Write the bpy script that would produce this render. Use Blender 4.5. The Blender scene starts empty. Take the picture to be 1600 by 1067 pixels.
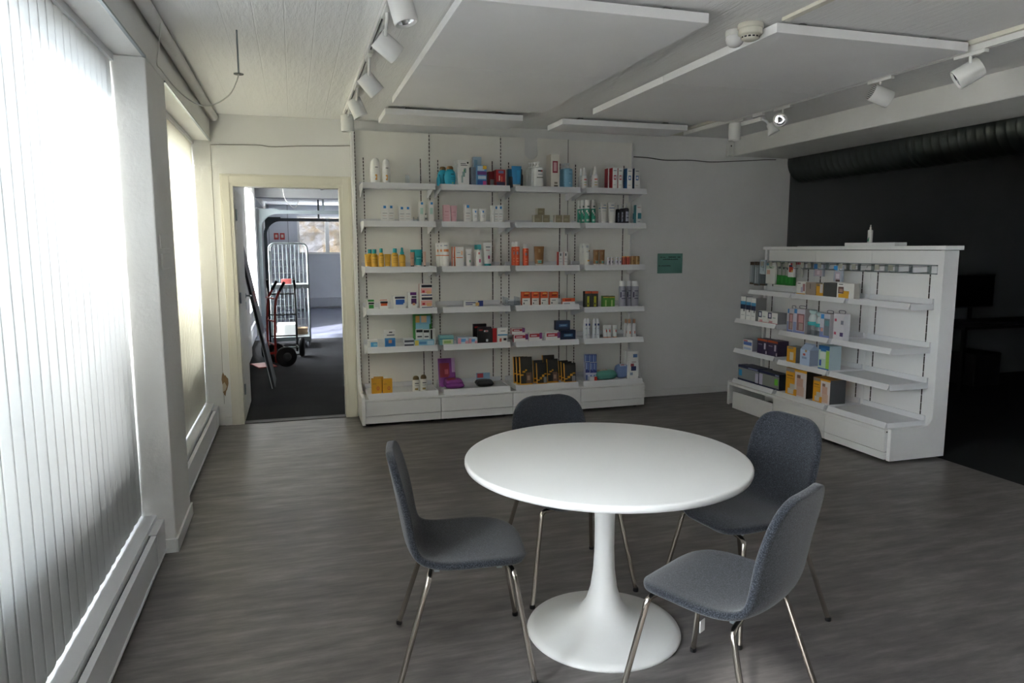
import bpy, math, random
from mathutils import Vector, Matrix
random.seed(7)
SC = bpy.context.scene
COL = SC.collection
PI = math.pi

# ------------------------------------------------------------------ materials
def lin(h):
    c = [int(h[i:i+2], 16) / 255 for i in (0, 2, 4)]
    return [x / 12.92 if x <= .04045 else ((x + .055) / 1.055) ** 2.4 for x in c] + [1]

def new_mat(name):
    m = bpy.data.materials.new(name)
    m.use_nodes = True
    nt = m.node_tree
    return m, nt, nt.nodes['Principled BSDF']

MATS = {}
def plain(h, rough=.45, metal=0.0, name=None, spec=.5):
    k = (h, rough, metal, spec)
    if k not in MATS:
        m, nt, b = new_mat(name or 'coat_' + h)
        b.inputs['Base Color'].default_value = lin(h)
        b.inputs['Roughness'].default_value = rough
        b.inputs['Metallic'].default_value = metal
        b.inputs['Specular IOR Level'].default_value = spec
        MATS[k] = m
    return MATS[k]

def coords(nt, scale=(1, 1, 1), kind='Object'):
    tc = nt.nodes.new('ShaderNodeTexCoord')
    mp = nt.nodes.new('ShaderNodeMapping')
    mp.inputs['Scale'].default_value = scale
    nt.links.new(tc.outputs[kind], mp.inputs['Vector'])
    return mp.outputs['Vector']

def noise(nt, vec, scale, detail=4, rough=.55):
    n = nt.nodes.new('ShaderNodeTexNoise')
    n.inputs['Scale'].default_value = scale
    n.inputs['Detail'].default_value = detail
    n.inputs['Roughness'].default_value = rough
    nt.links.new(vec, n.inputs['Vector'])
    return n.outputs['Fac']

def ramp(nt, fac, stops):
    r = nt.nodes.new('ShaderNodeValToRGB')
    e = r.color_ramp.elements
    while len(e) < len(stops): e.new(.5)
    for k, (p, c) in enumerate(stops):
        e[k].position = p
        e[k].color = lin(c) if isinstance(c, str) else (c, c, c, 1)
    nt.links.new(fac, r.inputs['Fac'])
    return r.outputs['Color']

def bump(nt, b, h, strength=.2, dist=.01):
    n = nt.nodes.new('ShaderNodeBump')
    n.inputs['Strength'].default_value = strength
    n.inputs['Distance'].default_value = dist
    nt.links.new(h, n.inputs['Height'])
    nt.links.new(n.outputs['Normal'], b.inputs['Normal'])

def paint(name, h, h2=None, rough=.6, bscale=60, bstr=.12, scale=(1, 1, 1), spec=.3, nscale=2.5):
    m, nt, b = new_mat(name)
    v = coords(nt, scale)
    nt.links.new(ramp(nt, noise(nt, v, nscale), [(.3, h), (.7, h2 or h)]), b.inputs['Base Color'])
    b.inputs['Roughness'].default_value = rough
    b.inputs['Specular IOR Level'].default_value = spec
    bump(nt, b, noise(nt, v, bscale, 5), bstr, .006)
    return m

M_WALL = paint('wall_paint', 'e6e6e5', 'e1e1df')
M_WALLSHADE = paint('shaded_wall_tone', '6a6c6d', '666869')  # shade of the far right zone put into the colour
M_PLASTER = paint('rough_plaster', 'e4e4e2', 'dddcd9', bscale=28, bstr=.45)
M_TRIM = paint('trim_paint', 'dddace', 'dad7cb', rough=.4, bstr=.03)
M_WHITEBOARD = paint('white_laminate', 'e4e4e4', 'e0e0e0', rough=.32, bstr=.01, spec=.5)
M_BACK = paint('panel_laminate', 'ebeae4', 'e8e6e0', rough=.3, bstr=.01, spec=.5)
M_PANEL = paint('acoustic_board', 'f2f2f4', 'eeeef0', rough=.8, bscale=160, bstr=.15)

def ceiling_mat():
    m, nt, b = new_mat('board_marked_concrete')
    v = coords(nt)
    b.inputs['Base Color'].default_value = lin('eeeeee')
    b.inputs['Roughness'].default_value = .7
    b.inputs['Specular IOR Level'].default_value = .25
    w = nt.nodes.new('ShaderNodeTexBrick')
    w.inputs['Scale'].default_value = 1
    w.inputs['Mortar Size'].default_value = .004
    w.inputs['Mortar Smooth'].default_value = .3
    w.inputs['Brick Width'].default_value = 8
    w.inputs['Row Height'].default_value = .15
    w.inputs['Color1'].default_value = (1, 1, 1, 1); w.inputs['Color2'].default_value = (.9, .9, .9, 1)
    w.inputs['Mortar'].default_value = (.7, .7, .7, 1)
    mp = nt.nodes.new('ShaderNodeMapping'); mp.inputs['Rotation'].default_value = (0, 0, PI / 2)
    nt.links.new(v, mp.inputs['Vector']); nt.links.new(mp.outputs['Vector'], w.inputs['Vector'])
    v2 = coords(nt, (9, 1.6, 1))
    n = noise(nt, v2, 3.5, 7, .7)
    mx = nt.nodes.new('ShaderNodeMixRGB'); mx.blend_type = 'MULTIPLY'; mx.inputs['Fac'].default_value = .75
    nt.links.new(w.outputs['Color'], mx.inputs['Color1']); nt.links.new(n, mx.inputs['Color2'])
    bump(nt, b, mx.outputs['Color'], .7, .012)
    return m
M_CEIL = ceiling_mat()

def vinyl_mat(name, a, b_, c):
    m, nt, b = new_mat(name)
    v = coords(nt, (1.3, 7.0, 1))
    n1 = noise(nt, v, 2.2, 8, .68)
    v2 = coords(nt, (1, 1, 1))
    n2 = noise(nt, v2, 1.3, 3)
    mx = nt.nodes.new('ShaderNodeMixRGB'); mx.blend_type = 'MIX'; mx.inputs['Fac'].default_value = .3
    nt.links.new(n1, mx.inputs['Color1']); nt.links.new(n2, mx.inputs['Color2'])
    nt.links.new(ramp(nt, mx.outputs['Color'], [(.36, a), (.5, b_), (.64, c)]), b.inputs['Base Color'])
    b.inputs['Roughness'].default_value = .42
    b.inputs['Specular IOR Level'].default_value = .4
    bump(nt, b, n1, .05, .003)
    return m
M_FLOOR = vinyl_mat('grey_brown_vinyl', '4d4a4a', '64605e', '7d7976')
M_FLOOR2 = vinyl_mat('blue_grey_vinyl', '5c6070', '666a7b', '70748a')
M_CARPET = paint('dark_carpet', '2b2b2d', '343436', rough=.95, bscale=400, bstr=.6, spec=.1)
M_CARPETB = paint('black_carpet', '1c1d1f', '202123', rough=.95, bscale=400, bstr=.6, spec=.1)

def fabric_mat():
    m, nt, b = new_mat('grey_melange_wool')
    v = coords(nt, (1, 1, 1))
    n = noise(nt, v, 260, 3, .7)
    nt.links.new(ramp(nt, n, [(.36, '15171b'), (.5, '272a30'), (.66, '494d55')]), b.inputs['Base Color'])
    b.inputs['Roughness'].default_value = .95
    b.inputs['Specular IOR Level'].default_value = .15
    b.inputs['Sheen Weight'].default_value = .25
    bump(nt, b, n, .5, .002)
    return m
M_WOOL = fabric_mat()

def slat_mat(name, h, trans, ht):
    m = bpy.data.materials.new(name); m.use_nodes = True
    nt = m.node_tree; nt.nodes.clear()
    out = nt.nodes.new('ShaderNodeOutputMaterial')
    d = nt.nodes.new('ShaderNodeBsdfDiffuse'); t = nt.nodes.new('ShaderNodeBsdfTranslucent')
    mx = nt.nodes.new('ShaderNodeMixShader'); mx.inputs['Fac'].default_value = trans
    v = coords(nt, (30, 30, 2)); n = noise(nt, v, 12, 3)
    c = lin(h)
    for s, q in ((d, h), (t, ht)):
        nt.links.new(ramp(nt, n, [(.3, q), (.7, q)]), s.inputs['Color'])
    nt.links.new(d.outputs[0], mx.inputs[1]); nt.links.new(t.outputs[0], mx.inputs[2])
    nt.links.new(mx.outputs[0], out.inputs['Surface'])
    return m
M_SLAT = slat_mat('blind_fabric_white', 'f0efec', .5, 'cacccd')
M_SLATC = slat_mat('blind_fabric_cream', 'f0efea', .5, 'd8d5c9')

def glass_mat(name='window_glass', tint=(1, 1, 1, 1), gl=.05):
    m = bpy.data.materials.new(name); m.use_nodes = True
    nt = m.node_tree; nt.nodes.clear()
    out = nt.nodes.new('ShaderNodeOutputMaterial')
    a = nt.nodes.new('ShaderNodeBsdfTransparent'); a.inputs['Color'].default_value = tint
    g = nt.nodes.new('ShaderNodeBsdfGlossy'); g.inputs['Roughness'].default_value = .05
    mx = nt.nodes.new('ShaderNodeMixShader'); mx.inputs['Fac'].default_value = gl
    nt.links.new(a.outputs[0], mx.inputs[1]); nt.links.new(g.outputs[0], mx.inputs[2])
    nt.links.new(mx.outputs[0], out.inputs['Surface'])
    return m
M_GLASS = glass_mat()
M_CLEAR = glass_mat('clear_plastic', (.82, .85, .88, 1), .12)
M_CHROME = plain('b9b2a8', .18, 1.0, 'brushed_chrome')
M_STEEL = plain('9aa4a8', .35, 1.0, 'galvanised_steel')
M_DUCT = plain('5a605f', .33, 1.0, 'duct_steel')
M_WHITE = plain('e2e2e0', .35, name='white_lacquer')
M_METALW = plain('dcdde0', .4, name='white_powder_coat')
M_PLAST = plain('d8d8d4', .4, name='white_plastic')
M_CREAMP = plain('d4d1c4', .45, name='cream_plastic')
M_BLACK = plain('141416', .5, name='black_plastic')
M_RUBBER = plain('1a1a1b', .85, name='black_rubber')
M_RED = plain('a8281e', .5, name='red_paint')
M_SLOT = plain('2a2320', .8, name='slot_shadow_gap')
M_REFL = plain('d0d0d2', .12, 1.0, 'lamp_reflector')

# ------------------------------------------------------------------ mesh builder
class MB:
    def __init__(s): s.v = []; s.f = []; s.mi = []; s.sm = []; s.mats = []
    def m(s, mat):
        if mat not in s.mats: s.mats.append(mat)
        return s.mats.index(mat)
    def add(s, vs, fs, mat, smooth=False):
        o = len(s.v); s.v += [Vector(p) for p in vs]
        for k, f in enumerate(fs):
            s.f.append([o + i for i in f]); s.sm.append(smooth)
            s.mi.append(s.m(mat[k] if isinstance(mat, list) else mat))
        return s
    def box(s, x0, x1, y0, y1, z0, z1, mat, sides=None, top=None):
        vs = [(x0, y0, z0), (x1, y0, z0), (x1, y1, z0), (x0, y1, z0), (x0, y0, z1), (x1, y0, z1), (x1, y1, z1), (x0, y1, z1)]
        fs = [(0, 1, 5, 4), (1, 2, 6, 5), (2, 3, 7, 6), (3, 0, 4, 7), (4, 5, 6, 7), (3, 2, 1, 0)]
        sd = sides or mat
        return s.add(vs, fs, [mat, sd, mat, sd, top or sd if sides else top or mat, mat])
    def prism(s, pts, axis, a, b, mat):
        """polygon (list of 2-D points) extruded along axis 0/1/2 from a to b"""
        def P(p, t):
            q = list(p); q.insert(axis, t); return q
        n = len(pts)
        vs = [P(p, a) for p in pts] + [P(p, b) for p in pts]
        fs = [list(range(n))[::-1], list(range(n, 2 * n))] + [(i, (i + 1) % n, n + (i + 1) % n, n + i) for i in range(n)]
        return s.add(vs, fs, mat)
    def tube(s, pts, r, mat, seg=8, cap=True):
        pts = [Vector(p) for p in pts]; rings = []
        t0 = (pts[1] - pts[0]).normalized()
        up = Vector((0, 0, 1)) if abs(t0.z) < .9 else Vector((1, 0, 0))
        nrm = t0.cross(up).normalized()
        for i, p in enumerate(pts):
            t = (pts[min(i + 1, len(pts) - 1)] - pts[max(i - 1, 0)]).normalized()
            nrm = (nrm - t * nrm.dot(t)).normalized(); bn = t.cross(nrm)
            rr = r[i] if isinstance(r, (list, tuple)) else r
            rings.append([p + (nrm * math.cos(a) + bn * math.sin(a)) * rr for a in [2 * PI * k / seg for k in range(seg)]])
        vs = [q for R in rings for q in R]; fs = []
        for i in range(len(rings) - 1):
            for k in range(seg):
                a, b = i * seg + k, i * seg + (k + 1) % seg
                fs.append((a, b, b + seg, a + seg))
        s.add(vs, fs, mat, True)
        if cap:
            s.add(rings[0], [list(range(seg))[::-1]], mat); s.add(rings[-1], [list(range(seg))], mat)
        return s
    def lathe(s, prof, mat, seg=32, M=None, sx=1, sy=1, cap=True):
        """prof: (r, z) list; optional matrix M"""
        vs = []; fs = []
        for r, z in prof:
            for k in range(seg):
                a = 2 * PI * k / seg
                p = Vector((r * sx * math.cos(a), r * sy * math.sin(a), z)); vs.append(M @ p if M else p)
        for i in range(len(prof) - 1):
            for k in range(seg):
                a, b = i * seg + k, i * seg + (k + 1) % seg
                fs.append((a, b, b + seg, a + seg))
        s.add(vs, fs, mat, True)
        if cap:
            n = len(prof)
            if prof[0][0] > 1e-5: s.add(vs[:seg], [list(range(seg))[::-1]], mat)
            if prof[-1][0] > 1e-5: s.add(vs[(n - 1) * seg:], [list(range(seg))], mat)
        return s
    def shift(s, d):
        d = Vector(d); s.v = [p - d for p in s.v]; return s
    def data(s, name):
        me = bpy.data.meshes.new(name)
        me.from_pydata([tuple(p) for p in s.v], [], s.f)
        for mt in s.mats: me.materials.append(mt)
        me.polygons.foreach_set('material_index', s.mi)
        me.polygons.foreach_set('use_smooth', s.sm)
        me.update(); return me
    def build(s, name, parent=None, loc=None, bevel=0, origin=None):
        """origin: world point subtracted from the vertices (the parent's place)"""
        if origin is not None: s.shift(origin)
        o = bpy.data.objects.new(name, s.data(name)); COL.objects.link(o)
        if loc is not None: o.location = loc
        if parent: o.parent = parent
        if bevel:
            b = o.modifiers.new('edge', 'BEVEL'); b.width = bevel; b.segments = 2; b.limit_method = 'ANGLE'; b.angle_limit = .7
        return o

def tag(o, label, cat, group=None, kind=None):
    o['label'] = label; o['category'] = cat
    if group: o['group'] = group
    if kind: o['kind'] = kind
    return o
def thing(name, label, cat, loc=(0, 0, 0), rz=0, group=None):
    o = bpy.data.objects.new(name, None); COL.objects.link(o)
    o.empty_display_size = .05; o.location = loc; o.rotation_euler = (0, 0, rz)
    return tag(o, label, cat, group)
def lone(mb, name, label, cat, loc, bevel=0, group=None):
    """a thing that is one mesh; its vertices are given in world space"""
    o = mb.build(name, None, loc, bevel, loc); return tag(o, label, cat, group)
def struct(mb, name, loc=(0, 0, 0), bevel=0, label=None):
    o = mb.build(name, None, loc, bevel, loc); o['kind'] = 'structure'
    if label: o['label'] = label
    return o
def smooth_pts(pts, n=6):
    """Catmull-Rom through pts"""
    P = [Vector(p) for p in pts]; out = []
    for i in range(len(P) - 1):
        a, b, c, d = P[max(i - 1, 0)], P[i], P[i + 1], P[min(i + 2, len(P) - 1)]
        for k in range(n):
            t = k / n
            out.append(.5 * ((2 * b) + (c - a) * t + (2 * a - 5 * b + 4 * c - d) * t * t + (3 * b - a - 3 * c + d) * t ** 3))
    out.append(P[-1]); return out

# ------------------------------------------------------------------ camera
cam = bpy.data.objects.new('camera', bpy.data.cameras.new('camera')); COL.objects.link(cam)
yaw, pitch, roll = math.radians(16.80), math.radians(-7.437), math.radians(-.097)
fw = Vector((math.sin(yaw) * math.cos(pitch), math.cos(yaw) * math.cos(pitch), math.sin(pitch)))
rt = Vector((math.cos(yaw), -math.sin(yaw), 0)); up = rt.cross(fw)
rt, up = math.cos(roll) * rt + math.sin(roll) * up, -math.sin(roll) * rt + math.cos(roll) * up
cam.matrix_world = Matrix(((rt.x, up.x, -fw.x, 0), (rt.y, up.y, -fw.y, 0), (rt.z, up.z, -fw.z, 1.60), (0, 0, 0, 1)))
cam.data.sensor_width = 36; cam.data.lens = 1118 * 36 / 1600
cam.data.clip_start = .05; cam.data.clip_end = 200
SC.camera = cam

# ------------------------------------------------------------------ the room
BW = 6.87; CE = 2.76
struct(MB().box(-1.0, 4.67, -4.5, BW + .06, -.1, 0, M_FLOOR), 'floor')
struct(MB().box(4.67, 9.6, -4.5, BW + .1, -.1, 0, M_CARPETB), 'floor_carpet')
struct(MB().box(-1.0, 4.56, -4.5, BW + .1, CE, CE + .15, M_CEIL), 'ceiling')
struct(MB().box(5.27, 9.6, -4.5, BW + .1, 3.05, 3.2, M_CEIL), 'ceiling_high')
struct(MB().box(4.55, 5.28, -4.5, BW, 2.572, 3.2, M_PLASTER), 'ceiling_beam', bevel=.012)
# back wall with the doorway; beyond the beam its shade is put in as a darker colour
w = MB()
w.box(-1.0, -.51, BW, BW + .12, 0, 3.2, M_WALL).box(.43, 5.30, BW, BW + .12, 0, 3.2, M_WALL).box(-.51, .43, BW, BW + .12, 2.16, 3.2, M_WALL)
struct(w, 'wall_back')
struct(MB().box(5.30, 9.6, BW, BW + .12, 0, 3.2, M_WALLSHADE), 'wall_back_shaded')
struct(MB().box(9.5, 9.6, -4.5, BW, 0, 3.2, M_WALLSHADE), 'wall_right')
struct(MB().box(5.75, 5.85, -4.5, 4.2, 0, 3.05, M_WALL), 'wall_light_block')  # unseen wall added to keep light off the dark corner
struct(MB().box(-1.0, 9.6, -4.6, -4.5, 0, 3.2, M_WALL), 'wall_front')
# window wall: lintel, piers, parapet
w = MB()
w.box(-.97, -.66, -4.5, BW, 2.53, CE + .15, M_PLASTER)
w.box(-.97, -.66, 4.0, 4.55, 0, 2.53, M_PLASTER).box(-.97, -.66, -.15, .9, 0, 2.53, M_PLASTER).box(-.97, -.66, -4.5, -1.3, 0, 2.53, M_PLASTER)
for a, b in ((-1.3, -.15), (.9, 4.0), (4.55, BW)): w.box(-.97, -.80, a, b, 0, .2, M_PLASTER)
struct(w, 'wall_left', bevel=.006)
for n, (a, b) in enumerate(((.9, 4.0), (4.55, BW))):
    struct(MB().box(-.86, -.745, a, b, .2, .212, M_METALW).box(-.757, -.745, a, b, .17, .2, M_METALW), 'trim_%d' % (n + 1), bevel=.002)
# metal strip along the lintel's lower edge
struct(MB().box(-.668, -.654, .2, 4.0, 2.524, 2.534, M_STEEL).box(-.668, -.654, 4.55, BW, 2.524, 2.534, M_STEEL), 'trim_3')
struct(MB().box(-.66, 4.67, 6.856, BW, 0, .07, M_WHITE) if False else MB().box(3.345, 5.30, 6.856, BW, 0, .075, M_WHITE), 'baseboard_back', bevel=.002)
struct(MB().box(-.66, -.648, 3.985, 4.565, 0, .075, M_WHITE).box(-.74, -.66, 3.985, 4.0, 0, .075, M_WHITE), 'baseboard_left', bevel=.002)
struct(MB().box(-.66, -.59, 6.856, BW, 0, .075, M_WHITE), 'baseboard_corner', bevel=.002)
# door lining and architrave
t = MB()
t.box(-.60, -.51, BW - .018, BW, 0, 2.25, M_TRIM).box(.43, .525, BW - .018, BW, 0, 2.25, M_TRIM).box(-.51, .43, BW - .018, BW, 2.16, 2.25, M_TRIM)
t.box(-.585, -.525, BW - .024, BW - .018, 0, 2.235, M_TRIM).box(.445, .51, BW - .024, BW - .018, 0, 2.235, M_TRIM).box(-.525, .445, BW - .024, BW - .018, 2.175, 2.235, M_TRIM)
t.box(-.51, -.495, BW - .018, BW + .13, 0, 2.16, M_TRIM).box(.415, .43, BW - .018, BW + .13, 0, 2.16, M_TRIM).box(-.495, .415, BW - .018, BW + .13, 2.145, 2.16, M_TRIM)
struct(t, 'trim_4', bevel=.002)
struct(MB().box(-.495, .415, BW - .01, BW + .1, 0, .006, plain('4a4644', .6)), 'trim_5')

def window(n, a, b, x=-.94, z0=.2, z1=2.53, div=3):
    f = MB(); c = M_WHITE
    if n < 4:
        f.box(x - .03, x + .03, a, b, .2, .55, c); z0 = .55  # hidden opaque panel added to dim the sill and lower blinds
    f.box(x - .03, x + .03, a, a + .06, z0, z1, c).box(x - .03, x + .03, b - .06, b, z0, z1, c)
    f.box(x - .03, x + .03, a + .06, b - .06, z0, z0 + .06, c).box(x - .03, x + .03, a + .06, b - .06, z1 - .06, z1, c)
    for k in range(1, div):
        y = a + (b - a) * k / div; f.box(x - .03, x + .03, y - .03, y + .03, z0 + .06, z1 - .06, c)
    o = struct(f, 'window_%d' % n, (x, a, z0))
    p = MB().box(x - .003, x + .003, a + .06, b - .06, z0 + .06, z1 - .06, M_GLASS)
    p.build('pane', o, None, 0, (x, a, z0))
window(1, .9, 4.0, div=1); window(2, 4.55, BW, div=1); window(3, -1.3, -.15)

# ------------------------------------------------------------------ vertical blinds
def blind(a, b, mat, label, n_, x=-.815, ang=-3):
    r = thing('vertical_blind', label, 'blind', (x, (a + b) / 2, 0))
    MB().box(-.02, .02, a - (a + b) / 2, b - (a + b) / 2, 2.495, 2.528, M_METALW).build('head_rail', r)
    m = MB(); wd = (b - a) / n_ * 1.11; rows = []
    for k in range(5):
        u = (k / 4 - .5) * wd; rows.append((.006 * (1 - (2 * k / 4 - 1) ** 2), u))
    vs = [(p, q, z) for p, q in rows for z in (.232, 2.495)]
    m.add(vs, [(2 * k, 2 * k + 2, 2 * k + 3, 2 * k + 1) for k in range(4)], mat, True)
    me = m.data('slat')
    for k in range(n_):
        o = bpy.data.objects.new('slat', me); COL.objects.link(o); o.parent = r
        o.location = (0, a + (b - a) * (k + .5) / n_ - (a + b) / 2, 0)
        o.rotation_euler = (0, 0, math.radians(ang + random.uniform(-1.5, 1.5)))
        sd = o.modifiers.new('cloth', 'SOLIDIFY'); sd.thickness = .0006
blind(1.81, 3.985, M_SLAT, 'white vertical blind over the near window before the pier', 23)
blind(4.57, 6.855, M_SLATC, 'cream vertical blind over the far window between pier and doorway wall', 26)

# ------------------------------------------------------------------ convector heaters along the window wall
def convector(a, b, label, capend):
    r = thing('convector_heater', label, 'heater', (-.72, (a + b) / 2, 0)); o = (-.72, (a + b) / 2, 0)
    MB().box(-.728, -.714, a, b, .018, .185, M_METALW).box(-.728, -.706, a, b, .018, .026, M_METALW).box(-.736, -.71, a, b, .18, .186, M_METALW).build('front_panel', r, None, .001, o)
    m = MB()
    k = a + .03
    while k < b - .04: m.box(-.79, -.735, k, k + .004, .05, .15, M_STEEL); k += .03
    m.box(-.775, -.755, a, b, .09, .11, M_STEEL).build('heating_fins', r, None, 0, o)
    MB().box(-.745, -.711, b - capend, b, .186, .192, M_METALW).box(-.712, -.709, b - capend, b, .02, .19, M_METALW).build('end_cover', r, None, .001, o)
    for y in (a + .3, b - .3): MB().box(-.795, -.715, y, y + .03, 0, .05, M_METALW).build('foot', r, None, 0, o)
convector(.95, 3.985, 'low white convector heater under the near blind, ending at the pier', .22)
convector(4.58, 6.84, 'low white convector heater under the far cream blind', .2)

# ------------------------------------------------------------------ wall fixtures
lone(MB().box(-.66, -.652, 4.07, 4.33, 1.60, 1.675, M_PLAST), 'wall_plate', 'upper blank white cover plate on the window pier', 'cover plate', (-.656, 4.2, 1.6), .002)
lone(MB().box(-.66, -.65, 4.075, 4.335, 1.495, 1.575, M_PLAST), 'wall_plate', 'lower blank white cover plate on the window pier', 'cover plate', (-.655, 4.2, 1.495), .002)
c = MB().tube(smooth_pts([(-.655, 6.862, 2.494), (-.285, 6.862, 2.506), (-.152, 6.862, 2.496), (.1, 6.862, 2.512), (.53, 6.862, 2.53)]), .004, plain('8f8d88', .6), 6)
lone(c, 'wall_cable', 'thin grey cable running above the doorway', 'cable', (-.06, 6.862, 2.5))
c = MB().tube(smooth_pts([(3.34, 6.862, 2.53), (3.55, 6.862, 2.525), (3.75, 6.862, 2.507), (4.05, 6.862, 2.516), (4.3, 6.862, 2.507), (4.75, 6.862, 2.535), (4.95, 6.862, 2.55), (5.1, 6.862, 2.556)]), .005, plain('5a5a5a', .6), 6)
lone(c, 'wall_cable', 'grey cable sagging along the wall right of the tall shelving', 'cable', (4.2, 6.862, 2.5))
s = thing('motion_sensor', 'small white motion sensor at the end of the ceiling beam', 'sensor', (4.5, 6.84, 2.57))
MB().box(-.035, .035, -.03, .03, 0, .15, M_PLAST).build('housing', s, None, .008)
MB().box(-.008, .002, -.034, -.03, .095, .112, M_BLACK).build('lens', s)
g = thing('wall_sign', 'green paper sign with dark print taped on the grey wall', 'sign', (3.835, 6.866, 1.33))
MB().box(-.148, .148, -.003, 0, 0, .21, plain('5d8a80', .7)).build('paper', g)
ink = plain('172c2a', .8); m = MB()
def word_line(m, x0, x1, z, h, n, seed):
    rr = random.Random(seed); x = x0
    while x < x1:
        w_ = rr.uniform(.35, 1.0) * h
        if rr.random() > .13: m.box(x, x + w_, -.0042, -.003, z, z + h * rr.choice((.7, 1, 1)), ink)
        x += w_ + h * .22
word_line(m, -.12, .115, .165, .013, 0, 1); word_line(m, -.085, .085, .142, .013, 0, 2); word_line(m, -.135, .02, .075, .011, 0, 3)
m.build('print', g)
# patch of torn wallpaper beside the architrave
pts = []
for k in range(16):
    a = 2 * PI * k / 16; q = 1 + .22 * math.sin(3 * a + 1) + .1 * math.sin(7 * a)
    pts.append((-.648 + .026 * q * math.cos(a), .385 + .095 * q * math.sin(a)))
struct(MB().prism(pts, 1, 6.866, 6.87, paint('bare_board', '8a6a48', 'a58a66', bscale=60)), 'trim_6')
struct(MB().prism([(-.668, .31), (-.645, .325), (-.632, .36), (-.65, .40), (-.668, .38)], 1, 6.864, 6.866, paint('torn_paper', 'cfc4b0', 'bfb39c')), 'trim_7')
struct(MB().box(-.6625, -.660, 6.866, 6.87, .2, 2.5, plain('8a847a', .8)), 'trim_8')

# ------------------------------------------------------------------ ceiling fittings
lone(MB().tube([(-.622, -4.4, 2.728), (-.622, 6.86, 2.728)], .034, M_PLASTER, 16), 'ceiling_pipe', 'white painted pipe in the angle of ceiling and window wall', 'pipe', (-.622, 1.2, 2.69))
c = thing('hanging_cable', 'thin loose cable looping down from the pipe to a ceiling rod', 'cable', (-.6, 4.2, 2.7))
MB().tube(smooth_pts([(-.585, 4.03, 2.70), (-.60, 4.08, 2.64), (-.645, 4.25, 2.56), (-.64, 4.34, 2.545), (-.60, 4.5, 2.49), (-.527, 4.5, 2.425), (-.45, 4.45, 2.39), (-.373, 4.4, 2.40), (-.30, 4.33, 2.44), (-.262, 4.29, 2.5), (-.249, 4.27, 2.535)]), .0035, plain('c9c9c4', .5), 6).build('cable', c, None, 0, (-.6, 4.2, 2.7))
c = thing('ceiling_rod', 'thin steel rod with small plate hanging from the ceiling', 'rod', (-.249, 4.269, 2.76))
MB().tube([(0, 0, 0), (0, 0, -.225)], .0045, M_STEEL, 8).build('rod', c)
MB().lathe([(.026, -.229), (.026, -.225)], plain('5a5a58', .5, .6), 12).build('plate', c)

def acoustic(x0, x1, y0, y1, label, nx, ny):
    m = MB(); g_ = .0015
    for i in range(nx):
        for j in range(ny):
            a, b = x0 + (x1 - x0) * i / nx, x0 + (x1 - x0) * (i + 1) / nx
            e, f_ = y0 + (y1 - y0) * j / ny, y0 + (y1 - y0) * (j + 1) / ny
            m.box(a + g_, b - g_, e + g_, f_ - g_, 2.69, 2.738, M_PANEL)
    r = thing('acoustic_panel', label, 'ceiling panel', ((x0 + x1) / 2, (y0 + y1) / 2, 2.69))
    o = tuple(r.location)
    m.build('board', r, None, .002, o)
    k = MB()
    for x in (x0 + .2, x1 - .2):
        k.box(x - .02, x + .02, y0 + .05, y1 - .05, 2.738, 2.7599, plain('8a8a88', .7))
    k.build('batten', r, None, 0, o)
acoustic(.755, 1.99, 3.24, 5.64, 'large white acoustic panel on the ceiling, nearer the windows', 1, 2)
acoustic(2.40, 3.665, 3.27, 5.64, 'large white acoustic panel on the ceiling, beside the smoke detector', 1, 2)
acoustic(.755, 1.94, 6.08, 6.56, 'narrow white acoustic panel above the first shelving bays', 1, 1)
acoustic(2.32, 3.575, 6.13, 6.53, 'narrow white acoustic panel above the bays by the sign', 1, 1)
struct(MB().box(3.70, 3.86, -4.4, 6.7, 2.735, 2.76, M_TRIM), 'trim_9', bevel=.002)
struct(MB().box(2.42, 2.46, -4.4, 3.26, 2.742, 2.76, M_TRIM), 'trim_10', bevel=.002)

d = thing('smoke_detector', 'cream smoke detector on the ceiling beside the acoustic panel', 'smoke detector', (2.335, 3.40, 2.76))
MB().lathe([(.065, 0), (.066, -.02), (.06, -.024)], M_CREAMP, 32).build('base', d)
MB().lathe([(.06, -.024), (.062, -.05), (.052, -.058), (.045, -.06)], M_CREAMP, 32).build('housing', d)
m = MB().lathe([(.046, -.06), (.045, -.075), (.03, -.082), (0, -.083)], M_CREAMP, 32)
for k in range(14):
    a = 2 * PI * k / 14; R_ = Matrix.Rotation(a, 4, 'Z')
    vs = [R_ @ Vector(p) for p in ((.0463, -.007, -.064), (.0463, .007, -.064), (.0463, .007, -.072), (.0463, -.007, -.072))]
    m.add(vs, [(0, 1, 2, 3)], M_BLACK)
m.build('vent_ring', d)
d = thing('motion_detector', 'white dome motion detector on the ceiling left of the smoke detector', 'sensor', (2.325, 3.525, 2.76))
MB().lathe([(.05, 0), (.051, -.03)], M_PLAST, 32).build('base', d)
MB().lathe([(.049, -.03), (.049, -.045), (.042, -.066), (.028, -.08), (.012, -.086), (0, -.087)], plain('dedede', .25), 32).build('dome_lens', d)

def track(x, y0, y1, z, label):
    r = thing('lighting_track', label, 'lighting track', (x, (y0 + y1) / 2, z)); L = (y1 - y0) / 2
    MB().box(-.018, -.006, -L, L, 0, .034, M_WHITE).box(.006, .018, -L, L, 0, .034, M_WHITE).box(-.006, .006, -L, L, .02, .034, M_BLACK).build('profile', r)
    MB().box(-.019, .019, L, L + .01, -.001, .035, M_WHITE).build('end_cap', r)
track(.465, -3.5, 6.5, 2.726, 'white ceiling track carrying the spotlights nearest the windows')
track(3.74, -3.5, 6.45, 2.70, 'white ceiling track carrying the spotlights along the beam')

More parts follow.
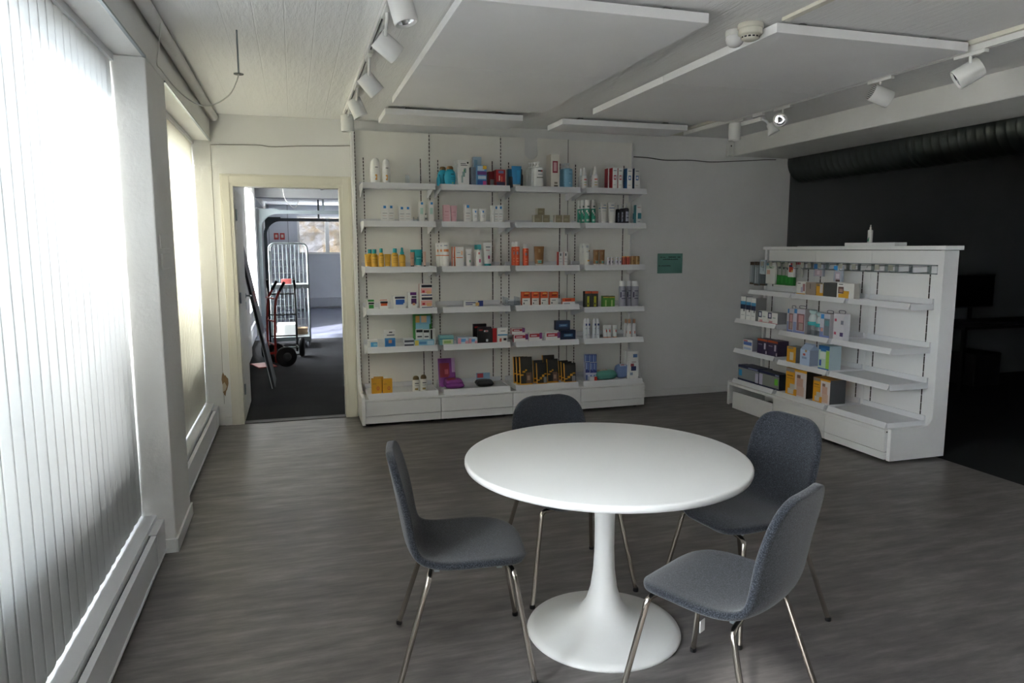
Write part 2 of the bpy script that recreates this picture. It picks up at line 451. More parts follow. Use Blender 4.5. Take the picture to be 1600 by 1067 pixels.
def spotlight(tx, ty, tz, c, axis, label, L=.13, R=.052, alen=.2, face=False, adz=0):
    """c: centre of the cylinder; axis: light direction"""
    r = thing('spotlight', label, 'spotlight', (tx, ty, tz)); o = Vector((tx, ty, tz)); c = Vector(c)
    ax = Vector(axis).normalized()
    q = Vector((0, 0, 1)).rotation_difference(ax).to_matrix().to_4x4()
    Mx = Matrix.Translation(c - o) @ q
    MB().box(-.016, .016, -alen / 2, alen / 2, -.02, 0, M_WHITE).build('adapter', r, None, .003)
    top = c - o - ax * (L * .12)
    MB().tube([(0, 0, -.02), (0, 0, -.045), (top.x, top.y, max(top.z + .02, -.2))], .0085, M_WHITE, 10).build('stem', r)
    m = MB().lathe([(R * .96, -L / 2), (R, -L / 2 + .004), (R, L / 2 - .004), (R * .96, L / 2), (R * .86, L / 2), (R * .8, L / 2 - .012)], M_WHITE, 32, Mx, cap=False)
    m.build('housing', r)
    b = MB().lathe([(R * .96, -L / 2), (0, -L / 2)], plain('c9c9c6', .5), 32, Mx, cap=False)
    for k in range(-4, 5):
        hw = math.sqrt(max(0, .8 - (k / 5) ** 2)) * R
        vs = [Mx @ Vector(p) for p in ((k * R / 5 - .0022, -hw, -L / 2 - .0006), (k * R / 5 + .0022, -hw, -L / 2 - .0006), (k * R / 5 + .0022, hw, -L / 2 - .0006), (k * R / 5 - .0022, hw, -L / 2 - .0006))]
        b.add(vs, [(3, 2, 1, 0)], plain('55565a', .6))
    b.build('heat_sink', r)
    MB().lathe([(R * .8, L / 2 - .012), (R * .62, L / 2 - .03), (R * .3, L / 2 - .045), (0, L / 2 - .048)], M_REFL, 32, Mx, cap=False).build('reflector', r)
    return r
T1 = 2.726
spotlight(.465, 3.00, T1, (.475, 3.16, 2.60), (.25, -.12, -1), 'white spotlight on the window side track, nearest the camera')
spotlight(.465, 3.58, T1, (.49, 3.78, 2.605), (.85, .15, -.62), 'white spotlight on the window side track, second from the camera')
spotlight(.465, 4.42, T1, (.49, 4.63, 2.60), (.7, .1, -.78), 'white spotlight on the window side track, third from the camera')
spotlight(.465, 5.25, T1, (.475, 5.42, 2.60), (.4, .0, -.9), 'white spotlight on the window side track, fourth from the camera')
spotlight(.465, 6.0, T1, (.455, 6.12, 2.605), (.02, 0, -1), 'white spotlight pointing straight down above the doorway corner')
T2 = 2.70
spotlight(3.74, 5.58, T2, (3.66, 5.50, 2.585), (0, 0, -1), 'white downward spotlight at the far end of the beam track', L=.14, R=.05)
spotlight(3.74, 4.97, T2, (3.73, 4.98, 2.602), (-.68, -.72, -.12), 'white spotlight facing the camera with bright reflector', L=.1, R=.052)
spotlight(3.74, 3.98, T2, (3.755, 3.99, 2.595), (.86, -.3, -.4), 'white spotlight on the beam track aimed at the beam', R=.056)
spotlight(3.74, 3.32, T2, (3.775, 3.36, 2.598), (-.7, .6, -.55), 'white spotlight on the beam track nearest the camera', R=.06, L=.14)
f = thing('flood_light', 'small white flood light with cone hood and ballast box', 'spotlight', (3.74, 5.25, T2))
MB().box(-.016, .016, -.03, .10, -.02, 0, M_WHITE).build('adapter', f, None, .003)
MB().box(-.02, .02, -.02, .28, -.065, -.03, M_WHITE).box(-.01, .01, .1, .13, -.03, -.02, M_WHITE).build('ballast_box', f, None, .003)
MB().tube([(.0, -.02, -.05), (.02, -.05, -.07), (.03, -.08, -.11)], .012, M_WHITE, 10).build('arm', f)
q = Matrix.Translation(Vector((.03, -.10, -.13))) @ Vector((0, 0, 1)).rotation_difference(Vector((.35, -.25, -.9)).normalized()).to_matrix().to_4x4()
MB().lathe([(.0, -.04), (.028, -.035), (.03, 0), (.05, .05), (.047, .05), (.027, .0), (0, -.01)], M_WHITE, 24, q, cap=False).build('hood', f)

# spiral duct
r_, y = .215, 6.865
prof = []
k = 0
while y > -4.2:
    prof.append((.215, y)); prof.append((.2172, y - .006)); prof.append((.215, y - .012)); prof.append((.215, y - .07))
    y -= .085
Md = Matrix.Translation(Vector((5.47, 0, 2.535))) @ Matrix.Rotation(-PI / 2, 4, 'X')
dm = MB().lathe([(a, b) for a, b in prof], M_DUCT, 48, Md)
d = thing('ventilation_duct', 'large round spiral steel duct under the ceiling beside the beam', 'duct', (5.47, 3, 2.32))
dm.build('pipe', d, None, 0, (5.47, 3, 2.32))
m = MB()
for y in (5.2, 3.4, 1.6, -.2):
    m.lathe([(.2195, y), (.2215, y + .004), (.2215, y + .05), (.2195, y + .054)], M_DUCT, 48, Md, cap=False)
m.build('coupling', d, None, 0, (5.47, 3, 2.32))
m = MB()
for y in (5.0, 3.0, 1.0):
    m.tube([(5.47, y, 2.75), (5.47, y, 3.05)], .006, M_STEEL, 6)
m.build('hanger_rod', d, None, 0, (5.47, 3, 2.32))

# ------------------------------------------------------------------ table and chairs
t = thing('round_table', 'round white pedestal table in the middle of the floor', 'table', (1.19, 2.615, 0))
MB().lathe([(.30, .70), (.30, .722), (.564, .724), (.574, .728), (.578, .737), (.578, .748), (.575, .753), (.568, .755), (0, .755)], M_WHITE, 96).build('tabletop', t)
MB().lathe([(.318, 0), (.322, .006), (.318, .014), (.29, .022), (.22, .036), (.155, .056), (.105, .088), (.075, .13), (.056, .19), (.045, .27), (.041, .36), (.041, .46), (.044, .56), (.052, .65), (.065, .69), (.14, .70), (.14, .705)], M_WHITE, 64).build('pedestal', t)

def shell_mesh():
    # centre line: (forward, up, half width, edge lift)
    S = [(.232, .428, .085, .0), (.226, .436, .13, .0), (.205, .447, .178, .0), (.165, .456, .212, .002), (.10, .458, .228, .008), (.03, .452, .233, .012), (-.04, .446, .232, .016), (-.10, .444, .225, .02),
         (-.15, .450, .215, .024), (-.185, .468, .206, .026), (-.207, .50, .2, .028), (-.219, .55, .198, .03), (-.228, .61, .2, .03), (-.238, .67, .203, .028), (-.249, .73, .2, .024), (-.259, .785, .186, .018), (-.266, .825, .158, .012), (-.271, .848, .118, .006), (-.273, .856, .07, .003)]
    n = 12; vs = []; fs = []
    for i, (y, z, hw, lift) in enumerate(S):
        a, b = S[max(i - 1, 0)], S[min(i + 1, len(S) - 1)]
        t_ = Vector((0, b[0] - a[0], b[1] - a[1])).normalized()
        nrm = Vector((0, -t_.z, t_.y))
        if nrm.z < 0 and i < 8: nrm = -nrm
        if i >= 8 and nrm.y < 0: nrm = -nrm
        for k in range(n + 1):
            u = 2 * k / n - 1
            vs.append(Vector((u * hw, y, z)) + nrm * (lift * abs(u) ** 2.2))
    for i in range(len(S) - 1):
        for k in range(n):
            a = i * (n + 1) + k
            fs.append((a, a + 1, a + n + 2, a + n + 1))
    m = MB(); m.add(vs, fs, M_WOOL, True); return m.data('seat_shell')
SHELL = shell_mesh()
def leg_mesh(sx, sy):
    tx, ty = sx * .185, (.175 if sy > 0 else -.135)
    fx, fy = sx * .258, (.245 if sy > 0 else -.258)
    pts = smooth_pts([(sx * .04, ty * .8, .418), (sx * .12, ty * .92, .418), (tx - sx * .012, ty * .985, .416), (tx + sx * .006, ty + .003 * sy, .40)], 4)
    e = Vector((tx + sx * .006, ty + .003 * sy, .40)); f_ = Vector((fx, fy, .008))
    pts += [e.lerp(f_, k) for k in (.06, .3, .6, 1)]
    return MB().tube(pts, .0105, M_CHROME, 10).data('leg')
LEGS = {(a, b): leg_mesh(a, b) for a in (-1, 1) for b in (-1, 1)}
GLIDE = {k: MB().lathe([(.0125, 0), (.0135, .006), (.012, .018)], M_BLACK, 12, Matrix.Translation(Vector((k[0] * .258, .245 if k[1] > 0 else -.258, 0)))).data('glide') for k in LEGS}
FRAME = MB().box(-.13, .13, -.115, -.095, .405, .42, M_STEEL).box(-.13, .13, .12, .14, .405, .42, M_STEEL).box(-.10, -.08, -.1, .13, .405, .42, M_STEEL).box(.08, .10, -.1, .13, .405, .42, M_STEEL).data('under_frame')
def chair(x, y, deg, label, care=False):
    r = thing('chair', label, 'chair', (x, y, 0), math.radians(deg), 'grey upholstered chairs around the round table')
    o = bpy.data.objects.new('seat_shell', SHELL); COL.objects.link(o); o.parent = r
    s = o.modifiers.new('padding', 'SOLIDIFY'); s.thickness = .03; s.offset = 0
    b = o.modifiers.new('round', 'SUBSURF'); b.levels = 2; b.render_levels = 2
    for k, me in LEGS.items():
        l = bpy.data.objects.new('leg', me); COL.objects.link(l); l.parent = r
        gl = bpy.data.objects.new('glide', GLIDE[k]); COL.objects.link(gl); gl.parent = l
    o = bpy.data.objects.new('under_frame', FRAME); COL.objects.link(o); o.parent = r
    if care: MB().box(-.20, -.17, -.03, -.028, .372, .412, plain('d8d8d6', .7)).build('care_tag', r)
    return r
chair(.586, 2.617, -98.8, 'grey felt chair on the window side of the round table')
chair(1.212, 3.12, 181.3, 'grey felt chair tucked behind the table, facing the camera')
chair(1.854, 2.61, 99.0, 'grey felt chair on the side toward the low shelving unit')
chair(1.36, 2.015, 29.2, 'grey felt chair nearest the camera, with its back turned', True)

# ------------------------------------------------------------------ tall wall shelving (four bays)
RZ = {1: 2.17, 2: 1.84, 3: 1.438, 4: 1.065, 5: .722, 6: .30}
def slot_strip(m, x, y, z0, z1, w_=.008, axis=0, pitch=.028, gap=.008):
    z = z0
    while z < z1:
        e = min(z + pitch - gap, z1)
        if axis == 0: m.box(x - w_ / 2, x + w_ / 2, y - .002, y + .004, z, e, M_SLOT)
        else: m.box(y - .002, y + .004, x - w_ / 2, x + w_ / 2, z, e, M_SLOT)
        z += pitch
XB = [.556, 1.246, 1.941, 2.637, 3.330]
def shelf_run(parent, o, x0, x1, zt, base=False):
    d = MB().box(x0, x1, 6.425, 6.79, zt - .034, zt - .012, M_METALW).build('shelf', parent, None, .001, o)
    MB().prism([(6.425, zt), (6.404, zt - .052), (6.409, zt - .054), (6.429, zt - .004)], 0, x0, x1, M_METALW).build('price_rail', d, None, 0, o)
    MB().box(x0, x1, 6.775, 6.79, zt - .012, zt + .03, M_METALW).build('back_stop', d, None, .001, o)
    if not base:
        for x in (x0 + .004, x1 - .008):
            MB().prism([(6.795, zt - .034), (6.795, zt - .105), (6.74, zt - .105), (6.5, zt - .05), (6.47, zt - .034)], 0, x, x + .004, M_METALW).build('bracket', d, None, 0, o)
    for x in (x0 - .0015, x1 - .0005):
        MB().box(x, x + .002, 6.425, 6.79, zt - .045, zt + (.0 if not base else .0), M_METALW).build('end_cap', d, None, 0, o)
BAYL = ['tall white wall shelving bay next to the doorway', 'tall white wall shelving bay, second from the doorway', 'tall white wall shelving bay with round notch in its back panel', 'tall white wall shelving bay next to the green sign']
for b in range(4):
    x0, x1 = XB[b], XB[b + 1]; o = ((x0 + x1) / 2, 6.65, 0)
    r = thing('shelving_bay', BAYL[b], 'shelving', o, 0, 'tall white wall shelving')
    top = 2.662 if b != 3 else 2.655
    if b == 2:
        nx0, nx1, nz = 2.185, 2.322, 2.525; cx, rr = (nx0 + nx1) / 2, (nx1 - nx0) / 2
        pts = [(x0, .25), (x1, .25), (x1, top), (nx1, top)] + [(cx + rr * math.cos(a), nz + rr * math.sin(a)) for a in [-PI * k / 12 for k in range(13)]] + [(nx0, top), (x0, top)]
    else: pts = [(x0, .25), (x1, .25), (x1, top), (x0, top)]
    pts = [((p[0] + .001 if p[0] == x0 else p[0] - .001 if p[0] == x1 else p[0]), p[1]) for p in pts]
    MB().prism(pts, 1, 6.80, 6.825, M_BACK).build('back_panel', r, None, 0, o)
    for x in (x0 + .08, x1 - .085):
        m = MB(); slot_strip(m, x, 6.798, .30, 2.428, pitch=.03 if x < x0 + .2 else .06, gap=.008 if x < x0 + .2 else .003); m.build('slotted_upright', r, None, 0, o)
    if b < 3:
        m = MB(); slot_strip(m, x1, 6.798, .28, top, .007 if b < 2 else .004, pitch=.034, gap=.011 if b < 2 else 0); m.build('slotted_upright', r, None, 0, o)
    if b == 0:
        m = MB(); slot_strip(m, x0 + .006, 6.798, .28, top, .007, pitch=.034, gap=.008); m.build('slotted_upright', r, None, 0, o)
    for row in range(1, 6):
        z = RZ[row] - (.035 if (b, row) == (3, 4) else 0)
        shelf_run(r, o, x0 + .036, x1 - .02, z)
    shelf_run(r, o, x0 + .036, x1 - .02, RZ[6], True)
    MB().box(x0, x1, 6.42, 6.85, .225, .252, M_WHITEBOARD).box(x0, x1, 6.405, 6.42, .235, .252, M_WHITEBOARD).box(x0, x1, 6.45, 6.85, .03, .225, plain('3a3836', .8)).build('plinth', r, None, .001, o)
    MB().box(x0 + .0025, x1 - .0025, 6.40, 6.45, .101, .230, M_WHITEBOARD).build('drawer_front', r, None, .0015, o)
    MB().box(x0 + .0025, x1 - .0025, 6.405, 6.45, .028, .096, M_WHITEBOARD).build('kick_board', r, None, .0015, o)
    for x in (x0 + .06, x1 - .06): MB().lathe([(.02, 0), (.02, .03)], M_BLACK, 12, Matrix.Translation(Vector((x, 6.5, 0)))).build('foot', r, None, 0, o)
    if b == 0:
        MB().prism([(6.385, .02), (6.86, .02), (6.86, 2.665), (6.74, 2.665), (6.74, .42), (6.70, .34), (6.6, .28), (6.385, .275)], 0, .527, .5555, M_WHITEBOARD).build('end_panel', r, None, .002, o)
    if b == 3:
        MB().box(x1 + .0005, x1 + .012, 6.78, 6.86, .25, top, M_WHITEBOARD).build('end_panel', r, None, .001, o)

# ------------------------------------------------------------------ low freestanding shelving unit
YB = [4.165, 4.835, 5.505, 6.18]
o2 = (4.42, 5.17, 0)
g2 = thing('shelving_unit', 'low white freestanding shelving unit with a hook rail along its top', 'shelving', o2)
def arc(cx, cz, r, a0, a1, n=8): return [(cx + r * math.cos(a0 + (a1 - a0) * k / n), cz + r * math.sin(a0 + (a1 - a0) * k / n)) for k in range(n + 1)]
ep = [(4.175, .02), (4.69, .02), (4.69, 1.578), (4.555, 1.578)] + [(4.555, .36)] + arc(4.475, .34, .08, 0, -PI / 2)[1:] + [(4.175, .262)]
MB().prism(ep, 1, 4.13, 4.163, M_WHITEBOARD).build('end_panel', g2, None, .002, o2)
MB().prism(ep, 1, 6.20, 6.232, M_WHITEBOARD).build('end_panel', g2, None, .002, o2)
for k in range(3):
    MB().box(4.565, 4.58, YB[k] + .001, YB[k + 1] - .001, .255, 1.576, M_WHITEBOARD).build('back_panel', g2, None, .001, o2)
MB().box(4.66, 4.68, 4.164, 6.199, .03, 1.576, M_WHITEBOARD).build('rear_cover', g2, None, 0, o2)
MB().box(4.53, 4.70, 4.10, 5.72, 1.581, 1.612, M_WHITEBOARD).build('top_board', g2, None, .002, o2)
MB().box(4.54, 4.70, 5.30, 6.235, 1.5795, 1.5805, M_WHITEBOARD).box(4.535, 4.70, 5.725, 6.24, 1.581, 1.608, M_WHITEBOARD).build('top_board', g2, None, .001, o2)
YS = {'c': (4.20, 4.82), 'b': (4.86, 5.485), 'a': (5.54, 6.17)}
for bay, (a, b) in YS.items():
    for row in (1, 2, 3, 4):
        zt = {1: 1.186, 2: .904 if bay == 'a' else .858, 3: .604 if bay == 'a' else .588, 4: .296}[row]
        xf = 4.345 if row == 1 else 4.20
        s = MB().box(xf + .004, 4.562, a, b, zt - .032, zt - .01, M_METALW).build('shelf', g2, None, .001, o2)
        MB().prism([(xf, zt), (xf - .018, zt - .042), (xf - .012, zt - .042), (xf + .006, zt - .004)], 1, a, b, M_METALW).build('price_rail', s, None, 0, o2)
        MB().box(4.55, 4.563, a, b, zt - .01, zt + .032, M_METALW).build('back_stop', s, None, .001, o2)
        for y in (a - .0015, b - .0005): MB().box(xf + .004, 4.562, y, y + .002, zt - .05, zt - .004, M_METALW).build('end_cap', s, None, 0, o2)
for k in range(3):
    for y in (YB[k] + .085, YB[k + 1] - .08):
        m = MB(); slot_strip(m, y, 4.563, .30, 1.42, .008, 1, .06, .003); m.build('slotted_upright', g2, None, 0, o2)
# base with three drawers, the far one dropped open
m = MB().box(4.15, 4.66, 4.165, 6.195, .242, .255, M_WHITEBOARD).box(4.15, 4.165, 4.165, 6.195, .232, .242, M_WHITEBOARD)
m.box(4.18, 4.66, 4.165, 5.50, .03, .242, plain('3a3836', .8)).box(4.60, 4.66, 5.50, 6.195, .03, .242, M_WHITEBOARD).box(4.18, 4.60, 5.50, 6.195, .02, .03, plain('6a6c70', .6))
m.build('plinth', g2, None, .001, o2)
for a, b in ((4.167, 4.799), (4.8035, 5.475)):
    MB().box(4.155, 4.18, a, b, .085, .23, M_WHITEBOARD).build('drawer_front', g2, None, .0015, o2)
    MB().box(4.158, 4.18, a, b, .025, .081, M_WHITEBOARD).build('kick_board', g2, None, .0015, o2)
dd = MB().box(4.15, 4.165, 5.48, 6.10, .008, .178, M_WHITEBOARD).build('drawer_front', g2, None, .0015, o2)
MB().box(4.17, 4.59, 5.53, 6.10, .032, .045, plain('35373a', .7)).build('drawer_tray', dd, None, 0, o2)
for y in (4.25, 5.17, 6.1): MB().lathe([(.02, 0), (.02, .03)], M_BLACK, 12, Matrix.Translation(Vector((4.35, y, 0)))).build('foot', g2, None, 0, o2)
# hook rail with wire hooks
MB().box(4.548, 4.565, 4.19, 6.16, 1.40, 1.408, M_STEEL).box(4.548, 4.565, 4.19, 6.16, 1.462, 1.47, M_STEEL).box(4.558, 4.564, 4.19, 6.16, 1.405, 1.465, M_METALW).build('hook_rail', g2, None, .001, o2)
HY = [4.25, 4.42, 4.555, 4.66, 4.80, 4.95, 5.08, 5.2, 5.33, 5.42, 5.53, 5.64, 5.75, 5.87, 6.0, 6.08]
wire = plain('7f8688', .35, .9)
for i, y in enumerate(HY):
    L = .19
    h = MB().tube(smooth_pts([(4.552, y, 1.415), (4.50, y, 1.413), (4.552 - L, y, 1.411), (4.552 - L - .015, y, 1.424)], 4), .0026, wire, 6)
    h.tube([(4.552, y, 1.458), (4.552 - L, y, 1.456), (4.552 - L - .004, y, 1.44)], .0022, wire, 6)
    h.box(4.546, 4.552, y - .016, y + .016, 1.405, 1.466, M_STEEL)
    hk = h.build('hook', g2, None, 0, o2)
    if i in (1, 2, 4, 5, 7, 8, 9, 10, 11, 12, 13, 14):
        MB().box(4.552 - L - .008, 4.552 - L - .005, y - .022, y + .022, 1.425, 1.466, plain('a8a89c', .5)).build('price_plate', hk, None, 0, o2)
b = MB().box(4.545, 4.665, 4.585, 5.13, 1.6125, 1.640, M_WHITEBOARD)
lone(b, 'flat_box', 'flat white box lying on top of the low shelving unit', 'box', (4.6, 4.86, 1.6125), .002)
b = thing('dropper_bottle', 'small white bottle with green mark standing on the flat white box', 'bottle', (4.6, 4.905, 1.6405))
m = MB().lathe([(.019, 0), (.02, .004), (.02, .098), (.016, .104)], M_PLAST, 20)
m.add([(-.0203, .012, .01), (-.0203, -.01, .01), (-.0203, -.012, .05)], [(0, 1, 2)], plain('1f7a5a', .5)); m.build('bottle_body', b)
MB().lathe([(.008, .104), (.008, .125), (.004, .128), (.004, .145)], M_PLAST, 14).build('cap', b)

# ------------------------------------------------------------------ dark office corner
dk = thing('desk', 'black office desk against the dark wall beyond the low unit', 'desk', (8.0, 6.4, 0))
MB().box(-1.0, 1.3, -.38, .38, .70, .73, M_BLACK).build('desktop', dk, None, .003)
for x in (-.95, 1.25):
    for y in (-.33, .33): MB().box(x - .02, x + .02, y - .02, y + .02, 0, .70, M_BLACK).build('leg', dk)
mo = thing('monitor', 'black monitor standing on the black desk', 'monitor', (7.62, 6.5, .731))
MB().lathe([(.11, 0), (.11, .008), (.02, .014)], M_BLACK, 24).build('foot', mo)
MB().box(-.025, .025, .0, .02, .01, .3, M_BLACK).build('stand', mo)
sc_ = MB().box(-.30, .30, -.035, -.002, .17, .55, M_BLACK).build('screen', mo, None, .004)
MB().box(-.285, .285, -.0362, -.035, .19, .535, plain('0b0c0e', .15)).build('display', sc_)
pc = thing('computer_tower', 'black computer tower on the floor under the desk', 'computer', (7.62, 6.45, 0))
MB().box(-.2, .2, -.22, .22, .01, .385, M_BLACK).build('case', pc, None, .006)
MB().box(-.19, .19, -.226, -.22, .02, .375, plain('1d1d20', .3)).build('front_panel', pc)
kb = MB().box(7.45, 7.90, 6.1, 6.24, .731, .748, M_BLACK)
for i in range(12):
    for j in range(4): kb.box(7.465 + i * .036, 7.495 + i * .036, 6.11 + j * .032, 6.136 + j * .032, .748, .753, plain('25262a', .6))
lone(kb, 'keyboard', 'black keyboard on the desk before the monitor', 'keyboard', (7.67, 6.17, .731))
oc = thing('office_chair', 'black office chair standing at the desk in the dark corner', 'chair', (8.55, 5.75, 0), .5)
for k in range(5):
    a = 2 * PI * k / 5
    MB().tube([(0, 0, .09), (.28 * math.cos(a), .28 * math.sin(a), .06)], .02, M_BLACK, 8).lathe([(.025, 0), (.028, .025), (.025, .05)], M_BLACK, 12, Matrix.Translation(Vector((.28 * math.cos(a), .28 * math.sin(a), 0)))).build('leg', oc)
MB().tube([(0, 0, .08), (0, 0, .44)], .025, M_BLACK, 12).build('column', oc)
MB().box(-.24, .24, -.23, .24, .44, .52, plain('1a1b1e', .9)).build('seat', oc, None, .03)
MB().box(-.22, .22, -.27, -.21, .6, 1.12, plain('1a1b1e', .9)).box(-.03, .03, -.27, -.24, .47, .65, M_BLACK).build('backrest', oc, None, .025)
for s in (-1, 1): MB().box(s * .27 - .025, s * .27 + .025, -.15, .15, .68, .71, M_BLACK).box(s * .27 - .012, s * .27 + .012, -.02, .02, .48, .69, M_BLACK).build('armrest', oc, None, .008)

# ------------------------------------------------------------------ the room behind the doorway
RB = 19.9
struct(MB().box(-1.0, 6.0, BW + .06, 13.2, -.1, .0, M_CARPET), 'floor_back_carpet')
struct(MB().box(-1.0, 6.0, 13.2, RB, -.1, .002, M_FLOOR2), 'floor_back_vinyl')
struct(MB().box(-1.0, 6.0, BW + .12, RB + .1, 2.73, 2.9, M_CEIL), 'ceiling_back')
struct(MB().box(-.66, 6.0, 14.35, 14.65, 2.55, 2.73, plain('77797c', .6)), 'ceiling_back_beam')
m = MB()
for x in (.55, 1.75, 2.95): m.box(x - .025, x + .025, BW + .12, 14.35, 2.70, 2.73, plain('6d6d70', .6))
struct(m, 'trim_11')
w = MB()
w.box(-.97, -.66, BW + .12, RB, 2.55, 2.9, M_PLASTER)
for a, b in ((BW + .12, 11.3), (13.9, 14.4), (18.0, RB)): w.box(-.97, -.66, a, b, 0, 2.55, M_PLASTER)
w.box(-.97, -.80, 11.3, 13.9, 0, .5, M_PLASTER).box(-.97, -.74, 11.3, 13.9, .5, .52, M_METALW)
struct(w, 'wall_left_back', bevel=.004)
window(4, 11.3, 13.9, z0=.52, z1=2.55, div=2)
gd = MB()
for k in range(5): gd.box(-.93, -.89, 14.4, 18.0, .02 + k * .505, .02 + k * .505 + .5, plain('b9bcc0', .5))
struct(gd, 'door_2', bevel=.004)
w = MB()
M_WALLB = paint('cool_wall_paint', 'c4c8d0', 'bec2cb')
w.box(-.97, .10, RB, RB + .15, 0, 2.9, M_WALLB).box(.10, 3.4, RB, RB + .15, 0, 1.45, M_WALLB).box(3.4, 6.0, RB, RB + .15, 0, 2.9, M_WALLB).box(.10, 3.4, RB, RB + .15, 2.45, 2.9, M_WALLB)
struct(w, 'wall_far')
struct(MB().box(6.0, 6.1, BW + .13, RB + .1, 0, 2.9, M_WALL), 'wall_right_back')
f = MB(); yb_ = RB + .02; zl, zh = 1.45, 2.45
for a, b in ((.10, .86), (.86, 1.62), (1.62, 2.4), (2.4, 3.4)):
    f.box(a, a + .05, yb_ - .05, yb_ + .05, zl, zh, M_WHITE).box(b - .05, b, yb_ - .05, yb_ + .05, zl, zh, M_WHITE).box(a + .05, b - .05, yb_ - .05, yb_ + .05, zl, zl + .05, M_WHITE).box(a + .05, b - .05, yb_ - .05, yb_ + .05, zh - .05, zh, M_WHITE)
wo = struct(f, 'window_5', (1.7, yb_, zl))
MB().box(.15, 3.35, yb_ - .003, yb_ + .003, zl + .05, zh - .05, M_GLASS).build('pane', wo, None, 0, (1.7, yb_, zl))
m = MB()
for x in (-.62, -.14): m.box(x, x + .02, RB - .006, RB, 0, 2.73, plain('8a8d94', .6))
struct(m, 'trim_12')
hb = thing('convector_heater', 'long low heater along the foot of the far wall', 'heater', (1.8, RB - .08, 0))
MB().box(-1.6, 3, -.02, .06, .05, .28, plain('a9adb6', .5)).build('front_panel', hb, None, .004)
MB().box(-1.6, 3, -.025, .06, .28, .29, plain('b9bdc6', .5)).build('top_grille', hb)
for x in (-1.5, 2.8): MB().box(x, x + .04, -.01, .05, 0, .05, M_METALW).build('foot', hb)
for k, (x, lb) in enumerate(((-.43, 'left red alarm box on the far wall'), (-.28, 'right red alarm box on the far wall'))):
    a = thing('alarm_box', lb, 'alarm box', (x, RB - .02, 1.83))
    MB().box(-.06, .06, -.02, .02, 0, .17, M_RED).build('housing', a, None, .006)
    MB().box(-.03, .03, -.023, -.02, .05, .13, plain('c9b9b0', .5)).build('button_plate', a)
# convector under the back room window
cv = thing('convector_heater', 'white convector heater under the back room window', 'heater', (-.7, 12.6, 0))
MB().box(-.03, -.01, -1.2, 1.2, .02, .3, M_METALW).box(-.035, .0, -1.2, 1.2, .295, .305, M_METALW).build('front_panel', cv)
for y in (-1.0, 1.0): MB().box(-.08, -.03, y, y + .03, 0, .1, M_METALW).build('bracket', cv)
# open door leaf
dl = thing('door_leaf', 'white door standing open into the back room', 'door', (-.492, 7.0, 0))
a_ = 'd8d6cc'
MB().box(-.042, 0, 0, .86, .012, 2.13, plain(a_, .4)).build('panel', dl, None, .002)
h = MB().tube([(0, .80, 1.12), (.05, .80, 1.12), (.052, .79, 1.12), (.052, .69, 1.12)], .009, M_STEEL, 8).lathe([(.025, 0), (.025, .006)], M_STEEL, 16, Matrix.Translation(Vector((0, .80, 1.12))) @ Matrix.Rotation(PI / 2, 4, 'Y'))
h.build('handle', dl)
MB().box(0, .004, .775, .825, .98, 1.06, M_STEEL).build('lock_plate', dl)
for z in (.25, 1.1, 1.85): MB().tube([(.006, -.006, z), (.006, -.006, z + .1)], .008, M_STEEL, 10).build('hinge', dl)
# board leaning on the window wall
bd = MB(); Rm = Matrix.Translation(Vector((-.27, 8.55, .004))) @ Matrix.Rotation(math.radians(-10.5), 4, 'Y')
bb = MB().box(-.03, 0, 0, .62, 0, 1.72, plain('2e2f33', .5)); bb.v = [Rm @ p for p in bb.v]  # dark colour stands for the backlit, shaded face
lb_ = thing('leaning_board', 'tall board with shaded dark face leaning against the back room window wall', 'board', (-.27, 8.55, 0))
bb.build('board', lb_, None, .002, (-.27, 8.55, 0))
bb = MB().box(-.036, -.027, -.006, 0, 0, 1.72, plain('dcdcdc', .4)); bb.v = [Rm @ p for p in bb.v]  # pale strip painted in for the lit near edge
bb.build('lit_edge_strip', lb_, None, 0, (-.27, 8.55, 0))
for zz, mt_, nm in ((1.0, plain('7a3a30', .6), 'tape'), (.5, plain('b8babd', .25, .8), 'metal_strip')):
    bb = MB().box(0, .002, .1, .5, zz, zz + .12, mt_); bb.v = [Rm @ p for p in bb.v]
    bb.build(nm, lb_, None, 0, (-.27, 8.55, 0))
# garage door tracks
def door_track(y, label, mt, z=2.30, xr=3.2):
    r = thing('door_track', label, 'door track', (-.62, y, 0))
    pts = [(0, 0, .05), (0, 0, z - .35)] + [(.35 - .35 * math.cos(a), 0, z - .35 + .35 * math.sin(a)) for a in [PI / 2 * k / 10 for k in range(1, 11)]] + [(xr, 0, z)]
    m = MB()
    for dx in (0,):
        for p, q in zip(pts[:-1], pts[1:]):
            p, q = Vector(p), Vector(q); t_ = (q - p).normalized(); n_ = Vector((-t_.z, 0, t_.x)) * .035
            vs = [p - n_ + Vector((0, -.025, 0)), p + n_ + Vector((0, -.025, 0)), q + n_ + Vector((0, -.025, 0)), q - n_ + Vector((0, -.025, 0)), p - n_ + Vector((0, .025, 0)), p + n_ + Vector((0, .025, 0)), q + n_ + Vector((0, .025, 0)), q - n_ + Vector((0, .025, 0))]
            m.add(vs, [(0, 1, 2, 3), (7, 6, 5, 4), (1, 5, 6, 2), (0, 3, 7, 4)], mt)
    m.build('rail', r)
    pl = [(0, z - .42)] + [(.35 - .35 * math.cos(a) - .0, z - .35 + .35 * math.sin(a)) for a in [PI / 2 * k / 8 for k in range(9)]] + [(.35, z + .06), (0, z + .06)]
    MB().prism(pl, 1, -.004, .004, mt).build('corner_plate', r)
    for x in (1.2, 2.6): MB().box(x - .02, x + .02, -.01, .01, z, 2.73, mt).build('hanger', r)
door_track(14.75, 'bright steel overhead door track nearer the doorway', M_STEEL, 2.30)
door_track(17.6, 'dark steel overhead door track nearer the far wall', plain('4a5054', .5, .8), 2.26)
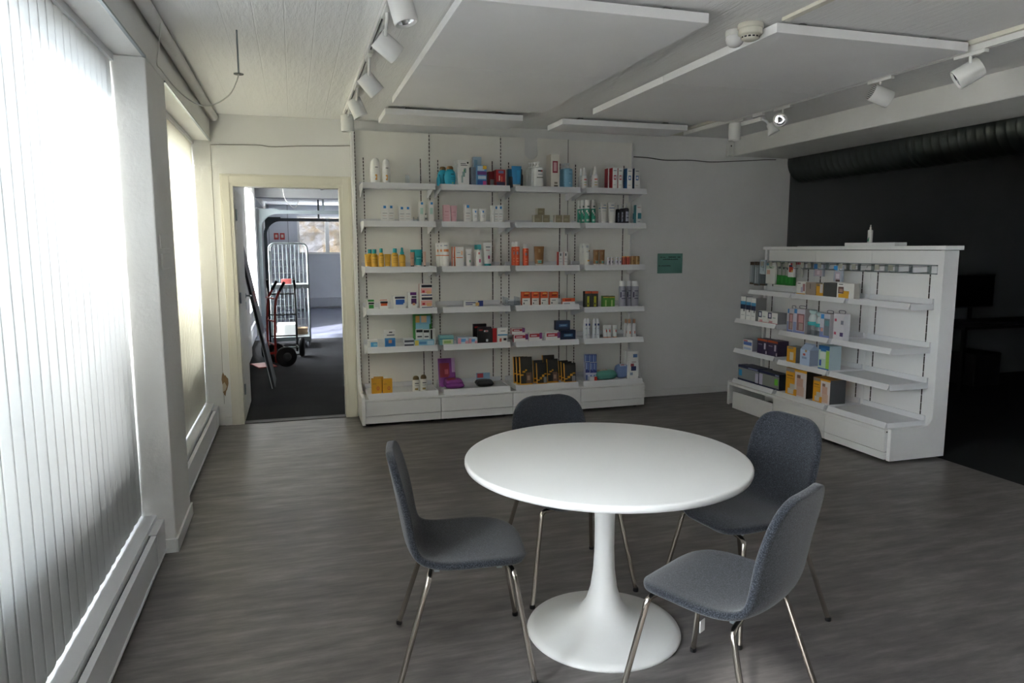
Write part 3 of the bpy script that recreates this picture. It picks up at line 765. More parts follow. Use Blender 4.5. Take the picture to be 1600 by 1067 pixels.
# roll cage trolley
tr = thing('roll_cage', 'tall wire roll cage trolley with two decks in the back room', 'trolley', (-.09, 12.3, 0)); W2, D2, HT = .29, .5, 1.68
sil = plain('7c8486', .35, .9)
for s in (-1, 1):
    y = s * .36
    fr = MB().tube([(-W2, y, .12)] + [(-W2, y, HT - .1)] + [(-W2 + .09 - .09 * math.cos(a), y, HT - .09 + .09 * math.sin(a)) for a in [PI / 2 * k / 6 for k in range(7)]] + [(W2 - .09 + .09 * math.sin(a), y, HT - .09 + .09 * math.cos(a)) for a in [PI / 2 * k / 6 for k in range(7)]] + [(W2, y, .12)], .014, sil, 8)
    fr.build('side_frame', tr)
m = MB()
for k in range(1, 9): m.tube([(-W2 + 2 * W2 * k / 9, .36, .2), (-W2 + 2 * W2 * k / 9, .36, HT - .01)], .004, sil, 6)
for k in range(1, 14): m.tube([(-W2, .36, .2 + k * .11), (W2, .36, .2 + k * .11)], .003, sil, 6)
m.build('wire_mesh', tr)
m = MB()
for k in range(1, 6): m.tube([(-W2, -.36 + .72 * k / 6, .2), (-W2, -.36 + .72 * k / 6, HT - .12)], .004, sil, 6)
for k in range(1, 8): m.tube([(-W2, -.36, .2 + k * .19), (-W2, .36, .2 + k * .19)], .003, sil, 6)
m.build('wire_mesh', tr)
for z in (.16, 1.0): MB().box(-W2, W2, -.36, .36, z, z + .022, plain('b4bcbc', .4, .6)).box(-W2 - .006, W2 + .006, -.375, -.36, z - .035, z + .03, sil).build('deck', tr, None, .003)
for x in (-W2 + .03, W2 - .03):
    for y in (-.33, .33):
        cs = MB().lathe([(.02, -.02), (.058, -.018), (.062, 0), (.058, .018), (.02, .02)], plain('55585c', .6), 20, Matrix.Translation(Vector((x, y, .063))) @ Matrix.Rotation(PI / 2, 4, 'Y')).build('castor', tr)
        MB().box(x - .03, x - .024, y - .02, y + .02, .05, .13, sil).box(x + .024, x + .03, y - .02, y + .02, .05, .13, sil).box(x - .03, x + .03, y - .02, y + .02, .125, .135, sil).build('fork', cs)
lone(MB().box(-.31, -.02, 12.15, 12.55, .1825, .37, plain('d4d4d0', .6)), 'storage_box', 'white box on the lower deck of the roll cage', 'box', (-.16, 12.35, .1825), .004)
lone(MB().box(.0, .17, 12.35, 12.6, .1825, .28, plain('9a8468', .7)), 'cardboard_box', 'brown cardboard box on the lower deck of the roll cage', 'box', (.08, 12.45, .1825), .002)
lone(MB().box(-.22, -.06, 12.3, 12.5, 1.0225, 1.10, plain('6a2420', .6)), 'red_box', 'red box on the upper deck of the roll cage', 'box', (-.1, 12.4, 1.0225), .003)
# hand trucks
def truck(name, label, x, y, rz, mt, w_=.2, H=1.15):
    r = thing('hand_truck', label, 'hand truck', (x, y, 0), rz)
    for s in (-1, 1):
        p = MB().tube(smooth_pts([(s * w_, 0, .06), (s * w_, .0, .5), (s * w_, .02, H - .3), (s * w_, .05, H - .16), (s * w_, .14, H)], 5), .016, mt, 10).build('upright', r)
        MB().tube([(s * w_, .09, H - .09), (s * w_, .155, H + .03)], .02, M_RUBBER, 10).build('grip', p)
    for z in (.3, .62, .93): MB().tube([(-w_, .005, z), (w_, .005, z)], .011, mt, 8).build('crossbar', r)
    MB().box(-w_ - .03, w_ + .03, -.24, .0, .008, .02, mt).build('toe_plate', r)
    MB().tube([(-w_ - .1, .12, .14), (w_ + .1, .12, .14)], .012, M_STEEL, 8).box(-w_ - .012, -w_ + .012, .0, .13, .13, .16, mt).box(w_ - .012, w_ + .012, .0, .13, .13, .16, mt).build('axle', r)
    for s in (-1, 1):
        wh = MB().lathe([(.06, -.03), (.12, -.036), (.138, -.02), (.14, 0), (.138, .02), (.12, .036), (.06, .03)], M_RUBBER, 32, Matrix.Translation(Vector((s * (w_ + .075), .12, .14))) @ Matrix.Rotation(PI / 2, 4, 'Y')).build('wheel', r)
        MB().lathe([(.02, -.034), (.06, -.03), (.06, .03), (.02, .034)], plain('3a3a3c', .6), 20, Matrix.Translation(Vector((s * (w_ + .075), .12, .14))) @ Matrix.Rotation(PI / 2, 4, 'Y')).build('hub', wh)
truck('red', 'red hand truck with black rubber grips by the back room window', -.345, 10.3, -1.25, M_RED, .17, 1.12)
truck('black', 'black hand truck with two tall uprights before the roll cage', -.20, 11.2, PI * .98, M_BLACK, .19, 1.12)
lp = thing('ceiling_lamp', 'slim lit lamp under the back room ceiling beam', 'lamp', (.12, 15.2, 2.6))
MB().box(-.15, .15, -.04, .04, .04, .13, M_WHITE).build('housing', lp)
em, nt, bs = new_mat('lamp_glow'); bs.inputs['Emission Color'].default_value = (1, .9, .7, 1); bs.inputs['Emission Strength'].default_value = 8.6
MB().box(-.14, .14, -.035, .035, .02, .04, em).build('diffuser', lp)
cb = MB().tube(smooth_pts([(-.15, 13.2, 2.73), (-.13, 13.3, 2.5), (-.05, 13.6, 2.38), (.05, 14.2, 2.36), (.12, 14.4, 2.5)]), .006, plain('c4c4c0', .6), 6)
lone(cb, 'hanging_cable', 'loose pale cable hanging from the back room ceiling', 'cable', (0, 13.7, 2.4))

# ------------------------------------------------------------------ outdoors
struct(MB().box(-40, -.97, -30, 60, -.5, -.12, paint('gravel', 'cdc8c0', 'c0bbb3', bscale=30)), 'ground_outside')
rk = []
N1, N2 = 70, 44; vs = []; fs = []
rr = random.Random(3)
from mathutils import noise as mn
for i in range(N1):
    for j in range(N2):
        x = -6 + 20 * i / (N1 - 1); z = -.4 + 9 * j / (N2 - 1)
        d_ = mn.fractal(Vector((x * .55, 3.1, z * .55)), 1, 2, 6) * .9
        vs.append((x, 24.0 + d_ + z * .28, z))
for i in range(N1 - 1):
    for j in range(N2 - 1):
        a = i * N2 + j; fs.append((a, a + N2, a + N2 + 1, a + 1))
M_ROCK, nt, bs = new_mat('rock')
n1 = noise(nt, coords(nt, (1, 1, .8)), .8, 8, .6)
nt.links.new(ramp(nt, n1, [(.36, '2e2a24'), (.44, '473a29'), (.5, '545150'), (.62, '626066'), (.75, '444148')]), bs.inputs['Base Color'])
bump(nt, bs, noise(nt, coords(nt), 3.5, 8, .65), .8, .2); bs.inputs['Roughness'].default_value = .9
m = MB(); m.add(vs, fs, M_ROCK, False)
rko = m.build('rock_outcrop', None, (3, 24, -.4), 0, (3, 24, -.4)); rko['kind'] = 'structure'
struct(MB().box(-6, 14, RB + .15, 24.2, 3.0, 3.2, M_WALLSHADE), 'sky_block_slab')  # unseen slab added to keep sky light off the rock
struct(MB().box(-3.3, -.97, -.12, 0, -.2, 5.5, paint('sun_block_fin', '9a968e', '8f8b84')).box(-2.4, -2.2, 2.3, 6.9, -.2, 2.40, paint('sun_block_wall', '6a6660', '5f5b56', bscale=20)), 'light_block_outside')  # unseen fin and wall added to block sun and dim the lower blinds

# ------------------------------------------------------------------ products on the shelves
def pm(h): return plain(h, .42)
def in_patch(p, u, v):
    hit = None
    for q in p:
        if q[0] <= u <= q[2] and q[1] <= v <= q[3]: hit = q[4]
    return hit
def rings_mesh(m, rings, base, patches=(), z0=0, z1=1, seg=28, caps=True, mat=None):
    """rings: (rx, ry, z); patches act on the front half, v along z0..z1"""
    vs = []; fs = []; mt = []
    for rx, ry, z in rings:
        for k in range(seg):
            a = 2 * PI * k / seg; vs.append((rx * math.cos(a), ry * math.sin(a), z))
    bm_ = mat or pm(base)
    for i in range(len(rings) - 1):
        v = ((rings[i][2] + rings[i + 1][2]) / 2 - z0) / (z1 - z0)
        for k in range(seg):
            a = 2 * PI * (k + .5) / seg; b = i * seg + k; c = i * seg + (k + 1) % seg
            fs.append((b, c, c + seg, b + seg)); h = None
            if math.sin(a) < 0: h = in_patch(patches, (math.cos(a) + 1) / 2, v)
            mt.append(pm(h) if h else bm_)
    m.add(vs, fs, mt, True)
    if caps:
        m.add(vs[:seg], [list(range(seg))[::-1]], bm_); m.add(vs[-seg:], [list(range(seg))], bm_)
def dense(prof, n=30):
    """resample (r, t) profile linearly so patches can follow"""
    out = []
    for (a, s), (b, e) in zip(prof[:-1], prof[1:]):
        k = max(1, int(round((e - s) * n)))
        out += [(a + (b - a) * i / k, s + (e - s) * i / k) for i in range(k)]
    return out + [prof[-1]]
BODY = {
 'bottle': ([(.94, 0), (1, .02), (1, .62), (.93, .69), (.6, .76), (.5, .78)], [(.56, .78), (.58, .8), (.58, .98), (.5, 1)]),
 'oval': ([(.8, 0), (.86, .03), (1, .3), (1, .5), (.93, .68), (.86, .78)], [(.85, .785), (.78, .88), (.6, .95), (.3, .99), (.02, 1)]),
 'pump': ([(.95, 0), (1, .02), (1, .70), (.92, .76), (.5, .79)], None),
 'spray': ([(.92, 0), (1, .02), (1, .55), (.85, .62), (.6, .66)], [(.62, .66), (.62, .74), (.42, .82), (.36, .96), (.25, 1)]),
 'dome': ([(.93, 0), (1, .02), (1, .68), (.9, .75)], [(.86, .755), (.86, .80), (.78, .9), (.55, .97), (.02, 1)]),
 'squat': ([(.66, 0), (.84, .05), (1, .25), (1.04, .42), (1, .58), (.86, .72), (.62, .81), (.55, .83)], [(.58, .83), (.62, .85), (.6, .95), (.42, 1)]),
}
def add_item(it):
    (name, cat, kind, x, y, z, w_, d, h, col, label, P, group, cap, side, rot, ex) = it
    rz = math.radians(rot); loc = Vector((x, y, z)); q = Matrix.Rotation(rz, 3, 'Z')
    def place(o, mid=False):
        o.location = loc + (q @ Vector((0, d / 2, 0)) if mid else Vector((0, 0, 0)))
        o.rotation_euler = (math.radians(-ex.get('lean', 0)), 0, rz)
    if kind in ('box', 'hbox', 'pouch', 'pillow', 'gable', 'wedge', 'tray'):
        m = MB(); b = pm(col); sd = pm(side) if side else None
        if kind in ('box', 'hbox'):
            m.box(-w_ / 2, w_ / 2, 0, d, 0, h, b, sd, pm(ex['top']) if 'top' in ex else None)
            for u0, v0, u1, v1, c in P:
                a, e, f_, g_ = -w_ / 2 + u0 * w_, -w_ / 2 + u1 * w_, v0 * h, v1 * h
                k = -.0004 - .00012 * P.index((u0, v0, u1, v1, c))
                m.add([(a, k, f_), (e, k, f_), (e, k, g_), (a, k, g_)], [(0, 1, 2, 3)], pm(c))
            if kind == 'hbox':
                m.tube(smooth_pts([(-w_ * .25, d * .5, h), (-w_ * .28, d * .5, h + .022), (w_ * .28, d * .5, h + .022), (w_ * .25, d * .5, h)], 4), .003, pm('4a4f68'), 6)
        elif kind == 'gable':
            m.box(-w_ / 2, w_ / 2, 0, d, 0, h * .72, b, sd)
            m.prism([(0, h * .72), (d, h * .72), (d * .55, h * .94), (d * .55, h), (d * .45, h), (d * .45, h * .94)], 0, -w_ / 2, w_ / 2, b)
            for u0, v0, u1, v1, c in P:
                m.add([(-w_ / 2 + u0 * w_, -.0005, v0 * h), (-w_ / 2 + u1 * w_, -.0005, v0 * h), (-w_ / 2 + u1 * w_, -.0005, v1 * h), (-w_ / 2 + u0 * w_, -.0005, v1 * h)], [(0, 1, 2, 3)], pm(c))
        elif kind == 'wedge':
            m.prism([(0, 0), (d, 0), (d * .6, h)], 0, -w_ / 2, w_ / 2, M_CLEAR)
        elif kind == 'tray':
            for bx_ in ((-w_ / 2, w_ / 2, 0, d, 0, .003), (-w_ / 2, -w_ / 2 + .002, 0, d, 0, h), (w_ / 2 - .002, w_ / 2, 0, d, 0, h), (-w_ / 2, w_ / 2, 0, .003, 0, h * .6)): m.box(*bx_, M_CLEAR)
        else:
            flat = kind == 'pillow'; nu, nv = 14, 18; vs = []; fs = []; mt = []
            for s in (0, 1):
                for i in range(nu + 1):
                    for j in range(nv + 1):
                        u, v = i / nu, j / nv
                        bl = (4 * u * (1 - u)) ** .2 * (4 * v * (1 - v)) ** .2
                        if flat: vs.append(((u - .5) * w_, v * d, (h / 2 + h / 2 * bl) if s == 0 else (h / 2 - h / 2 * bl)))
                        else: vs.append(((u - .5) * w_, d / 2 - (d / 2 * bl) if s == 0 else d / 2 + d / 2 * bl, v * h))
                for i in range(nu):
                    for j in range(nv):
                        a = s * (nu + 1) * (nv + 1) + i * (nv + 1) + j
                        f_ = (a, a + nv + 1, a + nv + 2, a + 1); fs.append(f_ if s == 0 else f_[::-1])
                        c = in_patch(P, (i + .5) / nu, (j + .5) / nv) if s == 0 else side
                        mt.append(pm(c) if c else b)
            m.add(vs, fs, mt, True)
        o = m.build(name, None, None, .0012 if kind in ('box', 'hbox') else 0); place(o); tag(o, label, cat, group); return
    r = thing(name, label, cat, (0, 0, 0), 0, group); place(r, True)
    R, Ry = w_ / 2, d / 2
    if kind == 'tube':
        m = MB(); n = 26; rg = []
        for i in range(n + 1):
            t_ = i / n; e = t_ ** 1.3
            rg.append((R * (.8 + .2 * t_), (min(R * .8, Ry) * (1 - e) + .0025 * e), h * (.13 + .87 * t_)))
        rings_mesh(m, rg, col, P, 0, h); m.build('tube_body', r)
        MB().lathe([(R * .74, 0), (R * .76, .002), (R * .78, h * .13)], pm(cap or 'e2e2e0'), 24, None, 1, min(1, Ry / R)).build('cap', r); return
    if kind == 'can':
        cf = ex.get('capf', .2) if cap else 0; m = MB(); ry = R
        prof = dense([(.96, 0), (1, .02), (1, 1 - cf - .05), (.9, 1 - cf)], 34)
        rings_mesh(m, [(R * a, ry * a, h * t_) for a, t_ in prof], col, P, 0, h, 32); m.build('can_body', r)
        if cap: MB().lathe([(R * .86, h * (1 - cf)), (R * .88, h * (1 - cf) + .002), (R * .86, h * .985), (R * .7, h)], pm(cap), 24).build('cap', r)
        return
    if kind == 'bbottle':
        MB().lathe([(R * .9, 0), (R, .004), (R, h * .36), (R * .8, h * .42)], M_CLEAR, 24).build('bottle_body', r)
        MB().lathe([(R * .98, h * .40), (R * 1.0, h * .41), (R * 1.0, h * .52), (R * .8, h * .54)], pm(cap), 24).build('collar', r)
        MB().lathe([(R * .8, h * .54), (R * .82, h * .66), (R * .6, h * .78), (R * .55, h * .82)], pm('d4dadc'), 24).build('pump_body', r)
        MB().lathe([(R * .3, h * .8), (R * .95, h * .9), (R * .9, h), (0, h)], pm('b4ccce'), 24, None, 1, .6).build('shield', r)
        if 'dome' in ex: MB().tube([(R * .6, 0, h * .62), (R * 1.0, 0, h * .75), (R * .9, 0, h * .95)], .009, pm(ex['dome']), 8).build('handle', r)
        return
    bp, cp = BODY[kind]; m = MB(); sq = ex.get('sq')
    rg = [(R * a, min(Ry, R * 1.6) * a, h * t_) for a, t_ in dense(bp, 34)]
    if sq:
        seg = 28; vs = []; base = len(m.v)
        rings_mesh(m, rg, col, P, 0, h, seg)
        for v in m.v:
            rr_ = max(abs(v.x) / R, abs(v.y) / max(Ry, 1e-4), 1e-5); ln = math.hypot(v.x / R, v.y / Ry)
            k = ln / rr_ if rr_ > 1e-4 else 1; k = 1 + (k - 1) * .7; v.x *= k; v.y *= k
            v.x = max(-R, min(R, v.x)); v.y = max(-Ry, min(Ry, v.y))
    else: rings_mesh(m, rg, col, P, 0, h, 28)
    m.build('bottle_body', r)
    if kind == 'pump':
        c = pm(cap); mm = MB().lathe([(R * .45, h * .79), (R * .45, h * .85), (R * .2, h * .86), (R * .2, h * .93), (R * .34, h * .94), (R * .34, h * .99), (R * .25, h)], c, 18)
        mm.box(-.005, .005, -min(Ry, R) * .95, 0, h * .95, h * .985, c).build('pump_head', r)
    else:
        MB().lathe([(R * a, h * t_) for a, t_ in cp], pm(cap or 'e2e2e0'), 24, None, 1, min(1.3, Ry / R)).build('cap', r)

ITEMS = [
('lotion_bottle', 'bottle', 'oval', 0.712, 6.45, 2.16, 0.08, 0.05, 0.224, 'e8e8e6', 'white lotion bottle with gold swirl, front of pair, top shelf, bay by the door', [(0.38, 0.16, 0.6, 0.21, 'd89b2e'), (0.55, 0.2, 0.66, 0.33, 'd89b2e'), (0.36, 0.3, 0.6, 0.36, 'd89b2e'), (0.34, 0.35, 0.44, 0.46, 'd89b2e'), (0.4, 0.62, 0.75, 0.645, '4a4f58'), (0.45, 0.55, 0.75, 0.57, '4a4f58')], 'sun lotion bottles', 'e8e8e6', None, 0, {}),
('lotion_bottle', 'bottle', 'oval', 0.708, 6.55, 2.16, 0.07, 0.05, 0.224, 'e8e8e6', 'white lotion bottle mostly hidden behind its twin, top shelf, bay by the door', [(0.38, 0.16, 0.6, 0.21, 'd89b2e'), (0.55, 0.2, 0.66, 0.33, 'd89b2e'), (0.36, 0.3, 0.6, 0.36, 'd89b2e'), (0.34, 0.35, 0.44, 0.46, 'd89b2e'), (0.4, 0.62, 0.75, 0.645, '4a4f58'), (0.45, 0.55, 0.75, 0.57, '4a4f58')], 'sun lotion bottles', 'e8e8e6', None, 0, {}),
('lotion_bottle', 'bottle', 'oval', 0.803, 6.45, 2.16, 0.076, 0.05, 0.216, 'e8e8e6', 'white lotion bottle with gold swirl, standing alone, top shelf, bay by the door', [(0.38, 0.16, 0.6, 0.21, 'd89b2e'), (0.55, 0.2, 0.66, 0.33, 'd89b2e'), (0.36, 0.3, 0.6, 0.36, 'd89b2e'), (0.34, 0.35, 0.44, 0.46, 'd89b2e'), (0.4, 0.62, 0.75, 0.645, '4a4f58'), (0.45, 0.55, 0.75, 0.57, '4a4f58')], 'sun lotion bottles', 'e8e8e6', None, 0, {}),
('shelf_sign_holder', 'sign holder', 'wedge', 0.986, 6.45, 2.16, 0.034, 0.03, 0.084, 'c9cbcb', 'small clear plastic sign holder, top shelf, bay by the door', [], None, None, None, 0, {}),
('cream_box', 'box', 'box', 0.779, 6.45, 1.83, 0.058, 0.05, 0.149, 'e8e8e6', 'white carton with blue square, nearest the door, second shelf, bay by the door', [(0.3, 0.8, 0.7, 0.95, '2f7fc4'), (0.15, 0.5, 0.85, 0.53, '8a8f96'), (0.15, 0.36, 0.75, 0.38, 'b98f8f'), (0.15, 0.2, 0.8, 0.22, '9aa0a6')], 'white cream boxes', None, None, 0, {}),
('cream_box', 'box', 'box', 0.836, 6.45, 1.83, 0.053, 0.05, 0.15, 'e8e8e6', 'white carton with blue square, second from the door, second shelf, bay by the door', [(0.3, 0.8, 0.7, 0.95, '2f7fc4'), (0.15, 0.5, 0.85, 0.53, '8a8f96'), (0.15, 0.36, 0.75, 0.38, 'b98f8f'), (0.15, 0.2, 0.8, 0.22, '9aa0a6')], 'white cream boxes', None, None, 0, {}),
('cream_box', 'box', 'box', 0.93, 6.45, 1.83, 0.054, 0.05, 0.14, 'e8e8e6', 'white carton with blue square, third from the door, second shelf, bay by the door', [(0.3, 0.8, 0.7, 0.95, '2f7fc4'), (0.15, 0.5, 0.85, 0.53, '8a8f96'), (0.15, 0.36, 0.75, 0.38, 'b98f8f'), (0.15, 0.2, 0.8, 0.22, '9aa0a6')], 'white cream boxes', None, None, 0, {}),
('cream_box', 'box', 'box', 0.984, 6.45, 1.83, 0.053, 0.05, 0.141, 'e8e8e6', 'white carton with blue square, fourth from the door, second shelf, bay by the door', [(0.3, 0.8, 0.7, 0.95, '2f7fc4'), (0.15, 0.5, 0.85, 0.53, '8a8f96'), (0.15, 0.36, 0.75, 0.38, 'b98f8f'), (0.15, 0.2, 0.8, 0.22, '9aa0a6')], 'white cream boxes', None, None, 0, {}),
('cream_box', 'box', 'box', 1.106, 6.45, 1.83, 0.045, 0.05, 0.182, 'e8e8e6', 'slim carton with pale green print left of dropper bottle, second shelf, bay by the door', [(0.35, 0.86, 0.8, 0.97, '2f7fc4'), (0.2, 0.4, 0.8, 0.7, 'b9d8cf')], 'white cream boxes', None, None, 0, {}),
('cream_box', 'box', 'box', 1.194, 6.45, 1.83, 0.045, 0.05, 0.184, 'e8e8e6', 'slim carton with pale green print right of dropper bottle, second shelf, bay by the door', [(0.35, 0.86, 0.8, 0.97, '2f7fc4'), (0.2, 0.4, 0.8, 0.7, 'b9d8cf')], 'white cream boxes', None, None, 0, {}),
('dropper_bottle', 'bottle', 'bottle', 1.146, 6.45, 1.83, 0.028, 0.028, 0.082, 'cfcfcc', 'tiny dropper bottle between two slim cartons, second shelf, bay by the door', [(0.1, 0.3, 0.9, 0.5, '70757c')], None, '8d8f90', None, 0, {}),
('display_rack', 'rack', 'tray', 1.055, 6.45, 1.83, 0.039, 0.05, 0.047, 'd5d8da', 'small clear plastic tester rack, second shelf, bay by the door', [], None, None, None, 0, {}),
('sun_cream_tube', 'tube', 'tube', 0.619, 6.45, 1.428, 0.05, 0.05, 0.121, 'e0b03c', 'yellow tube standing on white cap, nearest the door, third shelf, bay by the door', [(0.18, 0.62, 0.82, 0.645, '8a6a1c'), (0.18, 0.45, 0.82, 0.47500000000000003, 'b98f35'), (0.18, 0.36, 0.82, 0.385, 'b98f35'), (0.18, 0.27, 0.82, 0.29500000000000004, 'b98f35')], 'yellow sun care products', 'eeeeec', None, 0, {}),
('sun_cream_bottle', 'bottle', 'bottle', 0.652, 6.56, 1.428, 0.059, 0.05, 0.163, 'e0b03c', 'yellow bottle with teal cap, hidden behind the others, third shelf, bay by the door', [(0.18, 0.62, 0.82, 0.645, '8a6a1c'), (0.18, 0.45, 0.82, 0.47500000000000003, 'b98f35'), (0.18, 0.36, 0.82, 0.385, 'b98f35'), (0.18, 0.27, 0.82, 0.29500000000000004, 'b98f35')], 'yellow sun care products', '1fa3ab', None, 0, {}),
('sun_cream_bottle', 'bottle', 'bottle', 0.681, 6.45, 1.428, 0.062, 0.05, 0.163, 'e0b03c', 'yellow bottle with teal cap, first in front row, third shelf, bay by the door', [(0.18, 0.62, 0.82, 0.645, '8a6a1c'), (0.18, 0.45, 0.82, 0.47500000000000003, 'b98f35'), (0.18, 0.36, 0.82, 0.385, 'b98f35'), (0.18, 0.27, 0.82, 0.29500000000000004, 'b98f35')], 'yellow sun care products', '1fa3ab', None, 0, {}),
('sun_cream_bottle', 'bottle', 'bottle', 0.74, 6.45, 1.428, 0.049, 0.05, 0.171, 'e0b03c', 'yellow bottle with teal cap, second in front row, third shelf, bay by the door', [(0.18, 0.62, 0.82, 0.645, '8a6a1c'), (0.18, 0.45, 0.82, 0.47500000000000003, 'b98f35'), (0.18, 0.36, 0.82, 0.385, 'b98f35'), (0.18, 0.27, 0.82, 0.29500000000000004, 'b98f35')], 'yellow sun care products', '1fa3ab', None, 0, {}),
('sun_cream_tube', 'tube', 'tube', 0.796, 6.45, 1.428, 0.058, 0.05, 0.121, 'e0b03c', 'yellow tube on white cap between yellow bottles, third shelf, bay by the door', [(0.18, 0.62, 0.82, 0.645, '8a6a1c'), (0.18, 0.45, 0.82, 0.47500000000000003, 'b98f35'), (0.18, 0.36, 0.82, 0.385, 'b98f35'), (0.18, 0.27, 0.82, 0.29500000000000004, 'b98f35')], 'yellow sun care products', 'eeeeec', None, 0, {}),
('sun_cream_bottle', 'bottle', 'bottle', 0.861, 6.45, 1.428, 0.063, 0.05, 0.171, 'e0b03c', 'yellow bottle with teal cap left of the spray, third shelf, bay by the door', [(0.18, 0.62, 0.82, 0.645, '8a6a1c'), (0.18, 0.45, 0.82, 0.47500000000000003, 'b98f35'), (0.18, 0.36, 0.82, 0.385, 'b98f35'), (0.18, 0.27, 0.82, 0.29500000000000004, 'b98f35')], 'yellow sun care products', '1fa3ab', None, 0, {}),
('sun_cream_spray', 'bottle', 'spray', 0.926, 6.45, 1.428, 0.059, 0.05, 0.179, 'e0b03c', 'yellow spray bottle with tapered teal nozzle, third shelf, bay by the door', [(0.18, 0.62, 0.82, 0.645, '8a6a1c'), (0.18, 0.45, 0.82, 0.47500000000000003, 'b98f35'), (0.18, 0.36, 0.82, 0.385, 'b98f35'), (0.18, 0.27, 0.82, 0.29500000000000004, 'b98f35')], 'yellow sun care products', '1fa3ab', None, 0, {}),
('concealer_tube', 'tube', 'tube', 1.016, 6.45, 1.428, 0.041, 0.03, 0.137, 'c79e86', 'beige tube with black cap before the teal tube, third shelf, bay by the door', [(0.18, 0.6, 0.82, 0.625, '8d6a58')], None, '16171a', None, 0, {}),
('after_sun_tube', 'tube', 'tube', 1.073, 6.45, 1.428, 0.068, 0.05, 0.16, '1fa3ab', 'teal tube with wide crimp standing on white cap, third shelf, bay by the door', [(0.18, 0.6, 0.82, 0.625, '0d7077'), (0.18, 0.5, 0.82, 0.525, '8fd2d4')], None, 'eeeeec', None, 0, {}),
('after_sun_tube', 'tube', 'tube', 1.038, 6.54, 1.428, 0.047, 0.05, 0.159, '1fa3ab', 'teal tube tucked behind beige tube, third shelf, bay by the door', [], None, 'eeeeec', None, 0, {}),
('concealer_tube', 'tube', 'tube', 1.127, 6.45, 1.428, 0.026, 0.025, 0.142, 'd9b7a6', 'thin pale beige tube with black cap at shelf end, third shelf, bay by the door', [], None, '16171a', None, 0, {}),
('bandage_box', 'box', 'box', 0.632, 6.45, 1.055, 0.071, 0.06, 0.093, 'e8e8e6', 'white and green plaster box, nearest the door, fourth shelf, bay by the door', [(0.2, 0.8, 0.95, 1, '3a9a45'), (0.25, 0.55, 0.95, 0.72, '30343d'), (0.3, 0.15, 0.9, 0.5, '3a9a45')], None, None, None, 0, {}),
('bandage_box', 'box', 'box', 0.75, 6.45, 1.055, 0.076, 0.04, 0.091, 'e8e8e6', 'white plaster box with orange band, fourth shelf, bay by the door', [(0.1, 0.62, 0.95, 0.82, '2b2f3a'), (0.15, 0.38, 0.9, 0.62, 'e2622f'), (0.05, 0.9, 0.9, 0.98, 'd07055')], None, None, None, 0, {}),
('bandage_box', 'box', 'box', 0.886, 6.53, 1.055, 0.11, 0.03, 0.117, 'e8e8e6', 'white dressing box hidden behind the blue one, fourth shelf, bay by the door', [], None, None, None, 0, {}),
('bandage_box', 'box', 'box', 0.89, 6.45, 1.055, 0.115, 0.03, 0.122, 'e8e8e6', 'large white dressing box with blue panel, fourth shelf, bay by the door', [(0.15, 0.78, 0.92, 0.93, '23294a'), (0.2, 0.35, 0.8, 0.72, '2d62b8'), (0.65, 0.45, 0.9, 0.72, '2d62b8')], None, None, None, 0, {}),
('bandage_box', 'box', 'box', 1.008, 6.45, 1.055, 0.08, 0.05, 0.152, 'e8e8e6', 'white dressing box with purple panel, fourth shelf, bay by the door', [(0.25, 0.82, 0.95, 0.99, '6a2b7c'), (0.35, 0.3, 0.95, 0.62, '5c2a6d'), (0.4, 0.66, 0.95, 0.76, '23263a'), (0.5, 0.22, 0.8, 0.36, 'd9a07c')], None, None, None, 0, {}),
('plaster_box', 'box', 'box', 1.133, 6.45, 1.055, 0.118, 0.06, 0.111, 'e8e8e6', 'pink plaster box at base of two box stack, fourth shelf, bay by the door', [(0.15, 0.72, 0.98, 0.92, '23263a'), (0.1, 0.25, 0.95, 0.66, 'e3aaa2'), (0.55, 0.2, 0.9, 0.45, 'dcae7f'), (0.2, 0.3, 0.4, 0.48, 'c4323c'), (0.15, 0.04, 0.98, 0.14, '2f3766')], None, None, 'd9b9b3', 0, {}),
('plaster_box', 'box', 'box', 1.132, 6.45, 1.167, 0.116, 0.06, 0.112, 'e8e8e6', 'pink plaster box on top of two box stack, fourth shelf, bay by the door', [(0.15, 0.72, 0.98, 0.92, '23263a'), (0.1, 0.25, 0.95, 0.66, 'e3aaa2'), (0.55, 0.2, 0.9, 0.45, 'dcae7f'), (0.2, 0.3, 0.4, 0.48, 'c4323c'), (0.15, 0.04, 0.98, 0.14, '2f3766')], None, None, 'd9b9b3', 0, {}),
('lens_solution_box', 'box', 'box', 0.646, 6.45, 0.712, 0.085, 0.06, 0.07, 'e8e8e6', 'small white box with blue picture, fifth shelf, bay by the door', [(0.25, 0.15, 0.95, 0.75, '4a95c8'), (0.55, 0.3, 0.9, 0.6, '8fc0d8')], None, None, None, 0, {}),
('lens_box', 'box', 'box', 0.799, 6.45, 0.712, 0.098, 0.05, 0.155, 'e8e8e6', 'tall box, white above and blue below, fifth shelf, bay by the door', [(0.0, 0.04, 0.97, 0.55, '3b86bd'), (0.1, 0.1, 0.9, 0.42, '2a6ba8'), (0.35, 0.25, 0.65, 0.45, 'd99a7c'), (0.2, 0.68, 0.9, 0.76, '7a7f8c'), (0.4, 0.85, 0.7, 0.92, '3a3d44')], None, None, None, 0, {}),
('blister_box', 'box', 'box', 0.97, 6.45, 0.712, 0.088, 0.05, 0.032, 'd4d8dc', 'flat white box under its twin, fifth shelf, bay by the door', [(0.02, 0.2, 0.98, 0.7, '4b5260')], None, None, None, 0, {}),
('blister_box', 'box', 'box', 0.97, 6.45, 0.745, 0.087, 0.05, 0.037, 'd4d8dc', 'flat white box lying on its twin, fifth shelf, bay by the door', [(0.02, 0.2, 0.98, 0.7, '4b5260')], None, None, None, 0, {}),
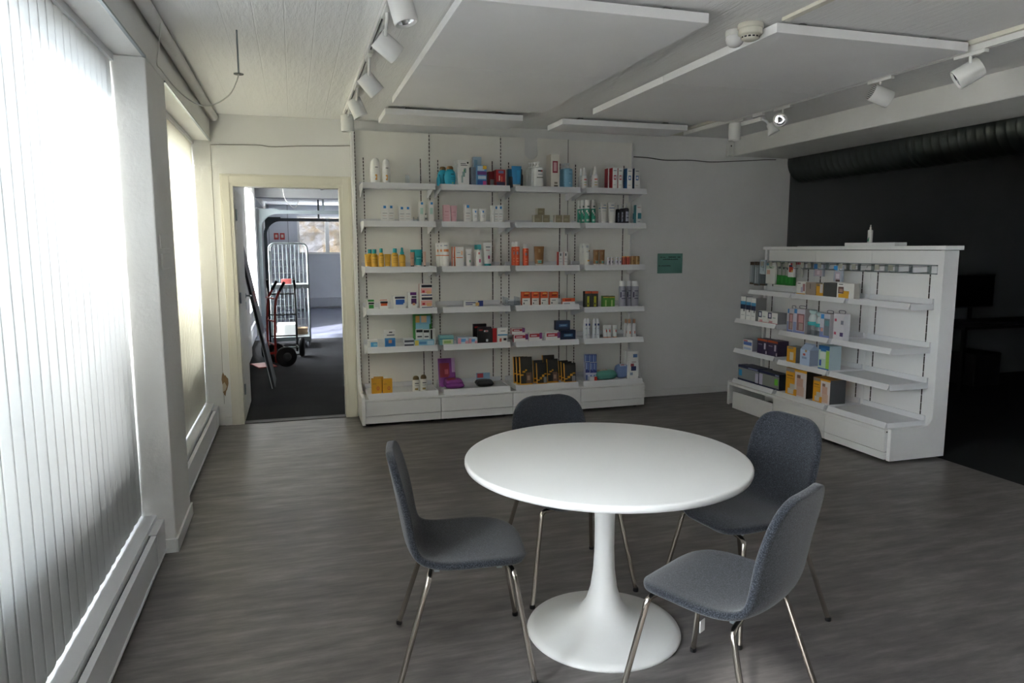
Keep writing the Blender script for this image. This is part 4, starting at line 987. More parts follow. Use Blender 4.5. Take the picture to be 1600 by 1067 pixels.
('snack_pouch', 'pouch', 'pouch', 1.114, 6.56, 0.712, 0.179, 0.03, 0.284, '2f7d34', 'tall green pouch with pale blue oval panel, fifth shelf, bay by the door', [(0.15, 0.46, 0.86, 0.66, '8cc4d6'), (0.12, 0.66, 0.96, 0.97, '7fb4cf'), (0.45, 0.72, 0.7, 0.95, 'd9b48c'), (0.14, 0.7, 0.36, 0.95, 'c79a4a'), (0.15, 0.08, 0.9, 0.4, '1c2420')], None, None, None, 0, {}),
('snack_pack', 'pack', 'box', 1.074, 6.5, 0.712, 0.065, 0.02, 0.152, 'dcdcda', 'white pack with black band standing before green pouch, fifth shelf, bay by the door', [(0.05, 0.8, 0.95, 0.95, '1c1e22'), (0.15, 0.1, 0.9, 0.3, 'b4443a'), (0.2, 0.5, 0.85, 0.58, '3a3d44')], None, None, None, 0, {}),
('snack_pack', 'pack', 'box', 1.138, 6.5, 0.712, 0.056, 0.02, 0.147, 'dcdcda', 'white pack with black band, middle before green pouch, fifth shelf, bay by the door', [(0.05, 0.8, 0.95, 0.95, '1c1e22'), (0.15, 0.1, 0.9, 0.3, 'b4443a'), (0.2, 0.5, 0.85, 0.58, '3a3d44')], None, None, None, 0, {}),
('snack_pack', 'pack', 'box', 1.196, 6.5, 0.712, 0.048, 0.02, 0.148, 'dcdcda', 'narrow white pack at right of green pouch, fifth shelf, bay by the door', [(0.1, 0.05, 0.45, 0.95, '1c1e22')], None, None, None, 0, {}),
('toothpaste_box', 'box', 'box', 1.112, 6.455, 0.712, 0.178, 0.035, 0.057, '8fc3dd', 'flat pale blue and yellow carton lying lengthwise, fifth shelf, bay by the door', [(0.0, 0.05, 0.2, 0.95, 'd9c75a'), (0.22, 0.3, 0.6, 0.7, '5a90c4'), (0.65, 0.2, 0.95, 0.8, 'b9d6e6')], None, None, None, 0, {}),
('yellow_carton', 'box', 'box', 0.668, 6.45, 0.29, 0.087, 0.05, 0.14, 'e0a52f', 'yellow carton at front nearest the door, bottom shelf, bay by the door', [(0.55, 0.25, 0.72, 0.3, 'c8544a'), (0.58, 0.45, 0.7, 0.5, 'c8544a'), (0.5, 0.3, 0.56, 0.45, 'c8544a'), (0.7, 0.3, 0.76, 0.45, 'c8544a'), (0.1, 0.65, 0.45, 0.7, 'b98a30')], 'yellow cartons', None, None, 0, {}),
('yellow_carton', 'box', 'box', 0.698, 6.55, 0.29, 0.085, 0.05, 0.135, 'e0a52f', 'yellow carton hidden behind another, bottom shelf, bay by the door', [(0.55, 0.25, 0.72, 0.3, 'c8544a'), (0.58, 0.45, 0.7, 0.5, 'c8544a'), (0.5, 0.3, 0.56, 0.45, 'c8544a'), (0.7, 0.3, 0.76, 0.45, 'c8544a'), (0.1, 0.65, 0.45, 0.7, 'b98a30')], 'yellow cartons', None, None, 0, {}),
('yellow_carton', 'box', 'box', 0.765, 6.45, 0.29, 0.088, 0.05, 0.131, 'e0a52f', 'yellow carton right of the other front carton, bottom shelf, bay by the door', [(0.55, 0.25, 0.72, 0.3, 'c8544a'), (0.58, 0.45, 0.7, 0.5, 'c8544a'), (0.5, 0.3, 0.56, 0.45, 'c8544a'), (0.7, 0.3, 0.76, 0.45, 'c8544a'), (0.1, 0.65, 0.45, 0.7, 'b98a30')], 'yellow cartons', None, None, 0, {}),
('shampoo_bottle', 'bottle', 'dome', 1.03, 6.45, 0.29, 0.068, 0.06, 0.145, 'e6e4dc', 'cream bottle with bronze dome cap, left of two, bottom shelf, bay by the door', [(0.3, 0.5, 0.8, 0.56, '5a5f66'), (0.3, 0.38, 0.8, 0.42, '8a8f96'), (0.3, 0.12, 0.7, 0.24, 'a08a4a')], 'gold capped tubs', '6e5a35', None, 0, {}),
('shampoo_bottle', 'bottle', 'dome', 1.1, 6.45, 0.29, 0.065, 0.06, 0.152, 'e6e4dc', 'cream bottle with bronze dome cap, right of two, bottom shelf, bay by the door', [(0.3, 0.5, 0.8, 0.56, '5a5f66'), (0.3, 0.38, 0.8, 0.42, '8a8f96'), (0.3, 0.12, 0.7, 0.24, 'a08a4a')], 'gold capped tubs', '6e5a35', None, 0, {}),
('hair_oil_bottle', 'bottle', 'squat', 1.376, 6.45, 2.16, 0.099, 0.08, 0.173, '24a4c2', 'teal round bottle with bronze cap, front one, top shelf, second bay from door', [(0.55, 0.55, 0.85, 0.62, '0f5f78'), (0.55, 0.4, 0.9, 0.43, '0f6f88'), (0.55, 0.32, 0.9, 0.34, '0f6f88'), (0.58, 0.1, 0.85, 0.16, 'a8c27a')], 'teal hair care jars', '7a5c2e', None, 0, {}),
('hair_oil_bottle', 'bottle', 'squat', 1.332, 6.56, 2.16, 0.095, 0.08, 0.178, '24a4c2', 'teal round bottle with bronze cap, second behind, top shelf, second bay from door', [(0.55, 0.55, 0.85, 0.62, '0f5f78'), (0.55, 0.4, 0.9, 0.43, '0f6f88'), (0.55, 0.32, 0.9, 0.34, '0f6f88'), (0.58, 0.1, 0.85, 0.16, 'a8c27a')], 'teal hair care jars', '7a5c2e', None, 0, {}),
('hair_oil_bottle', 'bottle', 'squat', 1.28, 6.5, 2.16, 0.041, 0.05, 0.102, '24a4c2', 'small teal bottle peeking out left of the round ones, top shelf, second bay from door', [], 'teal hair care jars', '24a4c2', None, 0, {}),
('thermometer_box', 'box', 'box', 1.496, 6.45, 2.16, 0.097, 0.05, 0.228, 'e8e8e6', 'tall white box with green curved picture, front one, top shelf, second bay from door', [(0.2, 0.84, 0.7, 0.87, '6d7278'), (0.2, 0.78, 0.85, 0.81, '6d7278'), (0.8, 0.86, 0.95, 0.93, '22252a'), (0.25, 0.12, 0.42, 0.4, '9fb4b0'), (0.35, 0.35, 0.6, 0.55, '8aa7a2'), (0.5, 0.5, 0.72, 0.68, '7d9a98'), (0.48, 0.55, 0.58, 0.62, '3f9a4a'), (0, 0, 1, 0.04, '5fb0d0')], 'thermometer boxes', None, None, 0, {}),
('thermometer_box', 'box', 'box', 1.486, 6.56, 2.16, 0.087, 0.05, 0.237, 'e8e8e6', 'tall white box behind its front twin, top shelf, second bay from door', [(0.2, 0.84, 0.7, 0.87, '6d7278'), (0.2, 0.78, 0.85, 0.81, '6d7278'), (0.8, 0.86, 0.95, 0.93, '22252a'), (0.25, 0.12, 0.42, 0.4, '9fb4b0'), (0.35, 0.35, 0.6, 0.55, '8aa7a2'), (0.5, 0.5, 0.72, 0.68, '7d9a98'), (0.48, 0.55, 0.58, 0.62, '3f9a4a'), (0, 0, 1, 0.04, '5fb0d0')], 'thermometer boxes', None, None, 0, {}),
('care_box', 'box', 'box', 1.599, 6.49, 2.16, 0.054, 0.08, 0.173, '8793a0', 'grey blue box left of the colourful box, top shelf, second bay from door', [], None, None, None, 0, {}),
('care_box', 'box', 'box', 1.66, 6.6, 2.16, 0.075, 0.05, 0.279, 'a9c3d6', 'tall pale blue box standing behind colourful box, top shelf, second bay from door', [(0.1, 0.3, 0.5, 0.9, '7fa8c8')], None, None, None, 0, {}),
('care_box', 'box', 'box', 1.664, 6.45, 2.16, 0.091, 0.04, 0.185, '5aa0d0', 'bright blue box with purple band and yellow corner, top shelf, second bay from door', [(0.03, 0.55, 0.97, 0.72, '6a3f8c'), (0.05, 0.75, 0.75, 0.97, 'c8dcea'), (0.6, 0.82, 0.99, 0.99, 'e0b23c'), (0.05, 0.05, 0.95, 0.3, '2f5fa8'), (0.6, 0.05, 0.95, 0.25, 'c8508c'), (0.1, 0.35, 0.9, 0.5, 'd4e4f0')], None, None, None, 0, {}),
('gum_box', 'box', 'box', 1.842, 6.45, 2.16, 0.089, 0.12, 0.153, 'a31f28', 'dark red box at front with navy base, top shelf, second bay from door', [(0.05, 0.03, 0.95, 0.28, '26294f'), (0.25, 0.78, 0.8, 0.93, '6f7fae'), (0.3, 0.35, 0.42, 0.65, 'e6d0c8'), (0.55, 0.3, 0.68, 0.6, 'd86a5a')], None, None, '7d1a22', 0, {}),
('gum_box', 'box', 'box', 1.78, 6.52, 2.16, 0.067, 0.1, 0.141, '7d1a22', 'dark red box set back beside the front one, top shelf, second bay from door', [(0.2, 0.1, 0.8, 0.5, '8f9399')], None, None, None, 0, {}),
('face_cream_box', 'box', 'box', 1.334, 6.45, 1.83, 0.059, 0.05, 0.158, 'e3b8bf', 'pink face cream carton, second shelf, second bay from door', [(0.2, 0.6, 0.8, 0.64, 'c98a96'), (0.2, 0.4, 0.8, 0.44, 'd9a2ac'), (0.2, 0.25, 0.7, 0.28, 'd9a2ac')], None, None, None, 0, {}),
('face_cream_tube', 'tube', 'tube', 1.402, 6.45, 1.83, 0.065, 0.05, 0.153, 'e0b0b9', 'pink face cream tube beside pink carton, second shelf, second bay from door', [(0.2, 0.6, 0.8, 0.64, 'c98a96'), (0.2, 0.4, 0.8, 0.44, 'd9a2ac'), (0.2, 0.25, 0.7, 0.28, 'd9a2ac')], None, 'e6c0c6', None, 0, {}),
('cream_box', 'box', 'box', 1.531, 6.45, 1.83, 0.056, 0.05, 0.167, 'e8e8e6', 'white carton with blue square left of white tubes, second shelf, second bay from door', [(0.3, 0.8, 0.7, 0.95, '2f7fc4'), (0.15, 0.5, 0.85, 0.53, '8a8f96'), (0.15, 0.36, 0.75, 0.38, 'b98f8f'), (0.15, 0.2, 0.8, 0.22, '9aa0a6')], None, None, None, 0, {}),
('cream_tube', 'tube', 'tube', 1.606, 6.45, 1.83, 0.057, 0.05, 0.127, 'e8e8e6', 'white tube with blue square, left of two, second shelf, second bay from door', [(0.35, 0.72, 0.65, 0.88, '2f7fc4'), (0.3, 0.5, 0.7, 0.53, '8a8f96'), (0.3, 0.4, 0.7, 0.42, 'a0a4aa')], 'white cream tubes', 'd2d2d0', None, 0, {}),
('cream_tube', 'tube', 'tube', 1.678, 6.45, 1.83, 0.064, 0.05, 0.128, 'e8e8e6', 'white tube with blue square, right of two, second shelf, second bay from door', [(0.35, 0.72, 0.65, 0.88, '2f7fc4'), (0.3, 0.5, 0.7, 0.53, '8a8f96'), (0.3, 0.4, 0.7, 0.42, 'a0a4aa')], 'white cream tubes', 'd2d2d0', None, 0, {}),
('cream_box', 'box', 'box', 1.765, 6.45, 1.83, 0.024, 0.05, 0.159, 'e8e8e6', 'slim white carton, first of three at shelf end, second shelf, second bay from door', [(0.3, 0.5, 0.7, 0.52, 'b98f8f')], None, None, None, 0, {}),
('cream_box', 'box', 'box', 1.799, 6.45, 1.83, 0.04, 0.05, 0.159, 'e8e8e6', 'slim white carton, middle of three at shelf end, second shelf, second bay from door', [(0.3, 0.8, 0.7, 0.95, '2f7fc4'), (0.15, 0.5, 0.85, 0.53, '8a8f96'), (0.15, 0.36, 0.75, 0.38, 'b98f8f'), (0.15, 0.2, 0.8, 0.22, '9aa0a6')], None, None, None, 0, {}),
('cream_box', 'box', 'box', 1.842, 6.45, 1.83, 0.042, 0.05, 0.16, 'e8e8e6', 'slim white carton, last of three at shelf end, second shelf, second bay from door', [(0.3, 0.8, 0.7, 0.95, '2f7fc4'), (0.15, 0.5, 0.85, 0.53, '8a8f96'), (0.15, 0.36, 0.75, 0.38, 'b98f8f'), (0.15, 0.2, 0.8, 0.22, '9aa0a6')], None, None, None, 0, {}),
('sun_tube', 'tube', 'tube', 1.324, 6.45, 1.428, 0.071, 0.05, 0.222, 'e8e8e6', 'white tube with orange line, front of three, third shelf, second bay from door', [(0.0, 0.46, 1, 0.5, 'e07a3c'), (0.15, 0.62, 0.45, 0.72, 'e8a070'), (0.5, 0.62, 0.9, 0.74, 'e08a50'), (0.3, 0.85, 0.7, 0.9, '8f98b0')], 'white and orange tubes', 'e2e2e0', None, 0, {}),
('sun_tube', 'tube', 'tube', 1.304, 6.52, 1.428, 0.069, 0.05, 0.22, 'e8e8e6', 'white tube with orange line, middle of three, third shelf, second bay from door', [(0.0, 0.46, 1, 0.5, 'e07a3c'), (0.15, 0.62, 0.45, 0.72, 'e8a070'), (0.5, 0.62, 0.9, 0.74, 'e08a50'), (0.3, 0.85, 0.7, 0.9, '8f98b0')], 'white and orange tubes', 'e2e2e0', None, 0, {}),
('sun_tube', 'tube', 'tube', 1.289, 6.59, 1.428, 0.066, 0.05, 0.218, 'e8e8e6', 'white tube with orange line, hindmost of three, third shelf, second bay from door', [(0.0, 0.46, 1, 0.5, 'e07a3c'), (0.15, 0.62, 0.45, 0.72, 'e8a070'), (0.5, 0.62, 0.9, 0.74, 'e08a50'), (0.3, 0.85, 0.7, 0.9, '8f98b0')], 'white and orange tubes', 'e2e2e0', None, 0, {}),
('sun_box', 'box', 'box', 1.446, 6.45, 1.428, 0.076, 0.06, 0.184, 'e8e8e6', 'white carton with orange side, front one, third shelf, second bay from door', [(0.1, 0.45, 0.9, 0.49, 'e2803c'), (0.2, 0.7, 0.6, 0.73, '9a9fa6'), (0.7, 0.6, 0.9, 0.8, 'e8b48c')], None, None, 'dd6a35', 0, {}),
('sun_box', 'box', 'box', 1.439, 6.56, 1.428, 0.066, 0.05, 0.185, 'e8e8e6', 'white carton with orange side, behind the front one, third shelf, second bay from door', [(0.1, 0.45, 0.9, 0.49, 'e2803c'), (0.2, 0.7, 0.6, 0.73, '9a9fa6'), (0.7, 0.6, 0.9, 0.8, 'e8b48c')], None, None, 'dd6a35', 0, {}),
('lotion_tube', 'tube', 'tube', 1.541, 6.45, 1.428, 0.062, 0.05, 0.161, 'e8e8e6', 'white tube with small green mark, third shelf, second bay from door', [(0.45, 0.28, 0.7, 0.4, '4aa870'), (0.25, 0.7, 0.75, 0.74, '8a9098')], None, 'e2e2e0', None, 0, {}),
('lotion_bottle', 'bottle', 'bottle', 1.639, 6.45, 1.428, 0.064, 0.05, 0.205, 'e8e8e6', 'white bottle with teal cap and magenta mark, third shelf, second bay from door', [(0.4, 0.2, 0.65, 0.34, 'c03a7a'), (0.35, 0.75, 0.75, 0.79, '5a6068'), (0.3, 0.55, 0.45, 0.66, 'd06a6a')], None, '2a9ea6', None, 0, {}),
('lotion_bottle', 'bottle', 'bottle', 1.637, 6.55, 1.428, 0.058, 0.05, 0.203, 'e8e8e6', 'white bottle with teal cap, hidden behind its twin, third shelf, second bay from door', [], None, '2a9ea6', None, 0, {}),
('lotion_tube', 'tube', 'tube', 1.719, 6.45, 1.428, 0.084, 0.05, 0.223, 'e8e8e6', 'tall white tube on teal cap with magenta mark, third shelf, second bay from door', [(0.45, 0.32, 0.68, 0.46, 'c03a7a'), (0.25, 0.8, 0.8, 0.84, '6a7078'), (0.3, 0.68, 0.75, 0.7, 'c9a0a0')], None, '1f9aa0', None, 0, {}),
('ointment_box', 'box', 'box', 1.576, 6.45, 1.055, 0.191, 0.04, 0.064, 'e8e8e6', 'flat white carton with blue end and orange base, fourth shelf, second bay from door', [(0, 0, 1, 0.13, 'd8602f'), (0.72, 0.1, 0.98, 0.95, '2a3a80'), (0.6, 0.2, 0.78, 0.7, 'c9a46a'), (0.1, 0.6, 0.6, 0.75, '3c4a80'), (0.1, 0.35, 0.45, 0.48, '3c4a80')], None, None, None, 0, {}),
('wipes_pack', 'pack', 'box', 1.318, 6.45, 0.712, 0.132, 0.08, 0.088, '7fb7bb', 'teal and green flat pack nearest the door side, fifth shelf, second bay from door', [(0.2, 0.1, 0.95, 0.6, 'd9dfb8'), (0.3, 0.2, 0.8, 0.45, '9fc070'), (0, 0.6, 1, 0.72, '3a8a9c')], None, None, '5f9aa4', 0, {}),
('sponge_pack', 'pack', 'box', 1.473, 6.45, 0.712, 0.1, 0.07, 0.066, 'c6d4e2', 'pink and blue small pack, left of two, fifth shelf, second bay from door', [(0.3, 0.35, 0.75, 0.8, '5f9ad0'), (0.0, 0.05, 0.3, 0.9, 'd99aa8'), (0.7, 0.05, 1, 0.5, 'd9a0b0')], None, None, None, 0, {}),
('sponge_pack', 'pack', 'box', 1.568, 6.45, 0.712, 0.081, 0.07, 0.059, 'c6d4e2', 'pink and blue small pack, right of two, fifth shelf, second bay from door', [(0.3, 0.35, 0.75, 0.8, '5f9ad0'), (0.0, 0.05, 0.3, 0.9, 'd99aa8'), (0.7, 0.05, 1, 0.5, 'd9a0b0')], None, None, None, 0, {}),
('support_pack', 'pack', 'box', 1.662, 6.56, 0.712, 0.129, 0.03, 0.175, '15161a', 'tall black pack behind with small red label, fifth shelf, second bay from door', [(0.1, 0.78, 0.35, 0.86, 'b03030'), (0.45, 0.7, 0.75, 0.8, 'c8d0d4'), (0.55, 0.72, 0.72, 0.78, 'c03a3a'), (0.6, 0.1, 0.75, 0.25, 'c8ccd0')], None, None, None, 0, {}),
('support_pack', 'pack', 'box', 1.685, 6.47, 0.712, 0.134, 0.03, 0.153, '1b1c20', 'black pack with red label at front, fifth shelf, second bay from door', [(0.1, 0.78, 0.35, 0.86, 'b03030'), (0.45, 0.7, 0.75, 0.8, 'c8d0d4'), (0.55, 0.72, 0.72, 0.78, 'c03a3a'), (0.6, 0.1, 0.75, 0.25, 'c8ccd0')], None, None, None, 0, {}),
('support_pack', 'pack', 'box', 1.775, 6.48, 0.712, 0.066, 0.03, 0.137, 'a82024', 'red edged pack leaning against black packs, fifth shelf, second bay from door', [(0, 0, 0.35, 1, '1b1c20')], None, None, None, 0, {}),
('lens_fluid_box', 'box', 'box', 1.854, 6.45, 0.712, 0.095, 0.05, 0.145, 'e8e8e6', 'white box with blue stripe at shelf end, fifth shelf, second bay from door', [(0, 0.48, 1, 0.56, '3a8fc4'), (0.2, 0.08, 0.4, 0.3, 'd06050'), (0.6, 0.15, 0.9, 0.3, '2a2d33'), (0.3, 0.75, 0.8, 0.8, '8a8f96')], None, None, 'c8d0d4', 0, {}),
('hot_pack', 'pack', 'pouch', 1.353, 6.6, 0.29, 0.164, 0.02, 0.273, '84378a', 'purple pack leaning upright with dark red circle, bottom shelf, second bay from door', [(0.08, 0.4, 0.66, 0.86, '8c1f30'), (0.1, 0.32, 0.6, 0.42, '8c1f30'), (0.82, 0.5, 0.97, 0.98, 'c9a2cc'), (0.35, 0.45, 0.55, 0.6, 'c0606a')], None, None, None, 0, {'lean': 12}),
('hot_pack', 'pack', 'pillow', 1.396, 6.46, 0.29, 0.178, 0.14, 0.065, '83358a', 'purple flat pack lying at the bottom of two, bottom shelf, second bay from door', [], None, None, None, 0, {'flat': 1}),
('hot_pack', 'pack', 'pillow', 1.394, 6.465, 0.316, 0.159, 0.13, 0.068, '8a3a8e', 'purple flat pack lying on top of another, bottom shelf, second bay from door', [(0.1, 0.1, 0.6, 0.7, '8c1f30')], None, None, None, 0, {'flat': 1}),
('sock_pack', 'pack', 'pillow', 1.69, 6.46, 0.29, 0.163, 0.12, 0.07, '17181b', 'black folded socks pack lying flat, bottom shelf, second bay from door', [(0, 0.3, 1, 0.36, '8a8d92')], None, None, None, 0, {'flat': 1}),
('sock_card', 'card', 'box', 1.72, 6.66, 0.29, 0.135, 0.012, 0.105, '8fb0cc', 'pale blue header card with red oval behind socks, bottom shelf, second bay from door', [(0.05, 0.55, 0.5, 0.95, 'b83a48')], None, None, None, 0, {'lean': 8}),
('refill_pouch', 'pouch', 'tube', 2.001, 6.45, 2.16, 0.096, 0.05, 0.192, '2a86bd', 'bright blue tube standing on white cap, top shelf, third bay from door', [(0.5, 0.2, 0.9, 0.8, '2f9ad0')], None, 'dddddb', None, 0, {}),
('refill_box', 'box', 'box', 1.968, 6.54, 2.16, 0.056, 0.06, 0.172, '2f6f98', 'blue box half hidden behind the bright blue tube, top shelf, third bay from door', [(0.2, 0.1, 0.8, 0.5, 'a8969a')], None, None, None, 0, {}),
('refill_box', 'box', 'box', 1.959, 6.47, 2.16, 0.044, 0.05, 0.095, '3a3f4a', 'small dark box beside the bright blue tube, top shelf, third bay from door', [], None, None, None, 0, {}),
('pump_bottle', 'bottle', 'pump', 2.214, 6.45, 2.16, 0.091, 0.06, 0.24, 'e8e8e6', 'white square pump bottle, front one of four, top shelf, third bay from door', [(0.35, 0.62, 0.75, 0.66, '3a3f46'), (0.7, 0.6, 0.85, 0.66, 'b83a3a'), (0.3, 0.38, 0.9, 0.41, '4a5a48'), (0.35, 0.5, 0.8, 0.52, '9aa0a6')], 'white pump bottles', 'ededeb', None, 0, {'sq': 1}),
('pump_bottle', 'bottle', 'pump', 2.212, 6.535, 2.16, 0.082, 0.06, 0.246, 'e8e8e6', 'white square pump bottle, second of four, top shelf, third bay from door', [(0.35, 0.62, 0.75, 0.66, '3a3f46'), (0.7, 0.6, 0.85, 0.66, 'b83a3a'), (0.3, 0.38, 0.9, 0.41, '4a5a48'), (0.35, 0.5, 0.8, 0.52, '9aa0a6')], 'white pump bottles', 'ededeb', None, 0, {'sq': 1}),
('pump_bottle', 'bottle', 'pump', 2.214, 6.62, 2.16, 0.081, 0.06, 0.252, 'e8e8e6', 'white square pump bottle, third of four, top shelf, third bay from door', [(0.35, 0.62, 0.75, 0.66, '3a3f46'), (0.7, 0.6, 0.85, 0.66, 'b83a3a'), (0.3, 0.38, 0.9, 0.41, '4a5a48'), (0.35, 0.5, 0.8, 0.52, '9aa0a6')], 'white pump bottles', 'ededeb', None, 0, {'sq': 1}),
('pump_bottle', 'bottle', 'pump', 2.218, 6.705, 2.16, 0.078, 0.06, 0.258, 'e8e8e6', 'white square pump bottle, hindmost of four, top shelf, third bay from door', [(0.35, 0.62, 0.75, 0.66, '3a3f46'), (0.7, 0.6, 0.85, 0.66, 'b83a3a'), (0.3, 0.38, 0.9, 0.41, '4a5a48'), (0.35, 0.5, 0.8, 0.52, '9aa0a6')], 'white pump bottles', 'ededeb', None, 0, {'sq': 1}),
('body_lotion_bottle', 'bottle', 'bottle', 2.097, 6.62, 2.16, 0.038, 0.04, 0.184, '3a3d48', 'dark bottle half hidden between blue tube and pumps, top shelf, third bay from door', [], None, '2a2c33', None, 0, {}),
('brush_box', 'box', 'box', 2.375, 6.45, 2.16, 0.087, 0.13, 0.309, 'e2ded6', 'tall white carton with pink window, top shelf, third bay from door', [(0.18, 0.45, 0.78, 0.8, '9c3048'), (0.3, 0.5, 0.65, 0.76, 'd8a8b0'), (0.4, 0.12, 0.75, 0.18, '8a8378'), (0.35, 0.03, 0.8, 0.09, '6b655c')], None, None, 'c9c4ba', 0, {}),
('wash_bottle', 'bottle', 'pump', 2.513, 6.45, 2.16, 0.094, 0.065, 0.237, '7fb2cf', 'pale blue pump bottle, front one of three, top shelf, third bay from door', [(0.45, 0.7, 0.8, 0.74, '3f6f90'), (0.5, 0.55, 0.85, 0.58, '4f7f9c'), (0.5, 0.45, 0.8, 0.47, '4f7f9c'), (0.5, 0.2, 0.75, 0.22, 'cfe2ec')], 'pale blue pump bottles', 'd8dcde', None, 0, {}),
('wash_bottle', 'bottle', 'pump', 2.515, 6.53, 2.16, 0.088, 0.065, 0.243, '7fb2cf', 'pale blue pump bottle, middle of three, top shelf, third bay from door', [(0.45, 0.7, 0.8, 0.74, '3f6f90'), (0.5, 0.55, 0.85, 0.58, '4f7f9c'), (0.5, 0.45, 0.8, 0.47, '4f7f9c'), (0.5, 0.2, 0.75, 0.22, 'cfe2ec')], 'pale blue pump bottles', 'd8dcde', None, 0, {}),
('wash_bottle', 'bottle', 'pump', 2.522, 6.61, 2.16, 0.084, 0.065, 0.248, '7fb2cf', 'pale blue pump bottle, hindmost of three, top shelf, third bay from door', [(0.45, 0.7, 0.8, 0.74, '3f6f90'), (0.5, 0.55, 0.85, 0.58, '4f7f9c'), (0.5, 0.45, 0.8, 0.47, '4f7f9c'), (0.5, 0.2, 0.75, 0.22, 'cfe2ec')], 'pale blue pump bottles', 'd8dcde', None, 0, {}),
('soap_box', 'box', 'box', 2.2, 6.45, 1.83, 0.081, 0.05, 0.077, '8f866c', 'taupe box under the stacked one, left, second shelf, third bay from door', [(0.25, 0.35, 0.75, 0.6, 'a59c82'), (0, 0, 0.12, 1, 'd9d5c8')], 'taupe small boxes', None, 'c9c5b8', 0, {}),
('soap_box', 'box', 'box', 2.283, 6.45, 1.83, 0.078, 0.05, 0.078, '8f866c', 'taupe box under the stacked one, right, second shelf, third bay from door', [(0.25, 0.35, 0.75, 0.6, 'a59c82'), (0, 0, 0.12, 1, 'd9d5c8')], 'taupe small boxes', None, None, 0, {}),
('soap_box', 'box', 'box', 2.232, 6.45, 1.909, 0.076, 0.05, 0.061, '8f866c', 'taupe box stacked on top of two others, second shelf, third bay from door', [(0.25, 0.35, 0.75, 0.6, 'a59c82'), (0, 0, 0.12, 1, 'd9d5c8')], 'taupe small boxes', None, 'c9c5b8', 0, {}),
('soap_box', 'box', 'box', 2.408, 6.45, 1.83, 0.073, 0.05, 0.079, '8f866c', 'taupe box of separate pair, left, second shelf, third bay from door', [(0.25, 0.35, 0.75, 0.6, 'a59c82'), (0, 0, 0.12, 1, 'd9d5c8')], 'taupe small boxes', None, 'c9c5b8', 0, {}),
('soap_box', 'box', 'box', 2.486, 6.45, 1.83, 0.077, 0.05, 0.08, '8f866c', 'taupe box of separate pair, right, second shelf, third bay from door', [(0.25, 0.35, 0.75, 0.6, 'a59c82'), (0, 0, 0.12, 1, 'd9d5c8')], 'taupe small boxes', None, None, 0, {}),
('spray_can', 'can', 'can', 2.006, 6.45, 1.428, 0.049, 0.05, 0.231, 'd9532a', 'orange can with white cap, front of the pair, third shelf, third bay from door', [(0.3, 0.5, 0.6, 0.6, '8a8f9c'), (0.25, 0.68, 0.8, 0.73, 'f0a080'), (0.3, 0.3, 0.7, 0.33, 'f0a080'), (0.3, 0.2, 0.7, 0.22, 'f0a080')], 'orange spray cans', 'e4e4e2', None, 0, {}),
('spray_can', 'can', 'can', 2.002, 6.54, 1.428, 0.049, 0.05, 0.229, 'd9532a', 'orange can with white cap, behind in the pair, third shelf, third bay from door', [(0.3, 0.5, 0.6, 0.6, '8a8f9c'), (0.25, 0.68, 0.8, 0.73, 'f0a080'), (0.3, 0.3, 0.7, 0.33, 'f0a080'), (0.3, 0.2, 0.7, 0.22, 'f0a080')], 'orange spray cans', 'e4e4e2', None, 0, {}),
('spray_can', 'can', 'can', 2.09, 6.45, 1.428, 0.057, 0.05, 0.211, 'd9532a', 'orange can with white cap, standing alone, third shelf, third bay from door', [(0.3, 0.5, 0.6, 0.6, '8a8f9c'), (0.25, 0.68, 0.8, 0.73, 'f0a080'), (0.3, 0.3, 0.7, 0.33, 'f0a080'), (0.3, 0.2, 0.7, 0.22, 'f0a080')], 'orange spray cans', 'e4e4e2', None, 0, {}),
('bronze_tube', 'tube', 'tube', 2.224, 6.45, 1.428, 0.102, 0.05, 0.187, '8a6238', 'wide bronze tube on pale cap, standing alone, third shelf, third bay from door', [(0.3, 0.18, 0.7, 0.3, '6fb0a8'), (0.2, 0.3, 0.8, 0.34, 'c9b49a'), (0.4, 0.7, 0.65, 0.85, 'a8855c')], None, 'cfc9c0', None, 0, {}),
('serum_box', 'box', 'box', 2.434, 6.45, 1.428, 0.043, 0.05, 0.135, 'e8e8e6', 'slim white and red carton, left of two, third shelf, third bay from door', [(0.35, 0.72, 0.65, 0.9, '5a5f68'), (0.2, 0.3, 0.8, 0.33, 'b0b4ba'), (0.2, 0.5, 0.8, 0.53, 'b0b4ba'), (0, 0.0, 0.08, 1, 'c03a3a')], None, None, 'c0423c', 0, {}),
('serum_box', 'box', 'box', 2.486, 6.45, 1.428, 0.041, 0.05, 0.135, 'e8e8e6', 'slim white and red carton, right of two, third shelf, third bay from door', [(0.35, 0.72, 0.65, 0.9, '5a5f68'), (0.2, 0.3, 0.8, 0.33, 'b0b4ba'), (0.2, 0.5, 0.8, 0.53, 'b0b4ba'), (0, 0.0, 0.08, 1, 'c03a3a')], None, None, None, 0, {}),
('vitamin_box', 'box', 'box', 2.088, 6.45, 1.055, 0.078, 0.05, 0.134, 'e8e8e6', 'orange and white upright box, first from the door side, fourth shelf, third bay from door', [(0, 0.55, 1, 1, 'dd5a2c'), (0.3, 0.85, 0.85, 0.93, 'e6b05a'), (0.2, 0.7, 0.8, 0.8, '8a2f1c'), (0.15, 0.12, 0.3, 0.25, '5a5f66'), (0.2, 0.36, 0.7, 0.41, '6a6f76')], 'orange vitamin boxes', None, 'd9552c', 0, {}),
